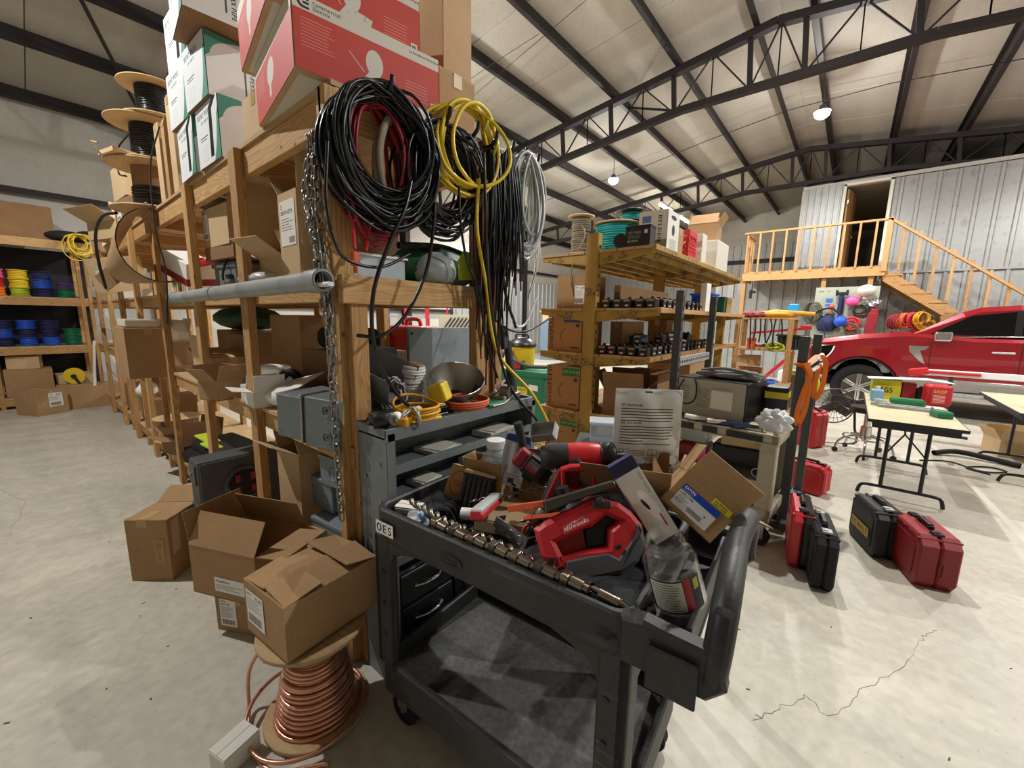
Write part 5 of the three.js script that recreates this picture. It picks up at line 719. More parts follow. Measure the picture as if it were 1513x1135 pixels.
one('center_punch', 'pointed steel bit at the right end of the near cart rim', 'drill bit', [CY(.012, .012, .05, 12, 0, 0, 0, [0, 0, 1.57]), CY(.001, .009, .025, 12, .037, 0, 0, [0, 0, -1.57])], M.bitSteel, onCart(.83, TF + .09, -.04), [0, CR, -.08]);
{ const g = thing('blade_case', 'red slim blade case with a clear lid resting on the near rim', 'case', onCart(.38, TF + .125, -.15), [rad(6), rad(-66), rad(9)]); obj('base', RB(.2, .02, .042, .006, 0, .01, 0), M.red, g); obj('lid', RB(.196, .016, .038, .006, 0, .026, 0), M.frost, g); obj('latch', RB(.006, .02, .03, .002, .101, .018, 0), M.red, g); obj('blades', RB(.17, .006, .026, .002, 0, .021, 0), M.offw, g); }
{ const g = thing('anchor_pack', 'black rippled plastic anchor pack propped in the left of the cart', 'package', onCart(.215, TF + .02, -.27), [rad(-18), FY - .2, rad(-8)]); obj('pack', RB(.12, .14, .05, .006, 0, .07, 0), M.black, g); obj('ripple', Array.from({ length: 6 }, (_, i) => RB(.014, .12, .008, .003, -.048 + i * .019, .068, .027)), M.blackMatte, g); obj('header', RB(.12, .012, .055, .003, 0, .144, 0), M.card2, g); }
{ const lb = textLabel('bMark', 96, 150, [], { bg: '#c79a68', draw: (c) => { c.strokeStyle = '#c4602a'; c.lineWidth = 7; c.beginPath(); c.ellipse(48, 75, 34, 56, 0, 0, 7); c.stroke(); c.save(); c.translate(48, 75); c.rotate(-1.57); c.fillStyle = '#c4602a'; c.font = 'bold 52px sans-serif'; c.fillText('B', -19, 19); c.restore(); } });
  const g = carton('small tan carton with an orange round letter mark in the cart', .085, .13, .06, onCart(.095, TF + .03, -.3), [rad(-20), FY - .1, rad(-14)], { m: M.card2, tape: false }); sticker(g, lb, 'front', [.085, .13, .06], 0, 0, .08, .12); }
carton('tan carton with flaps behind the black anchor pack', .16, .14, .1, onCart(.2, TF, -.38), .2, { m: M.card, open: [90, 70, 100, 110], flap: .06 });
one('work_gloves', 'pair of crumpled black work gloves in the left end of the cart', 'gloves', [blob(.07, .05, .09, .2, 4, 30, 0, 0, 0, 4), ...[0, 1, 2, 3].map(i => TB([[.02, .05, -.03 + i * .02], [.07, .07, -.04 + i * .026], [.1, .03, -.05 + i * .03]], .011, 10, 6))], M.fabBlack, onCart(.115, TF, -.17), .4);
carton('small white and pink box in the near left cart corner', .1, .03, .045, onCart(.075, TF + .05, -.1), [rad(8), .35, .05], { m: M.offw, tape: false, name: 'blade_box' });
one('glass_vial', 'clear crumpled plastic packet at the near left rim', 'packet', blob(.05, .02, .03, .1, 4, 16), M.frost, onCart(.15, TF + .045, -.065));
one('anchor_bolt', 'blue plastic wire connector among the drill bits', 'connector', [CY(.008, .014, .03, 10, 0, .015, 0, [.4, 0, .3]), CY(.012, .012, .01, 10, 0, 0, 0, [.4, 0, .3])], plain(0x9fc3e8, .4), onCart(.19, TF + .075, -.05));
{ const g = thing('solvent_jug', 'square translucent white jug with a round cap in the cart', 'jug', [-1.0, TF + .06, -1.12], .5); obj('bottle', [RB3(.1, .13, .1, .02, 0, .065, 0), LA([[.0, .12], [.06, .12], [.035, .165], [.03, .17], [.03, .18], [0, .18]], 20)], M.frost, g); obj('cap', CY(.036, .036, .03, 24, 0, .19, 0), M.white, g); obj('label', RB(.06, .04, .002, .001, .01, .04, .0515), M.redDark, g); }
{ const lb = printed(ctex(128, 256, (c, w, h) => { c.fillStyle = '#c2c6d0'; c.fillRect(0, 0, w, h); c.fillStyle = '#26337e'; c.fillRect(0, 0, w, 34); c.fillStyle = '#7b8294'; for (let i = 0; i < 20; i++) { c.fillRect(10, 48 + i * 7, 22, 3); c.fillRect(74, 48 + i * 7, 44, 3); } c.fillStyle = '#e8eaf0'; c.fillRect(40, 40, 22, 150); c.fillStyle = '#3a3f4e'; c.fillRect(52, 214, 30, 26); c.fillStyle = '#b05f74'; c.fillRect(14, 196, 100, 3); }));
  const g = thing('foil_pouch', 'tall silver foil pouch with blue top standing in the cart', 'pouch', [-.9, TF + .12, -1.08], [FX, FY - .2, rad(-9)]); const q = new THREE.PlaneGeometry(.09, .19, 8, 12), p = q.attributes.position; for (let i = 0; i < p.count; i++) p.setZ(i, .014 * Math.cos(p.getX(i) * 30) * Math.sin((p.getY(i) + .095) * 14) + .003 * Math.sin(p.getX(i) * 120 + p.getY(i) * 40)); q.computeVertexNormals(); q.translate(0, .095, 0); const k = q.clone(); k.scale(-1, 1, 1); k.rotateY(0); k.scale(-1, 1, -1); obj('front', q, lb, g); obj('back', k, M.film, g); obj('seal', [B(.09, .012, .003, 0, .19, 0), B(.09, .004, .004, 0, .002, 0)], M.film, g); }
carton('brown folded carton behind the foil pouch', .12, .16, .1, [-.86, TF, -1.2], .4, { m: M.card3, open: [60, 95, 120, 80], flap: .06 });
one('steel_octagon_box', 'steel device box with round knockouts under the blade case', 'electrical box', [B(.13, .04, .004, 0, .02, .02), B(.13, .004, .045, 0, .002, 0), B(.004, .04, .045, -.065, .02, 0), B(.004, .04, .045, .065, .02, 0), ...[-.03, .005, .04].map(x => TO(.012, .0015, x, .02, .0225, null, 16, 5))], M.galv, onCart(.47, TF + .06, -.16), [rad(-14), CR - .1, rad(-10)]);
one('steel_device_box', 'open galvanized outlet box on top of the tool pile', 'electrical box', [B(.1, .004, .06, 0, .002, 0), B(.1, .04, .003, 0, .02, .03), B(.1, .04, .003, 0, .02, -.03), B(.003, .04, .06, .05, .02, 0), B(.003, .04, .06, -.05, .02, 0)], M.galvL, [-.86, 1.06, -1.25], [rad(40), .4, .3]);
one('white_pvc_fitting', 'white plastic fitting tube beside the blade case', 'fitting', [LA([[.014, 0], [.02, 0], [.02, .09], [.014, .09], [.014, 0]], 18, 0, 0, 0, [0, 0, 1.57])], M.white, onCart(.34, TF + .075, -.2), .5);
one('painters_tool', 'orange handled utility tool with a silver blade under the jigsaw shoe', 'tool', [B(.16, .003, .025, 0, .012, 0, [0, 0, .08]), RB(.1, .018, .02, .005, .06, .0, 0, [0, 0, .08]), TB([[-.04, 0, 0], [-.08, -.02, .01], [-.085, -.05, .01]], .006, 10, 5)], M.orangeC, [-.65, .89, -.98], [0, .55, .12]);
carton('flat tan cardboard piece lying in the cart centre', .22, .05, .2, onCart(.36, TF, -.33), .3, { m: M.card2, tape: false });
{ const g = thing('plastic_shelf_stand', 'dark storage stand half hidden behind the black cart', 'stand', [-.76, 0, -1.72], .4); obj('top', RB(.42, .03, .3, .006, 0, .915, 0), M.dark, g); many('leg', [[-1, -1], [1, -1], [-1, 1], [1, 1]].map(([a, b]) => RB(.04, .9, .04, .006, a * .18, .45, b * .12)), M.dark, g); }
for (const [l, x, y, z, h] of [['clear plastic bin with pink screws behind the cart, lower one', -.66, .931, -1.68, .12], ['clear plastic bin behind the cart, upper one', -.66, 1.067, -1.68, .12], ['clear plastic bin with a pale lid left of the two stacked bins', -.86, .931, -1.72, .09]]) { const g = thing('clear_bin', l, 'bin', [x, y, z], .5, 'clear plastic bins'); obj('tub', RB(.11, h, .11, .01, 0, h / 2, 0), M.frost, g); obj('lid', RB(.12, .014, .12, .005, 0, h + .004, 0), M.frost, g); if (l.includes('pink')) obj('screws', blob(.045, .03, .045, .2, 6, 20, 0, .01, 0), M.pink, g); }
// ---------------------------------------------------------------- yellow double-sided rack
const YX = -1.75, YZ0 = -3.15, YZ1 = -6.3, YL = [2.05, 1.575, 1.185, .65, .22];
{
  const g = thing('yellow_rack', 'yellow steel double-sided rack with wooden decks of electrical parts', 'rack', [0, 0, 0]), m = M.yellowRack;
  for (const [z, h] of [[YZ0, 2.21], [-4.7, 2.03], [YZ1, 2.03]]) { obj('upright', [B(.11, h, .012, YX, h / 2, z), B(.012, h, .06, YX - .05, h / 2, z - .03), B(.012, h, .06, YX + .05, h / 2, z - .03)], m, g); asStuff(obj('slot', Array.from({ length: 26 }, (_, i) => B(.004, .03, .014, YX + .058, .15 + i * .078, z - .03)), M.dark, g)); }
  YL.forEach((y, i) => {
    const xr = i === 0 ? -1.23 : i === 1 ? -1.16 : -1.22;
    for (const z of [YZ0 - .03, -4.7, YZ1]) { obj('arm', EX([[0, 0], [0, -.1], [xr - YX, -.035], [xr - YX, 0]], .03, .003, YX, y, z), m, g); obj('arm', EX([[0, 0], [-.52, 0], [-.52, -.035], [0, -.1]], .03, .003, YX, y, z), m, g); }
    const pl = i === 0 ? 7 : 5, x0 = YX - .52, w = (xr - x0) / pl; for (let k = 0; k < pl; k++) obj('deck_plank', RB(w - .008, .022, YZ0 - YZ1, .003, x0 + w * (k + .5), y + .011, (YZ0 + YZ1) / 2), i === 0 || k % 2 ? M.ply : M.wood2, g);
    obj('edge_board', RB(.03, .04, YZ0 - YZ1, .003, xr + .01, y + .005, (YZ0 + YZ1) / 2), i === 2 ? M.wood2 : i === 0 ? M.yellowRack : M.wood, g);
  });
  for (let k = 0; k < 6; k++) obj('under_rib', RB(.04, .05, YZ0 - YZ1 - .1, .003, YX - .42 + k * .17, YL[0] - .03, (YZ0 + YZ1) / 2), m, g);
  obj('rear_post', RB(.09, 1.55, .06, .004, YX + .42, .78, -5.9), m, g);
}
for (const [z, l] of [[-3.4, 'nearer grey slotted steel post beside the yellow rack'], [-4.42, 'farther grey slotted steel post beside the yellow rack']]) { const g = thing('slotted_post', l, 'post', [-1.085, 0, z], 0, 'slotted steel posts'); obj('angle', [B(.055, 1.74, .005, 0, .87, 0), B(.005, 1.74, .05, .025, .87, -.025)], M.greyDark, g); asStuff(obj('slot', Array.from({ length: 20 }, (_, i) => B(.003, .03, .012, .029, .12 + i * .082, -.025)), M.black, g)); obj('foot', B(.08, .006, .08, 0, .003, -.02), M.greyDark, g); }
{ const g = thing('slotted_beam', 'light grey perforated beam bolted between the two slotted posts', 'beam', [-1.075, 1.16, -3.91]); obj('channel', [B(.006, .07, 1.0, 0, 0, 0), B(.03, .005, 1.0, -.012, .035, 0)], M.galvL, g); asStuff(obj('hole', Array.from({ length: 14 }, (_, i) => B(.003, .02, .03, .004, 0, -.44 + i * .066)), M.black, g)); }
// on the top deck
const YT = YL[0] + .022;
{ const g = spool('wooden spool of white rope at the front of the yellow rack top', .12, .04, .34, [-1.98, YT, -3.34], 0, { W: .085, cr: .0085, cm: M.rope, fm: M.card2, ft: .016, mess: 3 }); obj('loose_end', wireGeo([[.05, .25, .07], [.1, .15, .1], [.06, -.02, .16], [.02, -.2, .18], [.06, -.4, .16], [.14, -.48, .15]], .007, 30), M.rope, g); }
spool('large wooden spool with teal cable on the yellow rack top', .21, .12, .27, [-1.72, YT, -3.52], 0, { W: .185, cr: .01, cm: M.teal, fm: M.ply });
spool('small black spool with teal cable on the large teal spool', .14, .06, .11, [-1.62, YT + .272, -3.6], 0, { W: .09, cr: .006, cm: M.teal, fm: M.black, name: 'wire_spool' });
one('black_spool_side', 'black plastic spool lying in front of the teal spool', 'spool', [CY(.045, .045, .07, 20, 0, .045, 0, [1.57, 0, 0]), CY(.055, .055, .01, 20, 0, .055, .035, [1.57, 0, 0])], M.black, [-1.52, YT, -3.2], .3);
{ const lb = textLabel('sla', 160, 96, [['12V 18Ah', 22, 10, 8, '#9a9a9a'], ['BATTERY', 18, 10, 62, '#c0c0c0']], { bg: '#1c1d20', draw: (c) => { c.fillStyle = '#888'; for (let i = 0; i < 4; i++) c.fillRect(10, 36 + i * 6, 90, 2); c.fillStyle = '#d8d8d8'; c.fillRect(128, 8, 22, 22); } });
  const g = thing('sealed_battery', 'black sealed battery on the near edge of the yellow rack top', 'battery', [-1.38, YT, -3.25], .05); obj('case', RB(.2, .15, .13, .006, 0, .075, 0), M.black, g); obj('lid', RB(.204, .02, .134, .004, 0, .152, 0), M.blackMatte, g); obj('terminal', [RB(.02, .012, .02, .003, -.07, .168, 0), RB(.02, .012, .02, .003, .07, .168, 0)], M.red, g); sticker(g, lb, 'front', [.2, .15, .13], 0, 0, .18, .12); }
{ const lb = printed(ctex(256, 256, (c, w, h) => { c.fillStyle = '#a89f88'; c.fillRect(0, 0, w, h); c.save(); c.translate(176, 30); c.rotate(1.57); c.fillStyle = '#1f2024'; c.font = 'bold 46px sans-serif'; c.fillText('BELDEN', 0, 0); c.restore(); c.fillStyle = '#28457c'; c.fillRect(30, 30, 80, 44); }));
  const lb2 = printed(ctex(128, 256, (c, w, h) => { c.fillStyle = '#dcdad2'; c.fillRect(0, 0, w, h); c.fillStyle = '#1a1a1a'; c.beginPath(); c.ellipse(64, 40, 30, 14, 0, 0, 7); c.fill(); c.beginPath(); c.ellipse(64, 120, 16, 36, 0, 0, 7); c.fill(); c.fillStyle = '#777'; for (let i = 0; i < 8; i++) c.fillRect(30, 180 + i * 8, 70, 3); }));
  const g = carton('grey cable pull box with a blue square on the yellow rack top', .24, .32, .28, [-1.36, YT, -3.58], .0, { m: M.card2, tape: false, name: 'cable_box' }); sticker(g, lb, 'front', [.24, .32, .28], 0, 0, .238, .318, 'printed_panel'); sticker(g, lb2, 'right', [.24, .32, .28], 0, 0, .278, .318, 'printed_panel'); }
carton('tan carton between the grey cable box and the red crate', .28, .25, .16, [-1.42, YT, -3.9], 0, { m: M.card });
{ const g = thing('milk_crate', 'red plastic milk crate on the yellow rack top', 'crate', [-1.42, YT, -4.22], .06); const w = .3, h = .27, d = .3, P = []; for (const s of [-1, 1]) { for (let i = 0; i < 7; i++) { P.push(B(.012, h * .62, .008, -w * .36 + i * w * .12, h * .42, s * d / 2, [0, 0, .5])); P.push(B(.012, h * .62, .008, -w * .36 + i * w * .12, h * .42, s * d / 2, [0, 0, -.5])); P.push(B(.008, h * .62, .012, s * w / 2, h * .42, -d * .36 + i * d * .12, [.5, 0, 0])); P.push(B(.008, h * .62, .012, s * w / 2, h * .42, -d * .36 + i * d * .12, [-.5, 0, 0])); } }
  obj('lattice', P, M.red, g); obj('frame', [B(w, .05, .01, 0, .025, d / 2), B(w, .05, .01, 0, .025, -d / 2), B(.01, .05, d, w / 2, .025, 0), B(.01, .05, d, -w / 2, .025, 0), B(w, .05, .012, 0, h - .025, d / 2), B(w, .05, .012, 0, h - .025, -d / 2), B(.012, .05, d, w / 2, h - .025, 0), B(.012, .05, d, -w / 2, h - .025, 0), ...[[-1, -1], [1, -1], [-1, 1], [1, 1]].map(([a, b]) => B(.025, h, .025, a * (w / 2 - .01), h / 2, b * (d / 2 - .01))), B(w - .02, .006, d - .02, 0, .006, 0)], M.red, g); }
carton('white and blue upright box behind the red crate', .3, .3, .16, [-1.4, YT, -4.56], 0, { m: M.offw, tape: false });
carton('white-sided carton farther on the yellow rack top', .34, .3, .5, [-1.38, YT, -5.15], 0, { m: M.offw, tape: false }); carton('tan carton with raised flaps on the white-sided carton', .3, .2, .34, [-1.42, YT + .302, -5.15], .1, { m: M.card, open: [60, 100, 80, 120], flap: .12 });
// breakers on the right-hand decks: one body with parts, then copies
{
  const mk = (label) => { const g = thing('circuit_breaker', label, 'breaker', [0, 0, 0], 0, 'black breakers on the yellow rack'); obj('case', RB(.075, .075, .1, .006, 0, .0375, 0), M.black, g); obj('toggle', RB(.02, .02, .03, .004, 0, .083, 0), M.dark, g); obj('terminal', B(.055, .016, .006, 0, .062, .052), M.steel, g); obj('rating_plate', B(.03, .014, .002, 0, .022, .051), M.offw, g); return g; };
  let first = null; const put = (p, t, l) => { if (!first) { first = mk(l); first.position.set(...p); first.rotation.y = t; } else dup(first, p, t, l); };
  const ord = ['first', 'second', 'third', 'fourth', 'fifth', 'sixth', 'seventh', 'eighth', 'ninth', 'tenth', 'eleventh', 'twelfth', 'thirteenth', 'fourteenth'];
  for (let i = 0; i < 5; i++) put([-1.62 + i * .095, YL[1] + .022, -3.24], rr(-.1, .1), ord[i] + ' black breaker from the left in the front row of the upper breaker deck');
  for (let i = 0; i < 9; i++) put([-1.24, YL[1] + .022, -3.37 - i * .13], rr(-.2, .2) + 1.57, ord[i] + ' black breaker going back along the edge of the upper breaker deck');
  for (let i = 0; i < 5; i++) put([-1.64 + i * .09, YL[2] + .022, -3.24], rr(-.1, .1), ord[i] + ' black breaker from the left in the front row of the lower breaker deck');
  for (let i = 0; i < 14; i++) put([-1.29, YL[2] + .022, -3.36 - i * .13], rr(-.3, .3) + 1.57, ord[i] + ' black breaker going back along the edge of the lower breaker deck');
  for (let i = 0; i < 12; i++) put([-1.45 - (i % 2) * .11, YL[2] + .022, -3.38 - Math.floor(i / 2) * .15], rr(-.4, .4), ord[i] + ' black breaker in the inner rows of the lower breaker deck');
  for (let i = 0; i < 7; i++) put([-1.4 + rr(-.06, .06), YL[2] + .112, -3.4 - i * .2], [rr(-.2, .2), rr(0, 3), rr(-.2, .2)], ord[i] + ' black breaker heaped on top of the others on the lower deck');
}
carton('long dark carton behind the upper breaker row', .06, .2, 1.2, [-1.6, YL[1] + .022, -3.95], 0, { m: M.card3 }); carton('tall dark carton with a white label behind the lower breakers', .2, .3, .5, [-1.6, YL[2] + .022, -4.6], 0, { m: M.card3, stickers: [[shipLabel(), 'right', 0, .25, .14, .08]] });
carton('brown carton printed with a dark emblem behind the lower breakers', .12, .28, .5, [-1.66, YL[2] + .022, -3.75], 0, { m: M.card });
{ const g = thing('blue_bin', 'blue plastic bin on the upper breaker deck', 'bin', [-1.32, YL[1] + .022, -5.0], 0); obj('tub', [B(.2, .2, .006, 0, .1, .12, [-.08, 0, 0]), B(.2, .2, .006, 0, .1, -.12, [.08, 0, 0]), B(.006, .2, .24, .1, .1, 0, [0, 0, -.08]), B(.006, .2, .24, -.1, .1, 0, [0, 0, .08]), B(.2, .006, .24, 0, .003, 0)], M.blue, g); obj('rim', [RB(.24, .02, .02, .004, 0, .2, .135), RB(.24, .02, .02, .004, 0, .2, -.135), RB(.02, .02, .28, .004, .115, .2, 0), RB(.02, .02, .28, .004, -.115, .2, 0)], M.blue, g); }
carton('white carton standing before the blue bin', .06, .3, .16, [-1.24, YL[1] + .022, -4.72], 0, { m: M.paper, tape: false });
one('green_bin', 'dark green metal bin on the upper breaker deck', 'bin', [B(.3, .2, .01, 0, .1, .24), B(.3, .2, .01, 0, .1, -.24), B(.01, .2, .48, .15, .1, 0), B(.01, .2, .48, -.15, .1, 0), B(.3, .01, .48, 0, .005, 0)], M.greenD, [-1.38, YL[1] + .022, -5.75]);
carton('tan carton slotted beside the green bin', .06, .19, .08, [-1.19, YL[1] + .022, -5.65], 0, { m: M.card2 });
carton('brown carton low on the yellow rack behind the slotted posts', .4, .34, .5, [-1.5, YL[3] + .022, -3.9], 0, { m: M.card3 }); carton('open brown carton low on the yellow rack near end', .34, .24, .3, [-1.48, YL[3] + .022, -3.4], .2, { m: M.card3, open: [110, 80, 120, 140], flap: .16 }); carton('brown carton low on the yellow rack far part', .4, .36, .6, [-1.5, YL[3] + .022, -4.9], 0, { m: M.card });
// cable cartons on the left-hand decks
function gsBox(label, y, band, bt, txt, h = .37) {
  const fr = printed(ctex(256, 256, (c, w, hh) => { c.fillStyle = '#a87a48'; c.fillRect(0, 0, w, hh); c.fillStyle = band; c.fillRect(120, 8, 128, 48); c.fillStyle = bt; c.font = 'bold 24px sans-serif'; c.fillText(txt, 128, 40); c.save(); c.translate(40, 240); c.rotate(-1.57); c.fillStyle = '#2c1d12'; c.font = 'bold 44px serif'; c.fillText('GenSPEED6', 0, 0); c.restore(); c.strokeStyle = '#3b2817'; c.lineWidth = 4; c.beginPath(); c.arc(150, 150, 50, 2.2, 4.4); c.stroke(); c.fillStyle = '#4b3420'; c.fillRect(180, 222, 60, 10); c.fillRect(212, 66, 26, 22); }));
  const g = carton(label, .36, h, .38, [-2.02, y + .022, -3.38], 0, { m: M.card, group: 'brown cable cartons on the yellow rack' }); sticker(g, fr, 'front', [.36, h, .38], 0, 0, .358, h - .004, 'printed_panel'); return g;
}
gsBox('brown cable carton with a blue label on the yellow rack', YL[2], '#2d3f63', '#9fb2d6', 'CAT 6 RISER', .34); gsBox('brown cable carton with a green label on the yellow rack', YL[3], '#2f6b34', '#8fc08a', 'CAT 6 PLENUM', .4); gsBox('lowest brown cable carton with a green label on the yellow rack', YL[4], '#2f6b34', '#8fc08a', 'CAT 6 PLENUM', .34);
carton('brown carton with a white label at the second deck of the yellow rack', .3, .29, .36, [-1.96, YL[1] + .022, -3.36], 0, { m: M.card, stickers: [[shipLabel(), 'front', .3, -.1, .1, .16]] });
one('yellow_cable_bundle', 'yellow cable bundle at the foot of the yellow rack', 'cable', coilGeo(10, .13, .006, { var: .2, el: .5, thick: .08 }), M.yellow, [-2.35, .3, -3.4], .3);
// ---------------------------------------------------------------- things behind the gap between the racks
{ const g = thing('job_box', 'green steel job-site box with a yellow label behind the rack end', 'chest', [-3.75, 0, -4.75], 0); obj('body', RB(1.3, .62, .66, .01, 0, .4, 0), M.gangGreen, g); obj('lid', RB(1.34, .08, .7, .012, 0, .745, 0), M.gangGreen, g); sticker(g, textLabel('knk', 120, 70, [['KNAACK', 24, 10, 10]], { bg: '#d8c832', rules: [10, 42, 90, 3, 8] }), 'front', [1.3, .8, .66], .22, .12, .18, .11); obj('handle_recess', RB(.16, .08, .01, .006, .48, .56, .332), M.white, g); obj('skid', [B(.1, .09, .6, -.5, .045, 0), B(.1, .09, .6, .5, .045, 0)], M.dark, g); }
{ const g = thing('shop_vacuum', 'yellow and black shop vacuum on the green job box', 'vacuum', [-3.72, .787, -4.72], .3); obj('drum', LA([[0, 0], [.17, 0], [.185, .02], [.2, .3], [.2, .32], [0, .32]], 28), M.yellow, g); obj('lid', LA([[.215, .31], [.215, .34], [.19, .37], [.13, .42], [.06, .44], [0, .44]], 28), M.black, g); obj('handle', TB([[-.1, .42, 0], [-.08, .48, 0], [.08, .48, 0], [.1, .42, 0]], .014, 16, 6), M.black, g); obj('inlet', CY(.035, .035, .05, 16, -.1, .25, .17, [1.3, -.5, 0]), M.white, g); obj('hose', wireGeo([[-.1, .25, .2], [0, .14, .3], [.2, .06, .3], [.42, .05, .24], [.5, .05, .1]], .028, 40), M.greyDark, g); }
{ const g = thing('red_battery_tool', 'small red tool housing lying on the green job box', 'tool', [-3.6, .787, -4.48], .4); obj('body', RB(.14, .11, .12, .02, 0, .055, 0), M.red, g); obj('bumper', RB(.04, .12, .13, .014, .07, .06, 0), M.black, g); }
one('grey_hose_coil', 'loose grey hose curled beside the shop vacuum', 'hose', wireGeo([[-.2, .03, .1], [-.05, .04, .16], [.05, .1, .1], [.02, .2, 0], [-.1, .2, -.08]], .026, 30), M.dark, [-4.0, .787, -4.6]);
function ladder(label, pos, turn, H, m) { const g = thing('stepladder', label, 'ladder', pos, turn, 'fiberglass ladders'); for (const s of [-1, 1]) obj('rail', [B(.03, H, .08, s * .24, H / 2, 0, [0, 0, s * .03])], m, g); for (let i = 1; i < H / .3; i++) obj('step', B(.47 - i * .012, .03, .08, 0, i * .3, 0), M.galvL, g); obj('top_cap', RB(.46, .05, .16, .01, 0, H, 0), M.black, g); for (const s of [-1, 1]) obj('rear_rail', B(.025, H, .03, s * .22, H / 2, -.14), m, g); return g; }
ladder('red fiberglass ladder standing far behind the rack, left one', [-7.6, 0, -5.75], .7, 3.0, M.red); ladder('red fiberglass ladder standing far behind the rack, right one', [-7.5, 0, -6.3], .75, 2.4, M.red); ladder('blue fiberglass ladder far behind the rack', [-8.4, 0, -5.8], .7, 2.1, M.blue);
{ const g = thing('louvered_cabinet', 'cream louvered metal cabinet far behind the rack end', 'cabinet', [-6.1, 0, -5.9], .8); obj('body', RB(1.1, 1.55, .6, .01, 0, .775, 0), M.beige, g); obj('louver', Array.from({ length: 8 }, (_, i) => B(.03, .34, .012, -.4 + i * .075, 1.35, .304, [0, 0, -.6])), M.dark, g); }
{ const g = thing('blue_locker', 'blue-grey steel locker far beside the yellow rack', 'locker', [-8.6, 0, -12.6], .3); obj('body', RB(.6, 1.4, .5, .008, 0, .7, 0), plain(0x6d8296, .5), g); obj('door_seam', B(.008, 1.3, .006, 0, .7, .252), M.dark, g); obj('handle', RB(.02, .1, .02, .004, .06, .8, .258), M.chrome, g); }
carton('white-topped carton on the blue-grey locker', .5, .3, .4, [-8.6, 1.402, -12.6], .3, { m: M.card2, open: [120, 90, 150, 60] });
// ---------------------------------------------------------------- beige cart with the microwave
{
  const g = thing('beige_cart', 'beige structural foam work cart carrying a microwave', 'cart', [-.275, 0, -3.02], rad(-4)), L = .79, W = .6, m = M.beige;
  obj('upper_deck', [B(L, .02, W, -L / 2, .72, -W / 2), RB(L, .075, .05, .012, -L / 2, .745, -.025), RB(L, .075, .05, .012, -L / 2, .745, -W + .025), RB(.05, .075, W, .012, -.025, .745, -W / 2), RB(.16, .06, W, .012, -L + .08, .745, -W / 2)], m, g);
  obj('rim_slot', [[-.18, .2], [-.42, .22], [-.66, .18]].map(([x, w]) => RB(w, .004, .026, .002, x, .784, -.025)), M.dark, g); obj('bumper_pad', [[-.2, .22], [-.42, .1], [-.63, .2]].map(([x, w]) => RB(w, .045, .008, .002, x, .745, .003)), M.rubber, g);
  obj('lower_deck', [B(L, .02, W, -L / 2, .2, -W / 2), RB(L, .09, .04, .01, -L / 2, .225, -.02), RB(L, .09, .04, .01, -L / 2, .225, -W + .02), RB(.04, .09, W, .01, -.02, .225, -W / 2), RB(.04, .09, W, .01, -L + .02, .225, -W / 2)], m, g);
  obj('mid_rail', RB(L - .16, .06, .03, .006, -L / 2, .42, -.025), m, g);
  for (const [x, z] of [[-.055, -.05], [-L + .055, -.05], [-.055, -W + .05], [-L + .055, -W + .05]]) { obj('leg', RB(.1, .56, .085, .014, x, .46, z), m, g); const c = obj('caster', [CY(.06, .06, .04, 22, x, .06, z, [1.57, 0, 0])], M.tire, g); obj('fork', [B(.05, .1, .006, x, .1, z + .026), B(.05, .1, .006, x, .1, z - .026), B(.08, .012, .08, x, .155, z)], M.steel, c); }
}
{ const lb = printed(ctex(384, 200, (c, w, h) => { c.fillStyle = '#aca89c'; c.fillRect(0, 0, w, h); c.fillStyle = '#c6c2b6'; c.fillRect(220, 40, 110, 110); c.fillStyle = '#8d897e'; c.fillRect(226, 48, 100, 96); c.fillStyle = '#bdb9ad'; c.fillRect(232, 54, 90, 84); c.fillStyle = '#5d5a53'; for (let i = 0; i < 12; i++) c.fillRect(120, 48 + i * 9, 80 - 30 * hash(i, 1, 1), 3); for (let i = 0; i < 6; i++) for (let k = 0; k < 5; k++) c.fillRect(24 + k * 10, 40 + i * 14, 5, 8); }));
  const g = thing('microwave', 'microwave oven with its grey back facing out on the beige cart', 'microwave', [-.71, .785, -3.34], rad(-10)); obj('shell', RB(.5, .29, .36, .008, 0, .155, 0), M.black, g); sticker(g, lb, 'front', [.5, .29, .36], 0, .04, .48, .27, 'back_plate'); obj('vent_bump', RB(.15, .14, .03, .01, .09, .16, .19), M.offw, g); obj('power_cord', wireGeo([[-.2, .28, .18], [-.22, .2, .21], [-.18, .1, .21], [-.1, .13, .21], [-.09, .22, .2], [-.12, .3, .18]], .006, 30), M.cable, g); obj('foot', [-1, 1].map(s => CY(.015, .015, .012, 10, s * .2, .006, .1)), M.black, g); }
one('folded_jacket', 'grey folded jacket lying on top of the microwave', 'jacket', [blob(.2, .04, .12, .12, 3, 36, 0, 0, 0, 2), blob(.1, .035, .07, .16, 4, 28, .13, 0, .05, 6), TB([[-.18, .05, .05], [-.02, .075, .09], [.16, .05, .1]], .012, 20, 6)], M.fabGrey, [-.66, 1.09, -3.32], .1);
one('clear_plastic_bag', 'crumpled clear plastic bag on the beige cart corner', 'bag', blob(.09, .08, .08, .22, 4, 36, 0, 0, 0, 8), M.film, [-.33, .785, -3.17]);
{ const g = thing('yellow_cord_reel', 'black and yellow boxed tool behind the microwave', 'tool', [-.36, .785, -3.48], 0); obj('body', RB(.14, .26, .16, .01, 0, .13, 0), M.black, g); obj('band', [RB(.145, .05, .165, .006, 0, .2, 0), RB(.145, .04, .165, .006, 0, .07, 0)], M.yellow, g); }
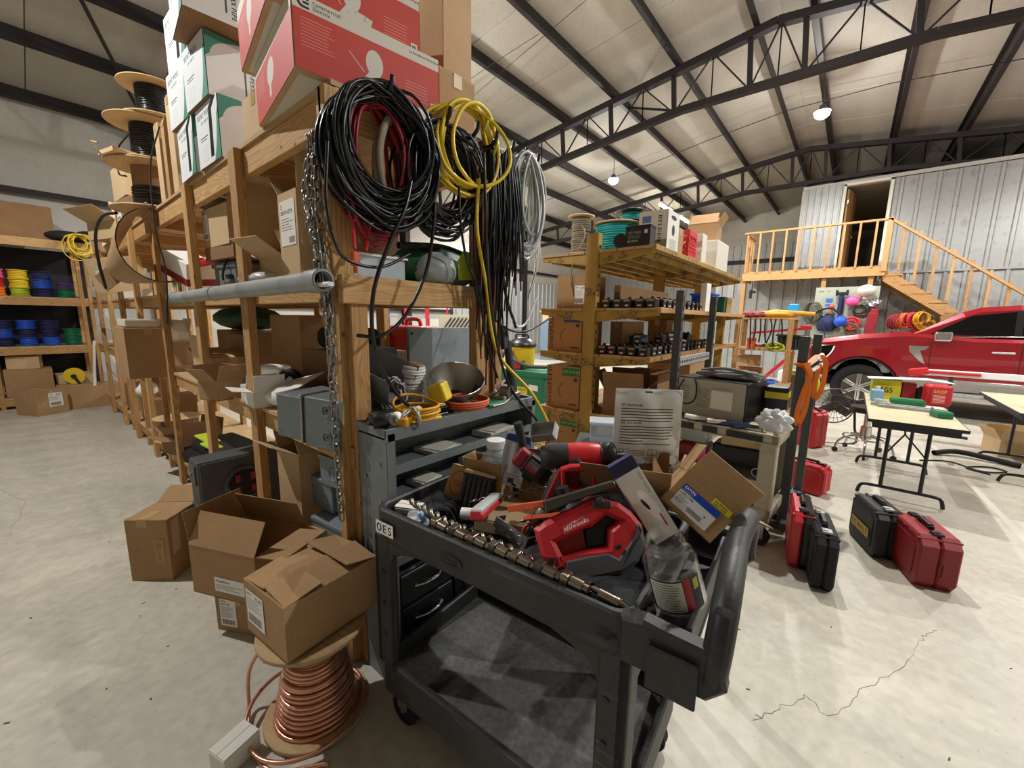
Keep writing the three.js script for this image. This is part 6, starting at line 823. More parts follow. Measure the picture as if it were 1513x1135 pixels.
one('tube_pack', 'small white and red tubes lying in the beige cart tray', 'tubes', [CY(.018, .018, .2, 12, 0, .02, 0, [0, .5, 1.45]), CY(.016, .016, .12, 12, .12, .02, .02, [0, .2, 1.57])], M.offw, [-.78, .785, -3.09]); one('red_cap_tube', 'red and blue wrapped packets beside the white tubes', 'packets', [RB(.14, .03, .06, .01, 0, .015, 0), RB(.1, .03, .05, .01, .1, .02, .02, [0, .3, .2])], plain(0x31406e, .5), [-.6, .785, -3.09]);
{ const g = thing('black_tool_case', 'black tool case with pink latches on the lower beige cart deck', 'case', [-.5, .215, -3.3], 0); obj('shell', RB(.4, .4, .2, .02, 0, .2, 0), M.black, g); obj('latch', [RB(.06, .04, .02, .006, .14, .34, .105), RB(.06, .04, .02, .006, -.22, .2, .08)], M.pink, g); obj('emblem', TO(.03, .004, .1, .24, .104, null, 18, 5), M.offw, g); }
{ const g = thing('red_jug_case', 'red case on the lower deck of the beige cart', 'case', [-.84, .215, -3.3], 0); obj('shell', RB(.22, .36, .24, .03, 0, .18, 0), M.redDark, g); obj('strip', RB(.05, .34, .01, .004, .08, .18, .122), M.pink, g); }
carton('small brown carton on the lower deck of the beige cart', .26, .08, .2, [-.52, .617, -3.3], .1, { m: M.card2, open: [100, 90, 120, 80], flap: .05 });
one('white_jug', 'white plastic lid box between the two carts', 'bin', [RB(.2, .14, .16, .02, 0, .07, 0), RB(.21, .03, .17, .01, 0, .145, 0)], M.frost, [-.84, .577, -3.3]);
// two steel stakes with an orange strap
{ const g = thing('stake_frame', 'steel stake frame with two tall square posts beside the beige cart', 'frame', [0, 0, 0]); obj('post', RB(.06, 1.36, .04, .004, -.235, .73, -3.42), M.greyDark, g); obj('post', RB(.06, 1.36, .04, .004, -.2, .73, -4.12), M.greyDark, g); obj('base_rail', RB(.06, .05, .9, .004, -.21, .06, -3.77), M.greyDark, g); obj('foot', [RB(.2, .035, .06, .004, -.21, .0175, -3.42), RB(.2, .035, .06, .004, -.2, .0175, -4.12)], M.greyDark, g); obj('white_arm', [TB([[-.22, 1.2, -3.44], [-.15, 1.26, -3.9]], .016, 4, 8), TB([[-.22, 1.14, -3.44], [-.13, 1.2, -3.9]], .014, 4, 8)], M.white, g); }
{ const g = thing('ratchet_strap', 'orange webbing strap looped over the steel stakes', 'strap', [0, 0, 0]); const band = (pts, w) => { const c = new THREE.CatmullRomCurve3(pts.map(p => V(...p))), n = 40, pos = [], idx = [], T0 = .0015; for (let i = 0; i <= n; i++) { const p = c.getPoint(i / n), t = c.getTangent(i / n), s = V(.75, 0, -.2).sub(t.clone().multiplyScalar(V(.75, 0, -.2).dot(t))).normalize(), nn = s.clone().cross(t).normalize(); for (const [a, b] of [[-w, -T0], [w, -T0], [w, T0], [-w, T0]]) pos.push(p.x + s.x * a + nn.x * b, p.y + s.y * a + nn.y * b, p.z + s.z * a + nn.z * b); } for (let i = 0; i < n; i++) for (let k = 0; k < 4; k++) { const a = i * 4 + k, b = i * 4 + (k + 1) % 4; idx.push(a, b, a + 4, b, b + 4, a + 4); } const q = new THREE.BufferGeometry(); q.setAttribute('position', new THREE.Float32BufferAttribute(pos, 3)); q.setIndex(idx); q.computeVertexNormals(); return q; };
  obj('loop', band([[-.26, 1.22, -3.39], [-.2, 1.19, -3.385], [-.18, 1.05, -3.39], [-.19, .88, -3.39], [-.215, .8, -3.385], [-.225, .88, -3.38], [-.2, 1.05, -3.375], [-.18, 1.17, -3.375], [-.22, 1.23, -3.385]], .016), M.orange, g); obj('loop', band([[-.2, 1.23, -3.4], [-.15, 1.27, -3.7], [-.12, 1.22, -3.76], [-.125, 1.0, -3.76], [-.15, .94, -3.76], [-.165, 1.02, -3.75], [-.15, 1.2, -3.74]], .016), M.orange, g); obj('wrap', [TO(.042, .008, -.235, 1.22, -3.42, [1.57, 0, 0], 16, 5)], M.orange, g); }
// ---------------------------------------------------------------- tool cases on the floor
function toolCase(label, [L, H, T], mA, mB, pos, turn, o = {}) {
  const g = thing('tool_case', label, 'case', pos, turn, 'plastic tool cases on the floor'), prof = [[-L / 2 + .03, 0], [L / 2 - .03, 0], [L / 2, .04], [L / 2, H - .05], [L / 2 - .05, H], [-L / 2 + .05, H], [-L / 2, H - .05], [-L / 2, .04]];
  const half = (s) => { const q = EX(prof, T / 2 - .002, .01); q.rotateY(Math.PI / 2); q.translate(s * T / 4, 0, 0); return q; };
  obj('shell_half', half(-1), mA, g); obj('shell_half', half(1), mB, g);
  const panel = (s) => { const q = EX(prof.map(([a, b]) => [a * .78, H / 2 + (b - H / 2) * .7]), .008, .003); q.rotateY(Math.PI / 2); q.translate(s * (T / 2 + .001), 0, 0); return q; }; obj('recess_panel', panel(-1), mA, g); obj('recess_panel', panel(1), mB, g);
  obj('seam', B(.004, .004, L - .1, 0, H + .001, 0), M.black, g);
  obj('handle', [RB(.028, .022, .13, .008, 0, H + .022, 0), RB(.028, .03, .025, .006, 0, H + .008, .06), RB(.028, .03, .025, .006, 0, H + .008, -.06)], o.handle || M.black, g);
  for (const z of [-L * .32, L * .32]) obj('latch', [RB(.05, .014, .05, .004, 0, H + .005, z), RB(.03, .02, .03, .004, -.01, H + .008, z)], o.latch || M.black, g);
  obj('rib', [-.4, -.2, 0, .2, .4].map(k => RB(T + .006, .012, .022, .003, 0, H - .02, k * L)), mA, g); if (o.art) { const a = obj('print', new THREE.PlaneGeometry(o.art[1], o.art[2]), o.art[0], g); a.rotation.y = o.art[3] || -Math.PI / 2; a.position.set(...o.art[4]); } return g;
}
const dw = printed(ctex(256, 72, (c) => { c.fillStyle = '#5a5850'; c.fillRect(0, 0, 256, 72); c.fillStyle = '#caa23a'; c.fillRect(0, 0, 256, 72); c.fillStyle = '#4c4a42'; c.font = 'bold 60px sans-serif'; c.fillText('DEWALT', 6, 58); }));
const fuel = printed(ctex(160, 48, (c) => { c.fillStyle = '#a81f2c'; c.fillRect(0, 0, 160, 48); c.fillStyle = '#e8d8d8'; c.font = 'italic bold 38px sans-serif'; c.fillText('FUEL', 30, 38); }));
const mlw = printed(ctex(64, 128, (c) => { c.fillStyle = '#8e1c24'; c.fillRect(0, 0, 64, 128); c.save(); c.translate(20, 110); c.rotate(-1.57); c.fillStyle = '#e5d9d7'; c.font = 'italic bold 26px serif'; c.fillText('Milwaukee', -8, 12); c.restore(); }));
toolCase('red and black tool case on the floor beside the beige cart', [.42, .36, .11], M.red, M.black, [-.115, 0, -3.09], rad(8)); toolCase('black tool case with grey latches on the floor, leftmost but one', [.42, .33, .11], M.blackMatte, M.blackMatte, [.0, 0, -2.93], rad(10), { latch: M.galvL });
toolCase('black tool case with yellow lettering on the floor', [.36, .32, .15], M.dark, M.blackMatte, [.275, 0, -3.55], rad(20), { latch: M.galvL, art: [dw, .24, .065, -Math.PI / 2, [-.086, .14, .0]] });
toolCase('large red tool case on the floor, nearest of the red ones', [.4, .31, .19], M.redDark, M.redDark, [.475, 0, -3.36], rad(17), { art: [mlw, .03, .07, 0, [.01, .13, .2025]] });
toolCase('red tool case standing by the truck front', [.3, .46, .22], M.red, M.red, [-.27, 0, -6.1], rad(60), { art: [fuel, .14, .045, Math.PI / 2, [.1235, .12, 0]] });
toolCase('red tool case partly hidden behind the steel stakes', [.3, .27, .16], M.red, M.red, [-.15, 0, -4.4], rad(75));
// ---------------------------------------------------------------- folding tables
function table(label, x0, x1, z0, z1, H) {   // z0 is the near end
  const g = thing('folding_table', label, 'table', [0, 0, 0], 0, 'folding tables'), cx = (x0 + x1) / 2, cz = (z0 + z1) / 2, w = x1 - x0, d = z0 - z1;
  obj('tabletop', RB(w, .02, d, .006, cx, H - .01, cz), M.laminate, g); obj('edge_band', [B(w, .024, .004, cx, H - .014, z0 + .002), B(w, .024, .004, cx, H - .014, z1 - .002), B(.004, .024, d, x0 - .002, H - .014, cz), B(.004, .024, d, x1 + .002, H - .014, cz)], M.dark, g); obj('apron', [B(w - .06, .05, .015, cx, H - .05, z0 - .04), B(w - .06, .05, .015, cx, H - .05, z1 + .04), B(.015, .05, d - .08, x0 + .04, H - .05, cz), B(.015, .05, d - .08, x1 - .04, H - .05, cz)], M.dark, g);
  for (const z of [z0 - .3, z1 + .3]) { for (const s of [-1, 1]) obj('leg', TB([[cx + s * w * .22, H - .06, z], [cx + s * w * .22, .1, z]], .014, 2, 8), M.black, g); obj('foot_bow', TB([[cx - w * .48, .014, z], [cx - w * .46, .07, z], [cx - w * .38, .1, z], [cx + w * .38, .1, z], [cx + w * .46, .07, z], [cx + w * .48, .014, z]], .014, 30, 8, false, .3), M.black, g); }
  obj('folding_brace', [TB([[cx, H - .06, cz + .1], [cx, H - .2, cz + .25]], .007, 4, 6), TB([[cx, H - .2, cz + .25], [cx - w * .2, .42, z0 - .3]], .007, 4, 6), TB([[cx, H - .2, cz + .25], [cx + w * .2, .42, z0 - .3]], .007, 4, 6)], M.black, g); return g;
}
table('folding table with tools and shop towels, left one', .19, .75, -4.35, -5.95, .74); table('folding table at the right picture edge', 1.24, 2.1, -5.6, -7.1, .74);
const TT = .74;
{ const a = printed(ctex(160, 110, (c) => { c.fillStyle = '#cfc52a'; c.fillRect(0, 0, 160, 110); c.fillStyle = '#1c1c1c'; c.font = 'bold 42px sans-serif'; c.fillText('RAGS', 12, 74); })); const g = carton('yellow box of rags on the left folding table', .22, .2, .2, [.34, TT, -5.72], .05, { m: M.lime, tape: false }); sticker(g, a, 'front', [.22, .2, .2], 0, 0, .21, .19); }
carton('red carton beside the yellow rag box', .1, .18, .2, [.51, TT, -5.74], .05, { m: M.redDark, tape: false }); one('blower_tool', 'black cordless tool between the rag box and the red towels', 'tool', [blob(.05, .08, .06, .12, 4, 20)], M.blackMatte, [.6, TT, -5.7]);
{ const a = printed(ctex(128, 128, (c) => { c.fillStyle = '#c02c3c'; c.fillRect(0, 0, 128, 128); c.fillStyle = '#e0b83a'; c.font = 'bold 34px sans-serif'; c.fillText('SHOP', 12, 44); c.fillStyle = '#e8c8c8'; for (let i = 0; i < 6; i++) c.fillRect(14, 60 + i * 10, 80, 4); })); const g = thing('towel_pack', 'red shop towel pack on the left folding table', 'towels', [.7, TT, -5.55], .15); obj('pack', RB3(.17, .2, .2, .03, 0, .1, 0), M.red, g); sticker(g, a, 'front', [.17, .2, .2], 0, 0, .13, .16, 'print'); }
one('paper_roll_sheet', 'white paper sheet draped over the rag box and towels', 'paper', [B(.46, .006, .18, 0, .01, 0, [0, 0, .05]), B(.16, .005, .16, .3, .014, .03, [.05, .2, -.12])], M.paper, [.42, TT + .205, -5.68], .06);
{ const g = thing('water_bottle', 'small clear blue bottle on the left folding table', 'bottle', [.27, TT, -5.4]); obj('bottle', RB3(.1, .12, .08, .02, 0, .06, 0), plain(0x86b4d8, .2), g); obj('cap', CY(.018, .018, .03, 12, 0, .132, 0), M.white, g); }
one('green_drill_case', 'flat green drill case on the left folding table', 'case', [RB(.24, .05, .14, .012, 0, .025, 0), RB(.22, .008, .12, .004, 0, .052, 0)], M.green, [.49, TT, -5.38], .05); one('green_small_case', 'small green case near the table front', 'case', [RB(.1, .05, .13, .01, 0, .025, 0), RB(.09, .008, .11, .003, 0, .052, 0)], M.green, [.655, TT, -4.82], .35);
one('steel_level', 'long steel level lying across the left folding table', 'level', [RB(.46, .03, .03, .003, 0, .015, 0), RB(.4, .025, .03, .003, .02, .014, .06), CY(.012, .012, .04, 10, .18, .03, 0, [1.57, 0, 0])], M.galvL, [.45, TT, -5.1], -.05); one('clear_cup', 'clear plastic cup and fittings on the table corner', 'cup', [CY(.03, .026, .06, 16, 0, .03, 0), CY(.02, .02, .04, 12, .07, .02, .02)], M.frost, [.27, TT, -5.12]); one('paper_scraps', 'crumpled tan gloves at the right edge of the table', 'gloves', blob(.07, .02, .05, .2, 4, 20), M.offw, [.66, TT, -5.15]);
{ const g = thing('rolling_stool', 'chrome rolling stool base under the left folding table', 'stool', [.26, 0, -6.12]); obj('column', CY(.03, .035, .34, 16, 0, .33, 0), M.chrome, g); obj('hub', CY(.05, .06, .14, 18, 0, .26, 0), M.chrome, g); for (let i = 0; i < 5; i++) { const a = i / 5 * 6.283 + .3; obj('leg', TB([[.03 * Math.cos(a), .22, .03 * Math.sin(a)], [.16 * Math.cos(a), .2, .16 * Math.sin(a)], [.24 * Math.cos(a), .14, .24 * Math.sin(a)], [.27 * Math.cos(a), .06, .27 * Math.sin(a)]], .013, 16, 7), M.chrome, g); obj('caster', CY(.028, .028, .025, 14, .27 * Math.cos(a), .028, .27 * Math.sin(a), [1.57, 0, a]), M.black, g); } obj('foot_ring', TO(.2, .009, 0, .2, 0, [1.57, 0, 0], 36), M.chrome, g); obj('seat', CY(.17, .17, .06, 28, 0, .53, 0), M.black, g); }
{ const g = thing('hose_fan', 'round wire guard fan on a black stand by the truck front', 'fan', [-.06, 0, -6.55], .4); obj('guard', [TO(.22, .009, 0, .46, 0, null, 36, 6), TO(.15, .004, 0, .46, .05, null, 30, 5), TO(.07, .004, 0, .46, .06, null, 24, 5), ...Array.from({ length: 12 }, (_, i) => B(.44, .004, .004, 0, .46, .03, [0, 0, i * Math.PI / 12]))], M.steelD, g); obj('stand', [TB([[.22, .46, 0], [.25, .2, 0], [.22, .015, .1], [-.22, .015, .1], [-.25, .2, 0], [-.22, .46, 0]], .014, 40, 7)], M.black, g); obj('blade', [0, 1, 2].map(i => { const q = B(.1, .2, .004, 0, .1, 0, [0, .4, 0]); q.rotateZ(i * 2.094); q.translate(0, .46, 0); return q; }), M.dark, g); }
carton('open tan carton on the floor under the right table', .4, .2, .3, [1.62, 0, -7.3], .3, { m: M.card2, open: [110, 80, 120, 100], flap: .14 }); one('black_hose', 'black hose and cables tangled on the floor by the right table', 'hose', [wireGeo([[-.3, .03, .1], [-.1, .05, -.05], [.15, .04, 0], [.35, .03, .1]], .03, 30), wireGeo([[-.45, .01, .5], [-.2, .012, .35], [0, .01, .55], [.2, .012, .4], [.1, .01, .3], [-.1, .012, .5], [.05, .01, .62]], .008, 40)], M.blackMatte, [1.2, 0, -6.75]);
{ const g = thing('white_duct', 'white boxed rail with an orange end behind the right table', 'rail', [1.5, 0, -7.9]); obj('rail', RB(2.2, .08, .08, .01, .4, .86, 0), M.white, g); obj('end_tool', [RB(.2, .1, .06, .02, -.72, .86, .02, [0, 0, .2]), CY(.02, .02, .5, 10, -.4, .87, .05, [0, 0, 1.57])], M.red, g); obj('stand', [B(.04, .82, .04, -.4, .41, 0), B(.04, .82, .04, 1.2, .41, 0), B(.5, .03, .05, -.4, .015, 0), B(.5, .03, .05, 1.2, .015, 0)], M.dark, g); }
// ---------------------------------------------------------------- red pickup truck
{
  const g = thing('pickup_truck', 'red pickup truck parked sideways before the stairs', 'truck', [0, 0, -10.3]), W = 1.92, m = M.paint;
  const wheelX = [.2, 3.8], arch = (cx, r, n = 12) => { const o = []; for (let i = 0; i <= n; i++) { const a = Math.PI * i / n; o.push([cx + r * Math.cos(a), .42 + r * Math.sin(a)]); } return o; };
  const low = [[-.5, .62], [-.62, .7], [-.66, .95], [-.55, 1.13], [-.4, 1.2], [.1, 1.29], [.6, 1.35], [.8, 1.36], [1.5, 1.3], [3.02, 1.31], [3.05, 1.28], [5.05, 1.3], [5.1, 1.2], [5.1, .62], ...arch(3.8, .48), [3.2, .5], ...arch(.2, .48)];
  obj('body', EX(low, W, .05, 0, 0, 0), m, g);
  obj('hood', EX([[-.5, 1.13], [-.38, 1.21], [.1, 1.3], [.6, 1.36], [.8, 1.36], [.8, 1.3], [-.3, 1.1]], W - .34, .04, 0, .012, 0), m, g);
  obj('cab', EX([[.72, 1.3], [1.32, 1.7], [1.5, 1.775], [1.9, 1.81], [2.5, 1.8], [2.85, 1.74], [3.02, 1.3]], W - .28, .07), m, g);
  for (const s of [1, -1]) {
    const z = s * (W / 2 - .135); const gl = obj('side_window', EX([[1.0, 1.36], [1.42, 1.65], [1.86, 1.71], [1.88, 1.34]], .02, .004, 0, 0, z), M.glassD, g); obj('chrome_trim', TB([[.95, 1.34, z + s * .02], [1.25, 1.315, z + s * .03], [1.9, 1.34, z + s * .03], [2.8, 1.35, z + s * .03]], .012, 30, 5), M.chrome, gl); obj('side_window', EX([[1.95, 1.34], [1.94, 1.71], [2.5, 1.7], [2.74, 1.62], [2.86, 1.36]], .02, .004, 0, 0, z), M.glassD, g); obj('pillar', EX([[1.875, 1.33], [1.86, 1.73], [1.94, 1.73], [1.955, 1.33]], .024, .003, 0, 0, z), M.black, g);
    const zz = s * (W / 2 + .002);
    obj('fender_vent', EX([[.76, 1.16], [1.0, 1.16], [.96, 1.1], [.9, 1.08], [.98, .86], [.92, .9], [.78, 1.06]], .02, .004, 0, 0, zz), M.chrome, g);
    obj('door_seam', [B(.008, .62, .006, 1.02, .93, zz), B(.008, .7, .006, 1.96, .96, zz), B(.008, .7, .006, 2.95, .96, zz)], M.black, g); obj('door_handle', RB(.24, .035, .04, .012, 1.78, 1.1, zz + s * .012), M.chrome, g); obj('door_handle', RB(.22, .035, .04, .012, 2.72, 1.12, zz + s * .012), M.chrome, g);
    obj('side_molding', RB(2.5, .05, .015, .006, 1.95, .62, zz), M.chrome, g); obj('running_board', RB(2.4, .05, .16, .012, 2.0, .42, s * (W / 2 + .02)), M.galvL, g); obj('rocker_panel', RB(2.5, .16, .03, .01, 2.0, .54, s * (W / 2 - .01)), plain(0x9a9490, .4, .3), g);
    const mr = obj('mirror', RB3(.2, .15, .16, .03, 1.12, 1.32, s * (W / 2 + .08)), M.chrome, g); obj('mirror_mount', RB(.14, .05, .1, .01, 1.12, 1.3, s * (W / 2 - .01)), M.dark, mr);
    obj('wheel_arch_lip', wheelX.map(x => TB(arch(x, .49, 14).map(([a, b]) => V(a, b, s * (W / 2 - .01))), .016, 40, 6)), M.black, g);
    obj('headlight', EX([[-.55, 1.1], [-.2, 1.12], [-.22, 1.0], [-.34, .84], [-.46, .8], [-.5, .96]], .04, .006, 0, 0, s * (W / 2 - .002)), M.glassD, g); obj('light_bar', TB([[-.2, 1.1, s * (W / 2 + .022)], [-.24, .98, s * (W / 2 + .022)], [-.35, .84, s * (W / 2 + .022)], [-.46, .81, s * (W / 2 + .022)]], .014, 20, 6), M.white, g);
    for (const x of wheelX) { const w = obj('tire', LA([[.24, -.12], [.34, -.12], [.385, -.1], [.395, -.05], [.395, .05], [.385, .1], [.34, .12], [.24, .12], [.24, -.12]], 40, 0, 0, 0, [Math.PI / 2, 0, 0]), M.tire, g); w.position.set(x, .395, s * (W / 2 - .13)); obj('rim', [LA([[.255, .1], [.24, .11], [.22, .07], [.06, .07], [0, .075], [0, .05], [.24, .05], [.255, .1]], 32, 0, 0, 0, [s * Math.PI / 2, 0, 0])], M.steelD, w); obj('spoke', Array.from({ length: 12 }, (_, i) => { const q = RB(.035 - (i % 2) * .01, .2, .02, .006, (i % 2 ? .018 : -.018), .14, s * .1); q.rotateZ(Math.floor(i / 2) * Math.PI / 3); return q; }), M.chrome, w); obj('hub_cap', CY(.05, .05, .03, 18, 0, 0, s * .105, [1.57, 0, 0]), M.chrome, w); }
  }
  obj('windshield', EX([[.82, 1.37], [1.33, 1.71], [1.36, 1.69], [.86, 1.36]], W - .42, .004), M.glassD, g); obj('front_bumper', RB3(.2, .24, W - .02, .05, -.58, .58, 0), M.chrome, g); obj('grille', RB(.06, .32, W - .7, .02, -.64, .92, 0), M.black, g); obj('tow_skid', RB(.2, .12, W - .3, .02, -.5, .42, 0), M.dark, g); obj('underbody', B(5.2, .16, W - .5, 2.1, .46, 0), M.blackMatte, g); obj('axle', [CY(.06, .06, W - .4, 12, .2, .395, 0, [1.57, 0, 0]), CY(.06, .06, W - .4, 12, 3.8, .395, 0, [1.57, 0, 0])], M.dark, g);
}
// ---------------------------------------------------------------- board and gear under the stairs
{
  const Z = -12.0, n0 = scene.children.length; const g = thing('display_board', 'grey-green hardboard panel hung with gear under the landing', 'board', [-.2, 1.1, Z]); obj('panel', RB(1.24, 1.3, .02, .004, 0, .65, 0), plain(0xa9b0a0, .7), g); obj('marking', [B(.1, .03, .003, -.5, 1.2, .011), B(.06, .02, .003, -.35, 1.2, .011), B(.02, .08, .003, -.18, 1.15, .011)], plain(0x6f7d80, .7), g);
  const H = Z + .06;
  one('rope_coil', 'olive rope coil hanging on the left of the gear board', 'rope', coilGeo(16, .16, .014, { var: .2, el: 1.4, thick: .05, side: .04 }), M.ropeO, [-.84, 2.02, H + .05]);
  one('camo_backpack', 'dark blue folded camp chair hanging on the gear board', 'chair', [blob(.2, .24, .1, .1, 3, 28), TB([[-.1, .3, .08], [-.02, .0, .14], [0, -.2, .16]], .014, 10, 6)], M.navy, [-.5, 1.3, H + .08]); one('black_hoop', 'black hose arching over the folded camp chair', 'hose', wireGeo([[-.3, -.2, 0], [-.15, .05, .04], [.1, .12, .05], [.25, 0, .04]], .025, 24), M.blackMatte, [-.55, 1.75, H + .12]);
  { const k = thing('post_digger', 'dark blue post tool with a black bracket head on the gear board', 'tool', [-.28, 1.75, H + .02]); obj('shaft', [CY(.05, .06, .45, 14, 0, .22, 0), CY(.03, .03, .2, 10, 0, .0, .03)], M.navy, k); obj('head', [RB(.22, .08, .06, .014, 0, .48, .02), RB(.05, .14, .05, .01, -.1, .5, .04), RB(.05, .14, .05, .01, .1, .5, .04)], M.black, k); }
  one('orange_air_tool', 'small orange and white air tool left of the pink ball', 'tool', [SP(.06, 0, .2, 0), RB(.04, .2, .04, .01, 0, .08, .0), RB(.1, .04, .04, .01, 0, -.03, 0)], M.orangeC, [-.45, 1.72, H + .05]);
  one('pink_ball', 'pink plastic ball hanging on the gear board', 'ball', SP(.135, 0, 0, 0, 1, .9, 1, 24), M.pink, [-.06, 2.04, H + .12]); one('blue_ball', 'blue plastic ball in front of the camp chair', 'ball', SP(.135, 0, 0, 0, 1, 1, 1, 24), M.blue, [-.24, 1.55, H + .22]);
  one('round_float', 'cream round float at the top of the gear board', 'float', [SP(.17, 0, 0, 0, 1.05, .85, 1, 24), CY(.02, .05, .06, 12, -.02, -.16, 0)], M.offw, [.17, 2.28, H + .14]); one('foil_bundle', 'silver foil wrapped bundle below the cream float', 'bundle', blob(.14, .12, .1, .2, 4, 26), M.galv, [.34, 1.88, H + .08]);
  { const k = thing('hose_reel', 'red reel with cord in the middle of the gear board', 'reel', [-.02, 1.5, H + .1]); obj('reel', [TO(.15, .03, 0, 0, 0, null, 30, 8), TO(.08, .02, 0, 0, .02, null, 24, 8), B(.28, .03, .02, 0, 0, .03), B(.03, .28, .02, 0, 0, .03)], M.red, k); obj('cord', coilGeo(6, .12, .012, { var: .1, el: 1, thick: .05 }), M.ropeO, k); }
  one('red_jack', 'tall red jack standing right of the red reel', 'jack', [RB(.2, .55, .14, .02, 0, .27, 0, [0, 0, -.06]), RB(.14, .1, .1, .02, .03, .58, 0), CY(.03, .03, .1, 12, .03, .66, 0)], M.redDark, [.34, 1.22, H + .1]); one('grey_coil', 'grey hose coil behind the red reel', 'hose', coilGeo(8, .12, .014, { var: .15, el: 1, thick: .04 }), M.steelD, [.1, 1.95, H + .05]);
  ['red', 'orange', 'second red', 'yellow'].forEach((c, i) => one('cord_reel', c + ' cord loops hung right of the red jack under the stairs', 'cord', coilGeo(8, .12, .016, { var: .15, el: 1.2, thick: .06 }), [M.redDark, M.orangeC, M.red, M.yellowD][i], [.78 + i * .13, 1.72 + i * .02, H + .12], .6));
  one('wall_paper_tag', 'small blue notice stuck on the gear board', 'notice', [B(.14, .1, .004, 0, .05, 0), B(.14, .06, .004, 0, -.06, 0)], plain(0x3a6fd0, .6), [-.52, 2.02, Z + .014]);
  for (const o of scene.children.slice(n0)) { o.position.x *= .906; o.position.y = 1.5 + (o.position.y - 1.5) * .906; o.scale.setScalar(.906); }
  { const k = thing('wall_outlet', 'white outlet plate on the ribbed wall left of the board', 'outlet', [-1.62, 1.6, -13.15]); obj('plate', RB(.12, .08, .012, .004, 0, 0, 0), M.white, k); obj('socket', RB(.03, .03, .006, .003, 0, 0, .008), M.dark, k); }
  for (const [x, y, r] of [[.86, 1.95, .75], [1.2, 1.65, .75], [.3, 2.45, .7]]) one('tape_strip', ['upper', 'lower', 'small'][[.86, 1.2, .3].indexOf(x)] + ' silver tape strip on the wall under the stairs', 'tape', B(.36, .06, .003, 0, 0, 0, [0, 0, r]), M.galvL, [x, y, -13.165], 0, 'tape strips under the stairs');
}
// ---------------------------------------------------------------- clutter beyond the yellow rack
{ const g = thing('work_bench', 'cluttered wooden bench beyond the yellow rack end', 'bench', [-.95, 0, -6.9]); for (const [y, i] of [[1.12, 0], [.62, 1], [1.55, 2]]) for (let k = 0; k < 4; k++) obj('plank', RB(.72, .03, .14, .004, 0, y, -.24 + k * .15), k % 2 ? M.wood : M.wood2, g); for (const [x, z] of [[-.32, -.28], [.32, -.28], [-.32, .26], [.32, .26]]) obj('leg', RB(.06, 1.54, .06, .004, x, .77, z), M.wood2, g); }
const clutter = [['yellow_strap_bundle', 'yellow webbing straps bundled on the bench top', 'straps', () => [blob(.26, .06, .12, .12, 3, 26), CY(.03, .03, .3, 10, .3, .06, 0, [0, .2, 1.5])], M.yellowD, [-.85, 1.566, -6.85]], ['striped_rag_pile', 'pile of red and white rags on the bench top', 'rags', () => [blob(.15, .05, .1, .25, 5, 28)], plain(0xa8585c, .8), [-1.12, 1.566, -6.7]], ['blue_cup', 'bright blue tub on the bench top', 'tub', () => [RB(.12, .14, .1, .02, 0, .07, 0)], plain(0x2ba4e8, .4), [-.66, 1.62, -7.0]], ['black_wire_basket', 'black ribbed basket hanging at the bench end', 'basket', () => [...Array.from({ length: 8 }, (_, i) => B(.03, .18, .16, -.14 + i * .04, .09, 0)), B(.36, .02, .2, 0, .19, 0)], M.dark, [-.62, 1.136, -6.8]], ['red_bar_clamp', 'long red bar clamp across the bench', 'clamp', () => [B(.7, .03, .03, 0, .03, 0, [0, .1, .12]), RB(.12, .06, .05, .01, .28, .08, 0)], M.red, [-.75, 1.36, -6.7]], ['orange_cup', 'orange plastic cup on the middle bench plank', 'cup', () => [CY(.06, .05, .14, 18, 0, .07, 0)], M.orangeC, [-1.08, 1.136, -6.66]], ['tangled_straps', 'tangled black and yellow straps on the bench', 'straps', () => [...coilGeo(8, .09, .01, { var: .4, thick: .12, el: .45 })], M.lime, [-.78, 1.22, -6.7]], ['black_belt_hank', 'black belts hanging below the bench top', 'belts', () => Array.from({ length: 7 }, (_, i) => TB([[-.2 + i * .06, .0, .02], [-.19 + i * .06 + rr(-.02, .02), -.15, .04], [-.2 + i * .06 + rr(-.03, .03), -.3 - rr(0, .1), .02]], .01, 12, 5)), M.blackMatte, [-.9, 1.55, -6.56]], ['blue_pipe_ring', 'blue ring tool lying on the lower bench', 'tool', () => [TO(.12, .03, 0, .03, 0, [1.57, 0, 0])], M.blue, [-.85, .636, -6.7]], ['red_gas_tool', 'red power saw body on the lower bench', 'power tool', () => [blob(.12, .09, .1, .08, 3, 22), CY(.05, .05, .08, 16, .12, .06, .05, [1.57, 0, 0])], M.red, [-1.12, .636, -6.72]], ['hammer_handles', 'pair of wooden hammers lying on the lower bench', 'hammers', () => [CY(.015, .02, .4, 10, 0, .02, .06, [0, .1, 1.57]), CY(.015, .02, .4, 10, .02, .02, .14, [0, -.05, 1.57]), RB(.06, .04, .1, .008, -.2, .03, .08)], M.wood, [-.78, .636, -6.76]]];
for (const [n, l, c, geo, m, p] of clutter) one(n, l, c, geo(), m, p);
carton('tan carton stack on the bench side, upper one', .3, .16, .26, [-1.12, .86, -6.85], .1, { m: M.card2 }); carton('tan carton stack on the bench side, lower one', .3, .2, .26, [-1.1, .637, -6.98], .05, { m: M.card2 });
one('scrap_heap', 'heap of cardboard scraps on the floor by the truck front', 'scraps', Array.from({ length: 14 }, () => B(rr(.1, .3), .006, rr(.1, .25), rr(-.4, .4), .03 + rr(0, .3), rr(-.3, .3), [rr(-.7, .7), rr(0, 3), rr(-.7, .7)])), M.card3, [-1.15, 0, -8.0]);
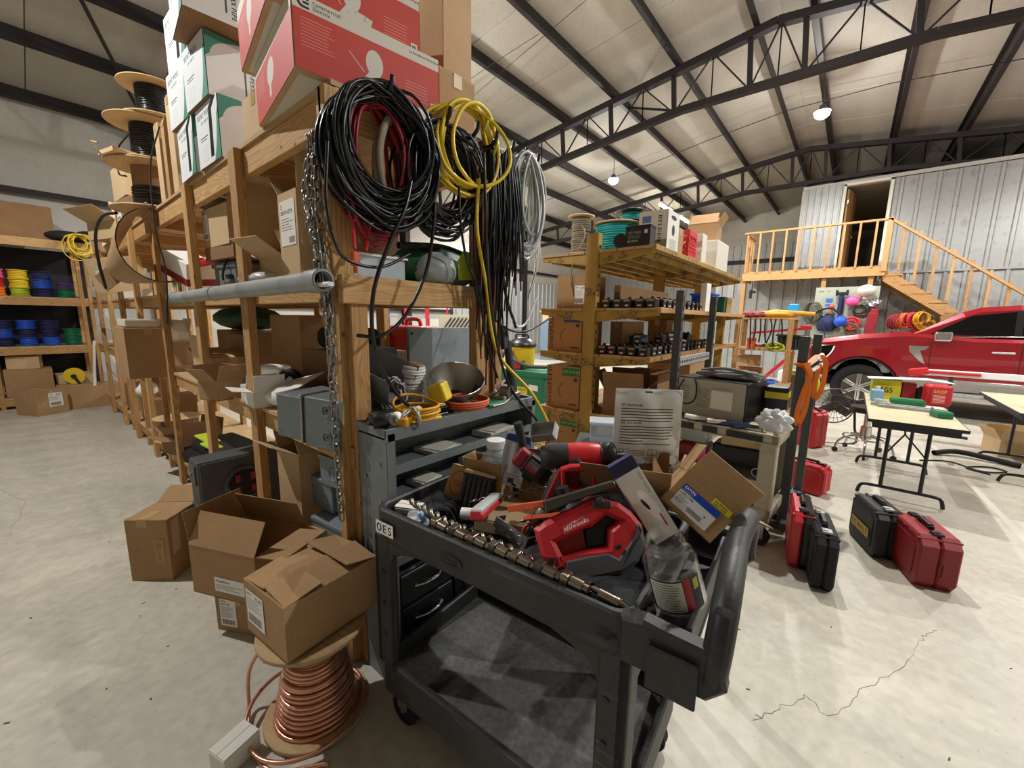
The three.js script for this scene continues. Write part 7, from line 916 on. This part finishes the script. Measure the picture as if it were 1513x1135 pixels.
{ const g = thing('floor_jack_arm', 'red angled machine frame in front of the truck nose', 'machine', [-1.1, 0, -8.9]); obj('frame', [B(.06, 1.1, .06, 0, .55, 0, [0, 0, -.7]), B(.06, .06, .6, 0, .2, 0), B(.7, .06, .06, 0, .1, .2)], M.red, g); obj('wheel', [CY(.12, .12, .06, 20, -.3, .12, .2, [1.57, 0, 0]), CY(.12, .12, .06, 20, .3, .12, .2, [1.57, 0, 0])], M.tire, g); obj('tank', RB3(.3, .3, .3, .06, .3, .5, 0), M.white, g); }
one('hand_saw_hanging', 'black hand drill hanging beside the landing post', 'tool', [RB(.06, .22, .06, .012, 0, .0, 0), CY(.012, .012, .2, 8, .02, .2, 0), RB(.14, .06, .05, .012, .04, .05, 0)], M.black, [-2.08, 2.2, -12.0]);
{ const g = thing('trash_can', 'grey plastic trash can with yellow tape beyond the bench', 'trash can', [-.48, 0, -7.35]); obj('can', LA([[0, .01], [.17, .01], [.21, .72], [.235, .72], [.235, .76], [.2, .76], [.16, .03], [0, .03]], 28), plain(0x8b8d86, .6), g); obj('yellow_tape', [blob(.16, .05, .12, .25, 5, 26, 0, .72, 0, 4), TB([[.1, .76, .1], [.2, .7, .2], [.22, .5, .22]], .02, 12, 5)], M.lime, g); }
[['claw hammer lying on the upper bench plank', -1.0, 1.15, -6.98, .4, M.wood], ['long wrench lying on the upper bench plank', -.8, 1.15, -6.95, -.3, M.steel], ['pry bar lying on the upper bench plank', -.9, 1.15, -6.84, .1, M.redDark], ['short sledge lying on the lower bench plank', -.95, .65, -6.9, .6, M.wood2]].forEach(([l, x, y, z, r, m]) => { const k = thing('bench_hand_tool', l, 'tool', [x, y, z], r, 'hand tools on the bench'); obj('handle', CY(.014, .018, .3, 10, 0, .012, 0, [0, 0, 1.57]), m, k); obj('head', RB(.045, .04, .11, .008, -.16, .016, 0), M.steelD, k); });
carton('torn tan carton on the floor in front of the bench', .36, .26, .3, [-.72, 0, -6.3], .5, { m: M.card2, open: [140, 60, 120, 90], flap: .15 });
renderer.render(scene, camera);
